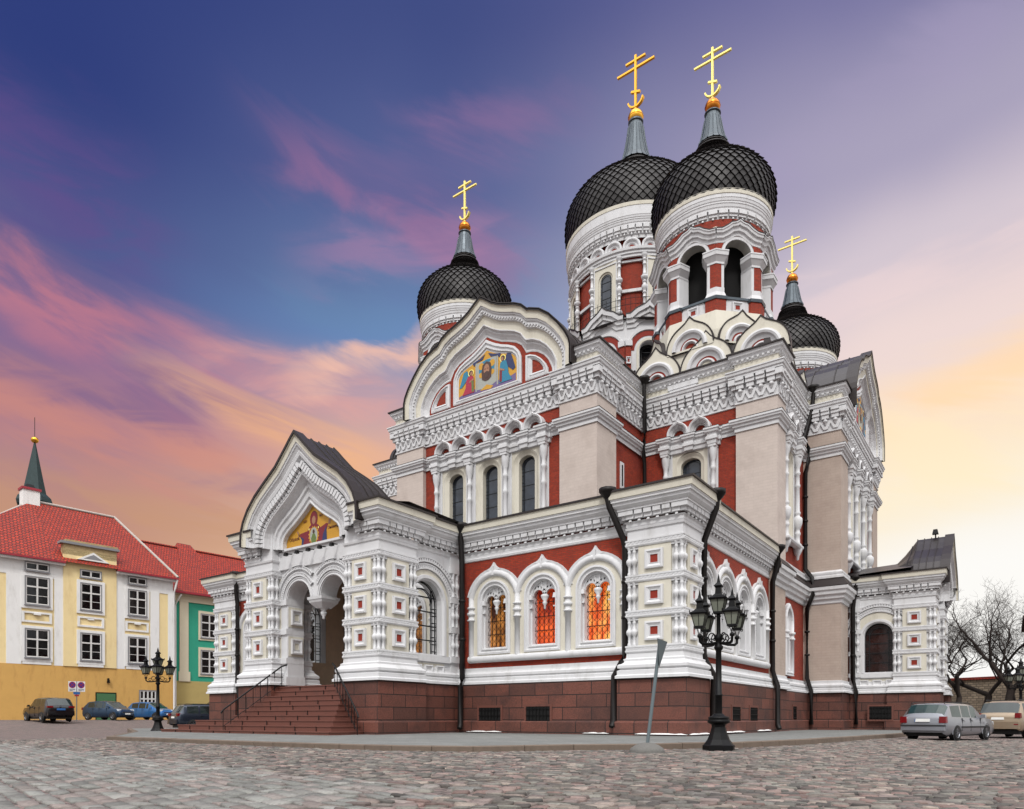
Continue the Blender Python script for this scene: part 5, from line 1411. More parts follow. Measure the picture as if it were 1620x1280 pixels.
# arcaded ring under the drum
m = MB(); n = 10
for i in range(n):
    th = -PI / 2 + 2 * PI * i / n
    Rr = 5.75
    a1, a2 = th - PI / n, th + PI / n
    p, q = (c[0] + Rr * math.cos(a1), c[1] + Rr * math.sin(a1)), (c[0] + Rr * math.cos(a2), c[1] + Rr * math.sin(a2))
    f, L = fr_between(p, q)
    h = L / 2
    plate(m, f, [(0, 24)] + [(0, 30.4), (.35, 30.45), (.8, 30.85), (h - .3, 31.2), (h, 31.5), (h + .3, 31.2), (L - .8, 30.85), (L - .35, 30.45), (L, 30.4)] + [(L, 24)], [arch(h, .72, 25.5, 27.9, 12)], -.8, 0, 'white')
    wave = [(0, 30.4), (.35, 30.45), (.8, 30.85), (h - .3, 31.2), (h, 31.5), (h + .3, 31.2), (L - .8, 30.85), (L - .35, 30.45), (L, 30.4)]
    sweep_face(m, f, wave, [(-.9, .0), (-.88, .08), (-.6, .1), (-.58, .2), (-.3, .22), (-.28, .34), (-.05, .36), (.02, .36)], 'white')
    sweep_face(m, f, wave, [(.02, .4), (.08, .4), (.0, -.9)], 'roof_edge')
    wi = [(x, z - 1.25) for x, z in wave]
    def arcz(rr): return [(h + rr * math.cos(PI - PI * k / 14), 27.9 + rr * math.sin(PI * k / 14)) for k in range(15)]
    loft(m, f, [(arcz(1.12), .025, 'red_panel'), (arcz(1.5), .026, 'red_panel')])
    loft(m, f, [(arcz(1.55), .0, 'white'), (arcz(1.55), .1, 'white'), (arcz(1.72), .1, 'white'), (arcz(1.74), .0, 'white')])
    leaded(m, f, h, .74, 25.4, 27.9, .74, -.5, 'black_glass')
    lead_bars(m, f, h, .72, 25.5, 27.9, .72, -.46, 2, 4, .04)
    pp = f.P(h, -.2, 0)[:2]
    loft(m, f, [(arch(h, .95, 25.5, 27.9, 12), .02, 'cream'), (arch(h, .95, 25.5, 27.9, 12), .07, 'cream'), (arch(h, .78, 25.5, 27.9, 12), .07, 'cream'), (arch(h, .72, 25.5, 27.9, 12), -.4, 'cream')])
    for s in (0, L):
        cc = f.P(s, 0, 0)
        m.box(f, max(0, s - .5) if s else 0, L if s else .5, -.1, .2, 28.2, 28.6, 'white')
        m.box(f, (L - .42) if s else .0, L if s else .42, -.1, .12, 24, 28.2, 'brick')
        sq_panel(m, Fr(f.P(0, .12, 0)[:2], f.a, f.n), (L - .22) if s else .22, 27.1, .26, False, .18)
prism(m, [(c[0] + 5.9 * math.cos(2 * PI * i / 24), c[1] + 5.9 * math.sin(2 * PI * i / 24)) for i in range(24)], 30.2, 30.6, 'roof_metal', 1., .9)
m.build('drum_arcade', mt)
# iron railing on the ring
m = MB()
pts = [(c[0] + 5.75 * math.cos(t), c[1] + 5.75 * math.sin(t)) for t in [-PI * .75 + PI * .62 * i / 30 for i in range(31)]]
for z in (31.3, 31.75): tube(m, [(x, y, z) for x, y in pts], .02, 'iron', 4)
for x, y in pts: tube(m, [(x, y, 30.7), (x, y, 31.95)], .018, 'iron', 4)
m.build('railing', mt)
BIG = [(5.42, 38.9), (5.64, 39.6), (5.75, 40.3), (5.75, 40.95), (5.62, 41.65), (5.25, 42.35), (4.65, 42.95), (3.9, 43.45), (3.05, 43.9), (2.28, 44.35), (1.8, 44.8), (1.56, 45.4)]
scaled_dome(c[0], c[1], BIG, 58, 40, mt)
spire(c[0], c[1], [(1.58, 45.4), (1.48, 45.55), (1.25, 45.8), (1.12, 46.15), (1.15, 46.25), (1.0, 46.3)], [(1.34, 46.0), (1.08, 46.55), (.88, 47.4), (.74, 48.2), (.62, 49.1), (.54, 49.4), (.62, 49.46), (.62, 49.58), (.3, 49.63)], 49.95, .62, 50.5, 4.6, mt, 0, 18, 'gold', 'gold')
# lower body of the church under the drum
m = MB(); prism(m, [(-21.5, 22), (-9.5, 22), (-9.5, 34.5), (-21.5, 34.5)], 12, 24.4, 'roof_metal'); prism(m, [(-30, 15), (-1, 15), (-1, 41), (-30, 41)], 2, 20.2, 'beige', 1, 1); m.build('nave_body', church)

downpipe([(-7.95, 13.5, 20.2), (-7.95, 13.5, 19.2), (-8.1, 13.95, 17.6), (-8.1, 13.8, 16.9), (-8.1, 13.75, 16.2), (-8.15, 14.0, 15.6), (-8.15, 14.0, 9.5)], True, .12)
downpipe([(-.15, 20.45, 20.2), (-.2, 20.4, 19.2), (-.6, 20.4, 17.6), (-.4, 20.35, 16.8), (-.4, 20.35, 16.1), (-.6, 20.4, 15.4), (-.6, 20.4, 9.6), (-.2, 20.35, 9.0), (-.15, 20.3, 8.0), (-.5, 20.4, 7.2), (-.5, 20.4, 3.0), (-.25, 20.35, 2.2), (-.25, 20.35, .2)], True, .13)
downpipe([(1.75, 23.05, 9.0), (1.7, 23.1, 8.4), (1.55, 23.2, 7.4), (1.55, 23.2, 3.0), (1.75, 23.05, 2.2), (1.75, 23.05, .2)], True, .13)
# small floodlight on the south porch roof
m = MB(); tube(m, [(5.6, 27.5, 11.95), (5.6, 27.5, 12.3)], .04, 'iron', 6); m.box(Fr((5.6, 27.4), (1, 0), (0, -1)), -.17, .17, -.17, .17, 12.25, 12.55, 'iron', .06); m.build('floodlight', church)
grate(Fr((0, 22.9), (1, 0), (0, -1)), 2.5, 3.7, .5, 1.3, None, -.02)

# ------------------------------------------------------------------ ground
def sstep(a, b, x):
    t = max(0., min(1., (x - a) / (b - a))); return t * t * (3 - 2 * t)
def zg(x, y):
    return -.22 - .1 * sstep(4, 9, x) + .68 * sstep(-38, -51, x) - .02 * sstep(-14, -30, y)
mb = MB()
xs = [-900, -400, -200, -120, -80, -66, -60, -56, -53, -50, -47, -44, -41, -38, -34, -28, -20, -10, 0, 3, 5, 7, 9, 12, 20, 40, 80, 200, 500, 900]
ys = [-600, -200, -80, -40, -30, -24, -20, -16, -12, -8, -4, 0, 4, 8, 12, 16, 20, 30, 40, 60, 100, 200, 500, 1000]
mb.grid([[(x, y, zg(x, y) - .02) for x in xs] for y in ys], 'far_setts')
# individually laid setts where the camera can read them
tints = []
pal = [(148, 132, 126), (136, 128, 122), (122, 118, 112), (160, 138, 130), (166, 150, 140), (112, 104, 98), (142, 134, 124), (152, 126, 118), (128, 124, 116), (150, 146, 136), (104, 98, 93), (172, 158, 146), (140, 136, 128)]
pal2 = [(146, 146, 140), (136, 136, 130), (154, 152, 146), (128, 127, 122), (148, 140, 134), (150, 138, 132)]
pal, pal2 = [lin(p) for p in pal], [lin(p) for p in pal2]
st = MB(); st_t = []
rs = random.Random(3)
def incam(x, y, lo=5.6, hi=28.):
    dx, dy = x - CAM[0], y - CAM[1]
    Y = FX * dx + FY * dy; X = RX * dx + RY * dy
    return lo < Y < hi and abs(X) < .78 * Y + .6
def pave_in(x, y):          # the raised pavement around the church
    poly_ = PAVE
    c_ = False; j = len(poly_) - 1
    for i in range(len(poly_)):
        if (poly_[i][1] > y) != (poly_[j][1] > y) and x < (poly_[j][0] - poly_[i][0]) * (y - poly_[i][1]) / (poly_[j][1] - poly_[i][1]) + poly_[i][0]: c_ = not c_
        j = i
    return c_
PAVE = [(-34, 16), (-34, -3.5), (-25.5, -7.2), (-17.6, -11.95), (-5.6, -12.0), (-2.9, -11.8), (-.9, -11.1), (.6, -8.95), (1.8, -7.9), (2.5, -6.6), (3.6, -5.0), (4.5, -1.4), (5.3, 8), (5.6, 14), (6.6, 20), (7.2, 23), (9, 36), (9, 44), (-34, 44)]
def stone(cx, cy, hx, hy, ang, tint, h=.0):
    ca, sa = math.cos(ang), math.sin(ang)
    z = zg(cx, cy)
    r = .014
    tilt = (rs.uniform(-.008, .008), rs.uniform(-.008, .008)); dz = h + rs.uniform(-.006, .008)
    lo, hi_ = [], []
    for sx, sy in ((-1, -1), (0, -1.05), (1, -1), (1.04, 0), (1, 1), (0, 1.05), (-1, 1), (-1.04, 0)):
        jx, jy = sx * hx + rs.uniform(-.008, .008), sy * hy + rs.uniform(-.008, .008)
        lo.append((cx + ca * jx - sa * jy, cy + sa * jx + ca * jy, z - .05))
        k = 1 - r / hx; k2 = 1 - r / hy
        hi_.append((cx + ca * jx * k - sa * jy * k2, cy + sa * jx * k + ca * jy * k2, z + dz + .004 + tilt[0] * sx + tilt[1] * sy))
    mid = [(l[0] * .62 + hh[0] * .38, l[1] * .62 + hh[1] * .38, hh[2] - .016) for l, hh in zip(lo, hi_)]
    i = len(st.v)
    st.v.extend(lo + mid + hi_ + [(cx, cy, z + dz + .008)])
    st_t.extend(tint * 1 if False else [c_ for _ in range(25) for c_ in tint])
    for a in range(8):
        b = (a + 1) % 8
        st.f.append((i + a, i + b, i + 8 + b, i + 8 + a)); st.f.append((i + 8 + a, i + 8 + b, i + 16 + b, i + 16 + a)); st.f.append((i + 16 + a, i + 16 + b, i + 24))
        st.m += ['setts'] * 3; st.sm += [False, True, True]
# boundary between the pink setts and the grey carriage strip at the left
def grey(x, y):
    # line through (6.0,-17.6) and (-20,-15.2)
    return (y + 17.4) < -.115 * (x - 4.5) - .5 + .25 * math.sin(x * 1.7) * math.sin(y * 2.3 + x) + rs.uniform(-.12, .12) and x < 4.6 + rs.uniform(-.4, .4)
row = 0
rw = .14
d_ang = rad(12)
ux, uy = math.cos(d_ang), math.sin(d_ang)
for j in range(-24, 240):
    a = -22.0 + rs.random() * .2
    while a < 24:
        w = rs.uniform(.17, .27)
        cx = CAM[0] - 6 + ux * a - uy * (j * rw) * 1.0 + .05 * math.sin(j * .3); cy = CAM[1] + 3.0 + uy * a + ux * (j * rw)
        cy += .12 * math.sin(cx * .35) + .05 * math.sin(cx * 1.1 + 1)
        a += w
        if not incam(cx, cy): continue
        if grey(cx, cy) or pave_in(cx, cy): continue
        t = rs.choice(pal); f = rs.uniform(.3, .7)
        stone(cx - ux * w / 2, cy - uy * w / 2, w / 2 - .011, rw / 2 - .011, d_ang + rs.uniform(-.015, .015), [t[0] * f, t[1] * f, t[2] * f, 1.])
rw = .2; d2 = rad(-12); ux, uy = math.cos(d2), math.sin(d2)
for j in range(-150, 170):
    a = -22 + rs.random() * .3
    while a < 22:
        w = rs.uniform(.24, .42)
        cx = 2 + ux * a - uy * (j * rw); cy = -17 + uy * a + ux * (j * rw)
        a += w
        cy += .0; 
        if not incam(cx, cy) or not grey(cx, cy) or pave_in(cx, cy): continue
        t = rs.choice(pal2); f = rs.uniform(.5, .78)
        stone(cx - ux * w / 2, cy - uy * w / 2, w / 2 - .011, rw / 2 - .013, d2, [t[0] * f, t[1] * f, t[2] * f, 1.], -.006)
# merge bedding sheet and stones in one ground object
bi = len(mb.v)
mb.v.extend(st.v); mb.f.extend(tuple(k + bi for k in f) for f in st.f); mb.m.extend(st.m); mb.sm.extend(st.sm)
mb.tint = [.05, .045, .042, 1.] * bi + st_t
tag(mb.build('cobbled_square'), kind='structure')

def zp(x, y): return -.065 + .0 * x - .03 * sstep(-5, -12, y) - .12 * sstep(3, 7, x) + .05 * sstep(-6, 0, y)
mb = MB()
tri = tessellate_polygon([[Vector((x, y, 0)) for x, y in PAVE]])
mb.mesh([(x, y, zp(x, y)) for x, y in PAVE], [tuple(t) for t in tri], 'slabs')
tag(mb.build('pavement'), kind='structure')
mb = MB()
KP = PAVE[1:18]
off = plan_off(KP, False)
out_ = [(p[0] + .02 * m[0], p[1] + .02 * m[1]) for p, m in zip(KP, off)]
dense = []
for p, q in zip(out_, out_[1:]):
    L = math.hypot(q[0] - p[0], q[1] - p[1]); k = max(1, int(L / .9))
    for i in range(k): dense.append((p[0] + (q[0] - p[0]) * i / k, p[1] + (q[1] - p[1]) * i / k))
dense.append(out_[-1])
for p, q in zip(dense, dense[1:]):
    fr, L = fr_between(p, q)
    def hgt(x, y):          # dropped kerb near the corner
        return zp(x, y) + .012
    z0, z1 = hgt(*p), hgt(*q)
    a, b = .008, L - .008
    P = fr.P
    jj = rs.uniform(-.006, .006)
    v = [P(a, 0, -.6), P(b, 0, -.6), P(b, 0, z1 - .02 + jj), P(a, 0, z0 - .02 + jj), P(a, -.02, z0 + jj), P(b, -.02, z1 + jj), P(b, -.22, z1 + jj), P(a, -.22, z0 + jj), P(b, -.22, -.6), P(a, -.22, -.6)]
    mb.mesh(v, [(0, 1, 2, 3), (3, 2, 5, 4), (4, 5, 6, 7), (7, 6, 8, 9), (0, 3, 4, 7, 9), (1, 8, 6, 5, 2)], 'kerb_stone')
tag(mb.build('kerb'), kind='structure')
# thin crust of old snow where the wall meets the pavement
mb = MB()
def crust(p, q, w0, w1):
    L = math.hypot(q[0] - p[0], q[1] - p[1]); n = int(L / .12); d = ((q[0] - p[0]) / L, (q[1] - p[1]) / L); nn = (d[1], -d[0])
    rows = [[], [], []]
    for i in range(n + 1):
        t = i / n; x, y = p[0] + (q[0] - p[0]) * t, p[1] + (q[1] - p[1]) * t
        w = (w0 + (w1 - w0) * abs(math.sin(t * 7 + p[0]))) * rs.uniform(.6, 1.1) * min(1, 6 * t, 6 * (1 - t)) + .01
        for k, (o, h) in enumerate(((-.02, .05), (w * .5, .03), (w, .004))): rows[k].append((x + nn[0] * o, y + nn[1] * o, zp(x, y) + h * min(1, w * 8)))
    mb.grid(rows, 'snow_edge', True)
crust((-2.0, -.12), (.1, -.12), .06, .22); crust((.12, .0), (.12, 2.3), .05, .2); crust((-.12, 4.0), (-.12, 7.2), .05, .25); crust((-.12, 9.0), (-.12, 11.4), .05, .2)
crust((-10.4, .12), (-8.4, .12), .03, .2); crust((-4.4, .12), (-3.2, .12), .03, .15)
tag(mb.build('snow_crust'), kind='stuff')

# ------------------------------------------------------------------ street furniture
plain('lamp_glass', (120, 124, 112), .25, var=.1, spec=.5)
plain('sign_grey', (104, 116, 120), .45, .3, var=.15)
plain('sign_white', (214, 214, 214), .4, var=.05)
plain('sign_blue', (38, 44, 130), .4); plain('sign_red', (150, 28, 44), .4); plain('plate_blue', (40, 92, 150), .4); plain('black_paint', (7, 7, 8), .5, var=.3, scale=8, spec=.22)
plain('concrete', (100, 98, 94), .9, var=.35, scale=25, bump=.6, bscale=50)
def lantern(parent, x, y, z, s=1.):
    """four-sided lantern: frame with roof and finial, glass panes as sub-part"""
    m = MB()
    q = [(-1, -1), (1, -1), (1, 1), (-1, 1)]
    b, t = .115 * s, .2 * s; h = .36 * s
    for sx, sy in q: tube(m, [(x + sx * b, y + sy * b, z), (x + sx * t, y + sy * t, z + h)], .014 * s, 'black_paint', 4)
    def ringp(r, zz): return [(x + sx * r, y + sy * r, zz) for sx, sy in q]
    m.grid([ringp(.03 * s, z - .04 * s), ringp(b + .015, z - .02 * s), ringp(b + .015, z + .03 * s), ringp(b - .02, z + .03 * s)], 'black_paint', False, True)
    m.grid([ringp(t - .02, z + h - .02), ringp(t + .03, z + h - .02), ringp(t + .045, z + h + .02), ringp(t * .72, z + h + .08 * s), ringp(t * .5, z + h + .13 * s), ringp(t * .42, z + h + .14 * s), ringp(t * .36, z + h + .3 * s), ringp(t * .44, z + h + .31 * s), ringp(t * .56, z + h + .35 * s), ringp(t * .4, z + h + .39 * s), ringp(t * .2, z + h + .44 * s), ringp(t * .1, z + h + .58 * s), ringp(.004, z + h + .66 * s)], 'black_paint', False, True)
    for sx, sy in q: lathe(m, (x + sx * (t + .03), y + sy * (t + .03)), [(.001, .02), (.014, .04), (.014, .07), (.001, .1)], 5, 'black_paint', True, z + h)
    for k in range(4):
        sx, sy = q[k]; tx, ty = q[(k + 1) % 4]
        mx0, my0, mx1, my1 = (sx + tx) / 2 * b, (sy + ty) / 2 * b, (sx + tx) / 2 * t, (sy + ty) / 2 * t
        tube(m, [(x + mx0, y + my0, z), (x + mx1, y + my1, z + h)], .008 * s, 'black_paint', 4)
    o = m.build('lantern', parent)
    g = MB(); g.grid([ringp(b - .006, z), ringp(t - .006, z + h)], 'lamp_glass', False, True)
    g.build('lamp_glass', o)
def lamp_post(label, group=None):
    root = empty('street_lamp', (0, 0, 0), 0, label, 'street lamp', group)
    m = MB()
    O8 = lambda r, z: [(r * math.cos(2 * PI * i / 8 + PI / 8), r * math.sin(2 * PI * i / 8 + PI / 8), z) for i in range(8)]
    m.grid([O8(.42, -.2), O8(.42, .05), O8(.385, .07), O8(.29, .2), O8(.22, .38), O8(.18, .52), O8(.19, .6)], 'black_paint', False, True)
    lathe(m, (0, 0), [(.19, .58), (.23, .6), (.29, .63), (.29, .68), (.25, .72), (.28, .74), (.25, .78), (.17, .8), (.14, .84), (.11, .86)], 16, 'black_paint')
    m.build('base', root)
    m = MB()
    prof = [(.095, .84), (.095, 1.3), (.105, 1.31), (.105, 1.35), (.085, 1.36), (.072, 2.45), (.085, 2.47), (.11, 2.5), (.12, 2.56), (.085, 2.6), (.08, 2.7), (.11, 2.74), (.12, 2.8), (.07, 2.86), (.055, 2.9), (.05, 3.3), (.07, 3.34), (.03, 3.4)]
    lathe(m, (0, 0), prof, 14, 'black_paint')
    m.build('post', root)
    for k in range(4):
        th = PI / 4 + k * PI / 2
        d = (math.cos(th), math.sin(th))
        P = lambda r, z: (r * d[0], r * d[1], z)
        m = MB()
        tube(m, [P(.06, 2.66), P(.3, 2.62), P(.5, 2.62), P(.57, 2.67), P(.58, 2.8)], .036, 'black_paint', 6)
        lathe(m, P(.58, 0)[:2], [(.03, 2.76), (.065, 2.78), (.065, 2.84), (.03, 2.86)], 8, 'black_paint')
        def curl(cr, cz, r, t0, t1, n=14, shrink=.6): return [P(cr + r * (1 - shrink * i / n) * math.cos(t0 + (t1 - t0) * i / n), cz + r * (1 - shrink * i / n) * math.sin(t0 + (t1 - t0) * i / n)) for i in range(n + 1)]
        tube(m, curl(.2, 2.8, .13, -PI / 2, PI * 1.7), .016, 'black_paint', 5)
        tube(m, curl(.38, 2.72, .09, PI, -PI * .9), .014, 'black_paint', 5)
        for s in (-1, 1):
            tube(m, [P(.58 + s * .03, 2.84), P(.58 + s * .1, 3.02)], .01, 'black_paint', 4)
            tube(m, curl(.58 + s * .15, 3.02, .05, PI if s > 0 else 0, PI * (2.4 if s > 0 else -1.4)), .01, 'black_paint', 4)
        nx, ny = -d[1], d[0]
        for s in (-1, 1): tube(m, [P(.58, 2.84), (.58 * d[0] + nx * s * .1, .58 * d[1] + ny * s * .1, 3.02)], .01, 'black_paint', 4)
        m.build('arm', root)
        lantern(root, .58 * d[0], .58 * d[1], 3.03, .93)
    lantern(root, 0, 0, 3.42, .97)
    return root
L1 = lamp_post('black five-lantern cast iron street lamp at the kerb beside the cathedral corner', 'black street lamps')
L1.location = (3.56, -6.84, -.14); L1.rotation_euler = (0, 0, rad(9.5)); L1.scale = (.95, .95, .985)
L2 = copy_tree(L1); L2.location = (-25.98, -5.77, -.13); L2.rotation_euler = (0, 0, rad(12)); L2['label'] = 'black five-lantern street lamp left of the porch steps, in front of the townhouses'
L3 = copy_tree(L1); L3.location = (9.95, 25.6, -.32); L3.rotation_euler = (0, 0, rad(30)); L3['label'] = 'black street lamp at the right edge behind the gold car'; L3.scale = (1.0,) * 3

# leaning give-way sign seen from behind
root = empty('road_sign', (2.5, -8.75, -.2), 0, 'leaning grey road sign seen from behind, standing in a round concrete foot', 'road sign')
m = MB()
lathe(m, (0, 0), [(.42, -.05), (.42, .02), (.38, .08), (.28, .15), (.14, .2), (.001, .215)], 24, 'concrete')
m.build('concrete_foot', root)
lean = Vector((.10, .06, 1)).normalized()
m = MB(); tube(m, [(0, 0, .1), tuple(lean * 2.62)], .042, 'sign_grey', 10); m.build('post', root)
m = MB()
c0 = lean * 2.44; d = Vector((.87, .5, 0)).normalized(); d = Vector((math.cos(rad(98)), math.sin(rad(98)), 0))
nrm = d.cross(lean).normalized()
tri3 = [c0 + d * .42 + lean * .22, c0 - d * .42 + lean * .22, c0 - lean * .42]
fr_ = [tuple(p + nrm * .05) for p in tri3]; bk = [tuple(p + nrm * .062) for p in tri3]
m.mesh(fr_ + bk, [(0, 1, 2), (3, 5, 4), (0, 3, 4, 1), (1, 4, 5, 2), (2, 5, 3, 0)], 'sign_grey')
for k in (.1, -.08):
    a = c0 + lean * k
    m.mesh([tuple(a - d * .2 * (1 + k) + nrm * .03), tuple(a + d * .2 * (1 + k) + nrm * .03), tuple(a + d * .2 * (1 + k) + nrm * .05 + lean * .04), tuple(a - d * .2 * (1 + k) + nrm * .05 + lean * .04)], [(0, 1, 2, 3)], 'sign_grey')
m.build('sign_plate', root)

# no-stopping signs in front of the yellow house
root = empty('parking_sign', (-49.0, -.25, .35), 0, 'twin round blue and red no-stopping signs on a thin post by the orange wall', 'road sign')
m = MB(); tube(m, [(0, 0, -.2), (0, 0, 3.3)], .04, 'sign_grey', 8); m.build('post', root)
root.scale = (.86, .86, .93)
ff = Fr((0, 0), (.23, .97), (.97, -.23))
for s in (-1, 1):
    m = MB(); cx = s * .34
    m.box(ff, cx - .31, cx + .31, .03, .05, 2.45, 3.3, 'sign_white')
    for r, o, mt_ in ((.27, .054, 'sign_red'), (.21, .058, 'sign_blue')):
        poly(m, ff, disc(cx, 3.0, r, r, 24), o, mt_)
    for sg in (-1, 1): fbar(m, ff, (cx - .16, 3.0 - sg * .16), (cx + .16, 3.0 + sg * .16), .055, .062, 'sign_red', .002)
    for k in range(3): fbar(m, ff, (cx - .22, 2.66 - k * .07), (cx + (.22 if k < 2 else .05), 2.66 - k * .07), .03, .056, 'lead', .002)
    m.build('sign_plate', root)
m = MB(); m.box(ff, -.26, .26, .03, .05, 2.22, 2.43, 'plate_blue'); m.build('blue_plate', root)
m = MB(); m.box(ff, -.17, .17, .03, .05, 2.06, 2.2, 'sign_red'); m.build('red_plate', root)

# ------------------------------------------------------------------ cars
def paint(name, c, metal=.5, rough=.3): plain(name, c, rough, metal, var=.04, coat=.6)
paint('car_silver', (136, 138, 144)); paint('car_gold', (156, 138, 116)); paint('car_black', (14, 14, 18), .2); paint('car_navy', (26, 56, 84)); paint('car_sky', (52, 110, 170)); paint('car_slate', (44, 52, 66)); paint('van_blue', (36, 110, 176), .2)
glass_mat('car_glass', (30, 42, 42), .05, .8, var=.25); glass_mat('car_glass_green', (34, 52, 48), .05, .8, var=.25)
plain('tyre', (18, 18, 18), .85, var=.2); plain('rim', (120, 122, 126), .35, .8, var=.1); plain('trim', (18, 18, 19), .6); plain('tail_red', (112, 14, 20), .2, var=.3, scale=20); plain('head_lamp', (206, 212, 218), .1, .3); plain('number_plate', (228, 228, 224), .4)
def car(name, label, cat, x, y, ang, P, group='cars parked around the square', z=None):
    """P: dict with L W H, stations [(t, belt, roof, kx)], paint, glass; t runs from the tail (0) to the nose (1)"""
    z = zg(x, y) if z is None else z
    root = empty(name, (x, y, z), ang, label, cat, group)
    L, W, pt_, gl = P['L'], P['W'], P['paint'], P['glass']
    body, win = MB(), MB()
    rows = []
    for t, zs, belt, roof, wf in P['st']:
        xx = -L / 2 + t * L; w = W / 2 * wf
        cab = roof > belt + .08
        wr = w * (P['tumble'] if cab else .86)
        r = [(xx, w * .9, zs), (xx, w * .97, zs + .08), (xx, w, zs + (belt - zs) * .35), (xx, w * 1.0, zs + (belt - zs) * .62), (xx, w * .965, belt - .05), (xx, w * .94, belt)]
        if cab: r += [(xx, wr * 1.03, roof - .1), (xx, wr * .93, roof - .03), (xx, wr * .6, roof), (xx, 0, roof + .012)]
        else: r += [(xx, wr * .99, belt + (roof - belt) * .55), (xx, wr * .8, roof - .008), (xx, wr * .45, roof), (xx, 0, roof + .006)]
        rows.append((t, r, cab))
    for (t0, a, c0), (t1, b, c1) in zip(rows, rows[1:]):
        for k in range(9):
            side = k == 5 and c0 and c1 and any(p <= t0 + 1e-6 and t1 <= q + 1e-6 for p, q in P['side'])
            end = any(abs(p - t0) < 1e-6 and abs(q - t1) < 1e-6 for p, q in P['ends']) and k >= 6
            for s in (1, -1):
                q = [(a[k][0], s * a[k][1], a[k][2]), (a[k + 1][0], s * a[k + 1][1], a[k + 1][2]), (b[k + 1][0], s * b[k + 1][1], b[k + 1][2]), (b[k][0], s * b[k][1], b[k][2])]
                (win if side or end else body).face(q, gl if side or end else pt_, not (side or end))
    for rr in (rows[0][1], rows[-1][1]):
        body.face([(p[0], p[1], p[2]) for p in rr] + [(p[0], -p[1], p[2]) for p in reversed(rr[:-1])], pt_)
    # rear window panel for upright tails
    f_ = Fr((0, 0), (1, 0), (0, 1))
    R = P['R']; axles = P['axles']
    for ax in axles:
        xx = -L / 2 + ax * L
        for s in (-1, 1):
            n = 20
            ya = s * (W / 2 * P.get('wf_axle', .985) + .004)
            body.mesh([(xx + (R + .06) * math.cos(PI * 2 * i / n), ya, R + (R + .06) * math.sin(PI * 2 * i / n)) for i in range(n)], [tuple(range(n))], 'trim')
            for i in range(11):
                t0, t1 = PI * (i - .5) / 10, PI * (i + .5) / 10
                q0, q1 = R + .06, R + .11
                body.mesh([(xx + q0 * math.cos(t0), ya + s * .012, R + q0 * math.sin(t0)), (xx + q0 * math.cos(t1), ya + s * .012, R + q0 * math.sin(t1)), (xx + q1 * math.cos(t1), ya - s * .0, R + q1 * math.sin(t1)), (xx + q1 * math.cos(t0), ya - s * .0, R + q1 * math.sin(t0))], [(0, 1, 2, 3)], P.get('arch', pt_))
    body.box(Fr((-L / 2 + .25, 0), (1, 0), (0, 1)), 0, L - .5, -W / 2 * .85, W / 2 * .85, .17, .36, 'trim')
    # weld and smooth the hull
    bo = body.build('body', root)
    bm = bmesh.new(); bm.from_mesh(bo.data); bmesh.ops.remove_doubles(bm, verts=bm.verts, dist=.0005); bmesh.ops.recalc_face_normals(bm, faces=bm.faces); bm.to_mesh(bo.data); bm.free()
    if hasattr(bo.data, 'set_sharp_from_angle'): bo.data.set_sharp_from_angle(angle=rad(38))
    if win.f: win.build('window', root)
    for ax in axles:
        xx = -L / 2 + ax * L
        for s in (-1, 1):
            wl_ = empty('wheel', (xx, s * (W / 2 - .1), R), parent=root)
            m = MB()
            prof = [(R * .66, -.1), (R * .95, -.1), (R, -.07), (R, .07), (R * .95, .115), (R * .66, .12)]
            m.grid([[(r * math.cos(2 * PI * i / 24), s * o, r * math.sin(2 * PI * i / 24)) for i in range(24)] for r, o in prof], 'tyre', True, True)
            m.build('tyre', wl_)
            m = MB()
            m.mesh([(R * .66 * math.cos(2 * PI * i / 24), s * .06, R * .66 * math.sin(2 * PI * i / 24)) for i in range(24)], [tuple(range(24))], 'trim')
            for k in range(7):
                t = 2 * PI * k / 7
                q = [(.05, -.16), (R * .67, -.13), (R * .67, .13), (.05, .16)]
                m.mesh([(r * math.cos(t + d * (1 if r > .1 else 2.5)), s * .1, r * math.sin(t + d * (1 if r > .1 else 2.5))) for r, d in q], [(0, 1, 2, 3)], 'rim')
            m.grid([[(r * math.cos(2 * PI * i / 24), s * o, r * math.sin(2 * PI * i / 24)) for i in range(24)] for r, o in ((R * .66, .125), (R * .6, .12), (R * .58, .08))], 'rim', True, True)
            m.mesh([(.07 * math.cos(2 * PI * i / 12), s * .112, .07 * math.sin(2 * PI * i / 12)) for i in range(12)], [tuple(range(12))], 'rim')
            m.build('rim', wl_)
    FB, FT = Fr((-L / 2, 0), (0, -1), (-1, 0)), Fr((L / 2, 0), (0, 1), (1, 0))
    for nm, fr, b in P['bits']:
        f = FB if fr == 'tail' else FT
        a0, a1, o0, o1, z0, z1, mt_ = b
        for s in ((1, -1) if a0 > .2 else (1,)):
            m = MB()
            m.box(f, min(s * a0, s * a1), max(s * a0, s * a1), o0, o1, z0, z1, mt_, .012)
            m.build(nm, root)
    for s in (-1, 1):
        m = MB(); xm = -L / 2 + P['mirror'][0] * L
        m.box(Fr((xm, s * W / 2 * .93), (0, s), (1, 0)), 0, .2, -.06, .06, P['mirror'][1], P['mirror'][1] + .14, P.get('mirpaint', pt_), .03)
        m.build('mirror', root)
        m = MB()
        for t in P['handles']:
            xh = -L / 2 + t * L
            m.box(Fr((xh, s * W / 2 * .985), (1, 0), (0, s)), -.09, .09, 0, .035, P['mirror'][1] - .12, P['mirror'][1] - .085, pt_, .008)
        for t in P['seams']:
            xh = -L / 2 + t * L
            m.box(Fr((xh, s * W / 2 * .97), (1, 0), (0, s)), -.006, .006, -.05, W / 2 * .034, .38, P['mirror'][1] - .02, 'trim')
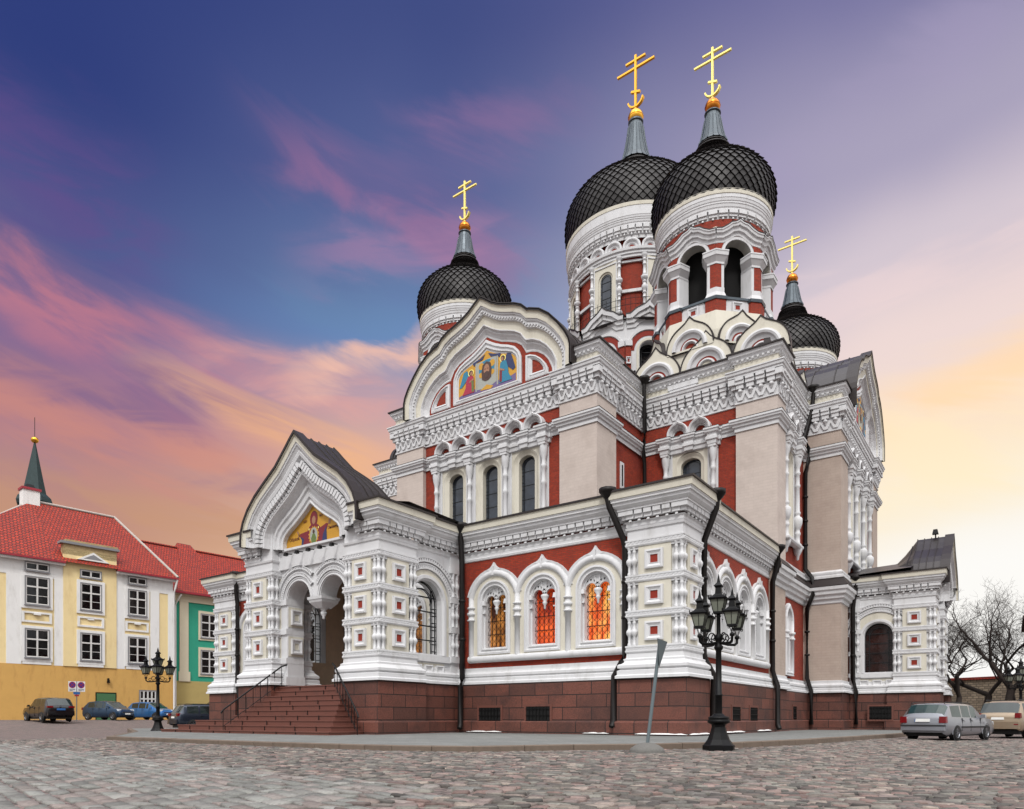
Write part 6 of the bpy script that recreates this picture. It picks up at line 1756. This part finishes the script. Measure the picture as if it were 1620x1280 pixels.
        if P.get('rubstrip'): m.box(Fr((0, s * W / 2 * .985), (1, 0), (0, s)), -L * .22, L * .26, 0, .035, .5, .56, 'trim')
        if P.get('rails'):
            yy = s * W / 2 * P['tumble'] * .86; zr = P['rails']
            tube(m, [(-L * .4, yy, zr), (-L * .38, yy, zr + .05), (L * .05, yy, zr + .05), (L * .08, yy, zr)], .02, 'trim', 6)
        m.build('side_trim', root)
    return root
WAG = [(0, .32, .62, .66, .9), (.012, .26, .9, .93, .96), (.025, .24, .96, .99, .985), (.035, .22, .96, 1.08, .99), (.1, .22, .93, 1.42, 1.), (.125, .22, .93, 1.46, 1.), (.3, .22, .92, 1.49, 1.), (.32, .22, .92, 1.49, 1.), (.475, .22, .91, 1.48, 1.), (.49, .22, .91, 1.48, 1.), (.6, .22, .9, 1.42, 1.), (.76, .22, .9, .96, 1.), (.775, .22, .89, .93, 1.), (.9, .22, .84, .87, .98), (.97, .24, .72, .75, .93), (1., .3, .55, .58, .82)]
HATCH = [(0, .34, .7, .74, .9), (.02, .26, .98, 1.02, .96), (.04, .24, 1.02, 1.1, .98), (.12, .22, 1.02, 1.44, 1.), (.16, .22, 1.0, 1.49, 1.), (.34, .22, .98, 1.53, 1.), (.36, .22, .98, 1.53, 1.), (.54, .22, .95, 1.52, 1.), (.56, .22, .95, 1.51, 1.), (.62, .22, .94, 1.47, 1.), (.82, .22, .92, .96, .99), (.84, .22, .9, .94, .98), (.94, .24, .8, .84, .94), (.985, .28, .66, .7, .86), (1., .34, .52, .55, .76)]
SUVS = [(0, .42, .86, .9, .9), (.015, .36, 1.04, 1.08, .96), (.03, .34, 1.1, 1.16, .985), (.085, .32, 1.12, 1.62, 1.), (.12, .32, 1.12, 1.68, 1.), (.27, .32, 1.1, 1.71, 1.), (.29, .32, 1.1, 1.71, 1.), (.45, .32, 1.08, 1.71, 1.), (.47, .32, 1.08, 1.71, 1.), (.57, .32, 1.06, 1.66, 1.), (.74, .32, 1.04, 1.08, 1.), (.76, .32, 1.03, 1.06, 1.), (.93, .34, .96, .99, .97), (.985, .38, .8, .84, .9), (1., .46, .64, .67, .8)]
VANS = [(0, .4, 1.0, 1.05, .95), (.01, .34, 1.1, 1.85, .98), (.03, .32, 1.1, 1.93, 1.), (.3, .32, 1.1, 1.95, 1.), (.32, .32, 1.1, 1.95, 1.), (.54, .32, 1.1, 1.95, 1.), (.56, .32, 1.1, 1.95, 1.), (.7, .32, 1.1, 1.88, 1.), (.86, .32, 1.08, 1.16, 1.), (.88, .32, 1.05, 1.1, 1.), (.97, .34, .84, .88, .95), (1., .42, .62, .65, .86)]
def cfg(st, L, W, paint_, glass_, **k):
    d = dict(L=L, W=W, st=st, paint=paint_, glass=glass_, tumble=.8, R=.31, axles=(.2, .8), side=[], ends=[], bits=[], mirror=(.68, .96), handles=(.3, .5), seams=(.3, .465, .66))
    d.update(k); return d
wag = cfg(WAG, 4.68, 1.75, 'car_silver', 'car_glass_green', side=[(.125, .3), (.32, .475), (.49, .6), (.6, .76)], ends=[(.035, .1), (.6, .76)], axles=(.2, .78), mirror=(.69, .9), handles=(.335, .5), rubstrip=True, rails=1.46,
    bits=[('rear_light', 'tail', (.6, .86, -.14, .02, .7, .95, 'tail_red')), ('number_plate', 'tail', (-.26, .26, -.06, .035, .74, .86, 'number_plate')), ('number_plate', 'tail', (-.29, -.265, -.06, .036, .74, .86, 'plate_blue')) , ('bumper', 'tail', (-.82, .82, -.2, .05, .4, .56, 'car_silver')), ('bumper', 'tail', (-.84, .84, -.2, .06, .57, .62, 'trim')), ('head_lamp', 'nose', (.45, .78, -.25, -.06, .6, .76, 'head_lamp'))])
car('silver_estate_car', 'silver estate car with a blank plate, seen from behind at the kerb', 'car', 7.42, 10.0, rad(71), wag, 'cars on the right of the cathedral')
gold = cfg(SUVS, 4.45, 1.84, 'car_gold', 'car_glass', side=[(.12, .27), (.29, .45), (.47, .57), (.57, .74)], ends=[(.03, .085), (.57, .74)], R=.35, axles=(.2, .8), mirror=(.68, 1.08), handles=(.32, .5), rails=1.7,
    bits=[('rear_light', 'tail', (.68, .9, -.16, .03, .92, 1.14, 'tail_red')), ('number_plate', 'tail', (-.26, .26, -.08, .03, .84, .95, 'number_plate')), ('reflector', 'tail', (.66, .84, -.05, .07, .6, .67, 'tail_red')), ('bumper', 'tail', (-.86, .86, -.2, .07, .42, .74, 'car_gold')), ('head_lamp', 'nose', (.45, .8, -.25, -.06, .7, .86, 'head_lamp'))])
car('gold_off_roader', 'beige gold off-roader half cut off by the right edge', 'car', 9.75, 16.9, math.atan2(.94, .34), gold, 'cars on the right of the cathedral')
blk = cfg(SUVS, 4.5, 1.85, 'car_black', 'car_glass', side=[(.12, .27), (.29, .45), (.47, .57), (.57, .74)], ends=[(.03, .085), (.57, .74)], R=.35, mirror=(.68, 1.06),
    bits=[('rear_light', 'tail', (.5, .88, -.16, .03, .98, 1.1, 'tail_red')), ('number_plate', 'tail', (-.28, .28, -.08, .03, .8, .94, 'plate_blue')), ('bumper', 'tail', (-.86, .86, -.2, .07, .42, .72, 'car_black')), ('badge', 'tail', (-.05, .05, -.05, .03, 1.06, 1.14, 'rim'))])
car('black_crossover', 'black crossover with red tail lights and a blue plate, nose to the orange wall', 'car', -47.7, -2.7, rad(180), blk)
hb = cfg(HATCH, 3.85, 1.7, 'car_navy', 'car_glass', side=[(.16, .34), (.36, .54), (.56, .62), (.62, .82)], ends=[(.04, .12), (.62, .82)], mirror=(.7, .98), axles=(.17, .83), R=.3,
    bits=[('head_lamp', 'nose', (.5, .78, -.34, -.14, .7, .86, 'head_lamp')), ('number_plate', 'nose', (-.26, .26, -.1, .03, .42, .53, 'number_plate')), ('grille', 'nose', (-.5, .5, -.2, .0, .56, .64, 'trim')), ('rear_light', 'tail', (.6, .82, -.1, .03, .8, 1.0, 'tail_red'))])
car('navy_hatchback', 'dark blue hatchback facing out from the green garage door', 'car', -50.8, 2.9, rad(20), hb)
sk = cfg(HATCH, 3.9, 1.7, 'car_sky', 'car_glass', side=[(.16, .34), (.36, .54), (.56, .62), (.62, .82)], ends=[(.04, .12), (.62, .82)], mirror=(.7, .98), axles=(.17, .83), R=.3,
    bits=[('head_lamp', 'nose', (.5, .78, -.34, -.14, .7, .86, 'head_lamp')), ('number_plate', 'nose', (-.26, .26, -.1, .03, .42, .53, 'number_plate')), ('grille', 'nose', (-.5, .5, -.2, .0, .56, .64, 'trim'))])
car('blue_hatchback', 'bright blue hatchback behind the lamp post, facing out from the yellow house', 'car', -51.7, 6.8, rad(18), sk)
vn = cfg(VANS, 4.8, 1.9, 'van_blue', 'car_glass', side=[(.56, .7), (.7, .86)], ends=[(.7, .86)], mirror=(.78, 1.1), axles=(.2, .82), R=.33, tumble=.9)
car('blue_van', 'bright blue van mostly hidden behind the dark car by the porch', 'van', -49.5, 12.5, rad(-100), vn)
sl = cfg(SUVS, 4.9, 1.95, 'car_slate', 'car_glass', side=[(.12, .27), (.29, .45), (.47, .57), (.57, .74)], ends=[(.03, .085), (.57, .74)], R=.37, mirror=(.68, 1.08), rails=1.7,
    bits=[('rear_light', 'tail', (.6, .92, -.2, .03, .95, 1.12, 'tail_red')), ('number_plate', 'tail', (-.26, .26, -.08, .03, .8, .92, 'number_plate')), ('bumper', 'tail', (-.9, .9, -.2, .07, .42, .72, 'car_slate'))])
car('slate_suv', 'dark slate SUV driving off behind the left end of the cathedral', 'car', -34.95, 2.45, rad(80), sl, None)

# ------------------------------------------------------------------ old town houses on the left
plain('ochre', (204, 160, 90), .9, var=.1, scale=1.2, bump=.25, dirt=((150, 104, 52), .55))
plain('yellow', (230, 208, 156), .9, var=.06, scale=1.2, bump=.2, dirt=((196, 166, 112), .5))
plain('house_white', (226, 225, 222), .88, var=.05, scale=1.6, bump=.2, dirt=((178, 174, 166), .5))
plain('teal', (48, 152, 124), .9, var=.08, scale=1.2, bump=.2, dirt=((38, 118, 98), .4))
plain('house_cream', (212, 202, 176), .88, var=.06, scale=1.6)
plain('olive', (178, 158, 100), .9, var=.1, scale=1.6)
bricks('red_tiles', (178, 46, 4), (146, 32, 3), (96, 22, 4), .26, .36, .04, .6, 1., .08, .5, var=.3, nscale=6)
plain('ridge_white', (170, 160, 152), .8, var=.2); plain('gutter_red', (150, 40, 52), .5, var=.2)
plain('crumbled', (168, 146, 108), .95, var=.5, scale=5, bump=.8, bscale=8, dirt=((110, 94, 76), .8))
plain('green_door', (66, 110, 72), .6, var=.2, scale=8)
plain('copper_green', (28, 48, 48), .6, .2, var=.5, scale=2.2, bump=.2, bscale=6, dirt=((28, 40, 42), .7))
plain('frame_grey', (128, 128, 130), .6); plain('frame_white', (206, 204, 200), .6)
fd = (.084, .996); fn = (.996, -.084)
HF = Fr((-55.5, 3.12), fd, fn)
def house_window(fr, a0, a1, z0, z1, parent, panes=2, top=.36, frame='frame_white', o=.0, nm='window'):
    m = MB(); w = .09
    loft(m, fr, [(rect(a0 - .06, a1 + .06, z0 - .06, z1 + .06), o, 'frame_grey'), (rect(a0 - .06, a1 + .06, z0 - .06, z1 + .06), o + .05, 'frame_grey'), (rect(a0 + .02, a1 - .02, z0 + .02, z1 - .02), o + .05, 'frame_grey'), (rect(a0 + .04, a1 - .04, z0 + .04, z1 - .04), o + .015, frame), (rect(a0 + w, a1 - w, z0 + w, z1 - w), o + .015, frame)], True)
    zt = z1 - (z1 - z0) * top
    for i in range(1, panes): 
        x = a0 + (a1 - a0) * i / panes
        m.box(fr, x - .06, x + .06, o - .05, o + .03, z0 + .05, z1 - .05, frame)
    if top: m.box(fr, a0 + .05, a1 - .05, o - .05, o + .035, zt - .06, zt + .06, frame)
    if top:
        zm = z0 + (zt - z0) * .5
        m.box(fr, a0 + .08, a1 - .08, o - .05, o + .01, zm - .02, zm + .02, frame)
    m.box(fr, a0 - .1, a1 + .1, o - .02, o + .1, z0 - .12, z0 - .06, 'frame_grey')
    w_ = m.build(nm, parent)
    g = MB(); g.face([fr.P(a, o - .03, z) for a, z in rect(a0 + .05, a1 - .05, z0 + .05, z1 - .05)], 'black_glass'); g.build('glass', w_)
yh = empty('yellow_townhouse', (0, 0, 0), 0, 'three-storey yellow and white townhouse over an orange base, with red tiled roof', 'house')
m = MB()
a0, a1 = -10.6, 7.35
ZB, ZO, ZE = .0, 5.0, 13.75
m.box(HF, a0, a1, -12, 0, ZO - .1, ZE, 'yellow'); m.box(HF, a0, a1, -12, .06, -.6, ZO, 'ochre')
m.box(HF, a0, a1, -.1, .05, 12.25, ZE, 'house_white')
for p, q in ((-5.75, -4.72), (-2.4, -1.72), (2.4, 3.1), (5.3, 6.1), (6.9, 7.35)): m.box(HF, p, q, -.1, .07, ZO, 12.3, 'house_white')
m.box(HF, -1.75, 2.4, -.1, .14, ZO + .004, 15.0, 'yellow')
m.build('wall', yh)
m = MB()      # crumbling parapet with a small pediment
m.box(HF, -1.75, 2.4, -.5, .14, 14.5, 15.45, 'crumbled'); m.box(HF, -2.0, 2.6, -.6, .3, 15.4, 15.6, 'frame_grey'); m.box(HF, -1.6, 2.5, -.5, .2, 15.6, 15.78, 'crumbled')
plate(m, HF, [(-.75, 14.2), (1.75, 14.2), (.5, 14.95)], [], .1, .3, 'house_white'); plate(m, HF, [(-.3, 14.32), (1.3, 14.32), (.5, 14.76)], [], .29, .305, 'frame_grey')
m.build('parapet', yh)
for c, w2 in ((-3.64, .82), (.32, .79), (4.15, .75)):
    ob = .14 if abs(c) < 1 else 0.
    for z0, z1 in ((9.95, 12.2), (5.6, 7.9)):
        s = MB()
        loft(s, HF, [(rect(c - w2 - .3, c + w2 + .3, z0 - .35, z1 + .28), .0, 'house_white'), (rect(c - w2 - .3, c + w2 + .3, z0 - .35, z1 + .28), .12 + ob, 'house_white'), (rect(c - w2 - .02, c + w2 + .02, z0 - .02, z1 + .02), .12 + ob, 'house_white'), (rect(c - w2, c + w2, z0, z1), .02, 'house_white')], True)
        s.build('window_surround', yh)
        house_window(HF, c - w2, c + w2, z0, z1, yh, 2, .36, 'frame_white', .15 + ob * .6)
    s = MB()
    loft(s, HF, [(rect(c - w2 - .25, c + w2 + .25, 8.45, 9.35), .0, 'house_white'), (rect(c - w2 - .25, c + w2 + .25, 8.45, 9.35), .1 + ob, 'house_white'), (rect(c - w2 - .06, c + w2 + .06, 8.62, 9.2), .1 + ob, 'house_white'), (rect(c - w2 - .06, c + w2 + .06, 8.62, 9.2), .05, 'house_white')], True)
    s.build('panel', yh)
    s = MB(); s.box(HF, c - .25, c + .25, .1, .24, 9.08, 9.24, 'house_white'); s.build('keystone', yh)
    s = MB(); s.box(HF, c - w2 - .2, c + w2 + .2, .0, .1 + ob, ZO + .02, 5.28, 'house_white'); s.build('apron', yh)
    house_window(HF, c - w2, c + w2, 12.75, 13.35, yh, 2, 0, 'frame_white', .15 + ob * .3, 'attic_window')
house_window(HF, 4.35, 5.75, 1.6, 3.1, yh, 4, .5, 'frame_white', .13, 'shop_window')
m = MB(); m.box(HF, .72, 2.4, 0, .09, .3, 2.85, 'black_paint')
m.box(HF, .8, 2.32, 0, .11, .3, 2.75, 'green_door')
for k in range(9):
    for s in (-1, 1): fbar(m, HF, (1.56, .7 + k * .24), (1.56 + s * .74, 1.1 + k * .24), .05, .116, 'green_door', .01) if 1.1 + k * .24 < 2.74 else None
m.build('garage_door', yh)
m = MB(); m.box(HF, 1.62, 1.8, .06, .32, 3.7, 4.1, 'black_paint', .04); m.build('wall_lantern', yh)
m = MB()
P = HF.P
eo = .55
# hipped tiled roof
e = [P(a0, eo, ZE + .05), P(a1 + .25, eo, ZE + .05), P(a1 + .25, -12.5, ZE + .05), P(a0, -12.5, ZE + .05)]
r0, r1 = P(-2.4, -6, 20.0), P(4.4, -6, 20.0)
rl = P(a0 + .4, -6, 14.2)
m.face([P(-2.4, eo, ZE + .05), e[1], r1, r0], 'red_tiles'); m.face([e[1], e[2], r1], 'red_tiles'); m.face([e[2], P(-2.4, -12.5, ZE + .05), r0, r1], 'red_tiles')
m.face([e[0], P(-2.4, eo, ZE + .05), r0, rl], 'red_tiles'); m.face([e[3], P(-2.4, -12.5, ZE + .05), r0, rl], 'red_tiles')
for p, q in ((r0, r1), (r1, e[1]), (r0, rl)): tube(m, [tuple(Vector(p) + Vector((0, 0, .05))), tuple(Vector(q) + Vector((0, 0, .05)))], .13, 'ridge_white', 6)
m.box(HF, a0, -1.7, .1, eo + .1, ZE - .12, ZE + .02, 'gutter_red'); m.box(HF, 2.35, a1 + .3, .1, eo + .1, ZE - .12, ZE + .02, 'gutter_red')
m.box(HF, a0, -1.7, .0, eo - .1, ZE - .3, ZE - .12, 'house_white'); m.box(HF, 2.35, a1 + .2, .0, eo - .1, ZE - .3, ZE - .12, 'house_white')
roof = m.build('roof', yh)
m = MB(); m.box(HF, -3.2, -1.9, -6.6, -5.6, 18.3, 20.9, 'house_white'); m.box(HF, -3.3, -1.8, -6.7, -5.5, 20.9, 21.1, 'gutter_red'); m.box(HF, -3.0, -2.1, -6.4, -5.8, 21.1, 21.5, 'black_paint', .2); m.build('chimney', roof)
m = MB(); tube(m, [P(a1 + .2, eo, ZE - .1), P(a1 + .1, .3, ZE - .9), P(a1 + .05, .18, ZE - 1.3), P(a1 + .05, .18, .5)], .09, 'house_white', 8); m.build('downpipe', yh)

gh = empty('green_townhouse', (0, 0, 0), 0, 'turquoise townhouse with cream pilaster and red roof, left of the cathedral', 'house')
GF = Fr((-55.5 - fn[0], 3.12 - fn[1]), fd, fn)
m = MB(); b0, b1 = 7.4, 24.0
m.box(GF, b0, b1, -11, 0, 4.15, 12.3, 'teal'); m.box(GF, b0, b1, -11, .05, -.6, 4.2, 'olive')
for k in range(10): m.box(GF, b0, b1, 0, .075, .5 + k * .38, .53 + k * .38, 'house_cream') if False else None
m.box(GF, 8.4, 9.25, -.1, .1, 4.15, 12.4, 'house_cream'); m.box(GF, 8.3, 9.4, -.1, .14, 4.15, 5.1, 'house_cream'); m.box(GF, b0, b1, -.1, .12, 11.9, 12.6, 'house_cream'); m.box(GF, b0, b1, -.1, .4, 12.5, 12.75, 'house_cream')
m.build('wall', gh)
for c in (11.35, 14.6):
    for z0, z1 in ((8.6, 10.9), (5.0, 7.3)):
        s = MB(); loft(s, GF, [(rect(c - 1.1, c + 1.1, z0 - .3, z1 + .3), .0, 'house_cream'), (rect(c - 1.1, c + 1.1, z0 - .3, z1 + .3), .08, 'house_cream'), (rect(c - .85, c + .85, z0, z1), .08, 'house_cream'), (rect(c - .85, c + .85, z0, z1), .0, 'house_cream')], True); s.build('window_surround', gh)
        house_window(GF, c - .85, c + .85, z0, z1, gh, 2, .36, 'frame_white', .04)
m = MB(); P = GF.P
m.face([P(b0 - .6, .6, 12.7), P(b1, .6, 12.7), P(b1 - 1, -5.5, 18.3), P(b0 - 2.2, -5.5, 18.3)], 'red_tiles'); m.face([P(b0 - .6, -11.6, 12.7), P(b1, -11.6, 12.7), P(b1 - 1, -5.5, 18.3), P(b0 - 2.2, -5.5, 18.3)], 'red_tiles'); m.face([P(b1, .6, 12.7), P(b1, -11.6, 12.7), P(b1 - 1, -5.5, 18.3)], 'red_tiles')
m.face([P(9.6, -2.4, 15.4), P(13.4, -2.4, 15.4), P(12.2, -6, 19.0), P(10.8, -6, 19.0)], 'red_tiles'); m.face([P(9.6, -2.4, 15.4), P(10.8, -6, 19.0), P(9.4, -8, 15.4)], 'red_tiles'); m.face([P(13.4, -2.4, 15.4), P(12.2, -6, 19.0), P(13.6, -8, 15.4)], 'red_tiles')
tube(m, [P(b0 - 2.2, -5.5, 18.35), P(b1 - 1, -5.5, 18.35)], .13, 'red_tiles', 6)
m.box(GF, b0 - .3, b1, .4, .75, 12.6, 12.78, 'gutter_red')
m.build('roof', gh)
m = MB(); tube(m, [P(b0 + .95, .6, 12.5), P(b0 + .6, .25, 11.7), P(b0 + .55, .2, 11.3), P(b0 + .55, .2, .6)], .09, 'house_white', 8); m.build('downpipe', gh)

# distant baroque spire
sp = empty('church_spire', (0, 0, 0), 0, 'distant green copper church spire with a golden ball, above the red roof', 'church tower')
sc_ = (-99.1, 14.8)
m = MB(); lathe(m, sc_, [(3.0, -.5), (3.0, 26.5)], 8, 'house_white', False); m.build('tower', sp)
m = MB()
lathe(m, sc_, [(3.2, 24), (3.3, 26.3), (2.3, 26.6), (2.6, 27.2), (2.5, 28.0), (1.9, 28.45), (2.15, 28.7), (2.1, 29.0), (1.8, 29.15), (2.15, 29.6), (2.25, 30.1), (2.05, 30.7), (1.65, 31.1), (1.45, 31.3), (1.0, 33.6), (.55, 36), (.12, 38.3)], 8, 'copper_green', False)
m.build('spire', sp)
m = MB(); lathe(m, sc_, [(.48 * math.sin(PI * i / 10) + .001, 38.7 - .42 * math.cos(PI * i / 10)) for i in range(11)], 14, 'gold'); tube(m, [(sc_[0], sc_[1], 39), (sc_[0], sc_[1], 41.8)], .04, 'iron', 5); m.build('ball', sp)

# ------------------------------------------------------------------ right background
bricks('rubble', (150, 136, 116), (120, 108, 92), (92, 84, 74), .5, .22, .03, .95, .8, .04, .37, var=.4, nscale=4, stain=((98, 86, 70), .5))
plain('dark_roof', (58, 44, 42), .8, var=.3)
m = MB(); p0, p1 = (-2, 58), (34, 42); f, L = fr_between(p0, p1)
m.box(f, 0, L, -.8, 0, -1, 4.2, 'rubble'); m.box(f, 0, L, -1.0, .15, 4.2, 4.42, 'red_tiles')
w_ = m.build('stone_wall'); tag(w_, 'rough limestone garden wall with a red tiled coping behind the bare trees', 'wall')
sh = empty('stone_house', (0, 0, 0), 0, 'old stone house with dark eaves, cut off at the right edge', 'house')
f = Fr((13.15, 36.0), (.585, .811), (-.811, .585))
f = Fr((10.6, 32.0), (1, 0), (0, -1))
m = MB(); m.box(f, 0, 12, -8, 0, -.5, 7.0, 'rubble'); m.build('wall', sh)
m = MB(); m.box(f, -.5, 12, -8.5, .5, 7.0, 7.2, 'dark_roof'); m.grid([[f.P(-.5, .5, 7.2), f.P(-.5, -8.5, 7.2)], [f.P(4.5, -2, 9.4), f.P(4.5, -6, 9.4)], [f.P(12, -2, 9.4), f.P(12, -6, 9.4)]], 'dark_roof'); m.face([f.P(-.5, .5, 7.2), f.P(12, .5, 7.2), f.P(12, -2, 9.4), f.P(4.5, -2, 9.4)], 'dark_roof'); m.build('roof', sh)
plain('bark', (52, 44, 40), .95, var=.4, scale=6, bump=.6, bscale=14)
def bare_tree(x, y, h, seed, label, lean=(0, 0), spread=.8, levels=8):
    r = random.Random(seed)
    root = empty('bare_tree', (x, y, zg(x, y) - .1), 0, label, 'tree', 'bare winter trees')
    tr, cr = MB(), MB()
    def grow(p, d, L, rad_, lev, mb):
        n = 4 if lev < 3 else 3
        pts = [p]; q = Vector(p); dd = Vector(d)
        for i in range(n):
            dd = (dd + Vector((r.uniform(-1, 1), r.uniform(-1, 1), r.uniform(-.5, .8))) * (.16 + .035 * lev)).normalized()
            q = q + dd * (L / n); pts.append(tuple(q))
        r1 = rad_ * (.72 if lev < levels - 1 else .35)
        tube(mb, pts, rad_, 'bark', 6 if lev < 2 else (4 if lev < 4 else 3), lev < 3, r1)
        if lev >= levels: return
        k = 2 if lev < 1 else r.choice((2, 3, 3))
        for j in range(k):
            ax = Vector((r.uniform(-1, 1), r.uniform(-1, 1), r.uniform(-.25, .75))).normalized()
            nd = (dd * (1 - spread * .55) + ax * spread).normalized()
            if nd.z < -.15: nd.z = abs(nd.z) * .3
            if lev < 2 and nd.z < .45: nd.z = .45; nd.normalize()
            src = pts[-1] if j == 0 or lev < 1 else pts[-1 - r.randrange(0, 3)]
            grow(src, nd, L * r.uniform(.66, .86), max(.006, r1 * (.86 if j == 0 else .66)), lev + 1, cr)
    grow((0, 0, 0), Vector((lean[0], lean[1], 1)).normalized(), h * .19, h * .02, 0, tr)
    tr.build('trunk', root); cr.build('crown', root)
bare_tree(6.2, 33.5, 13, 5, 'dark bare tree with a forked trunk, closest to the white south porch', (.1, 0))
bare_tree(7.6, 36.2, 14.5, 12, 'bare tree leaning right, before the stone wall behind the gold car', (.4, -.2))
bare_tree(8.9, 33.6, 16, 23, 'tall bare tree at the right edge, beside the stone house', (.2, -.1))
bare_tree(4.2, 47.0, 15, 31, 'slender bare tree standing farthest back behind the stone wall', (.05, 0))
bare_tree(9.6, 42.0, 15, 47, 'dense bare tree between the garden wall and the stone house', (.15, -.1))
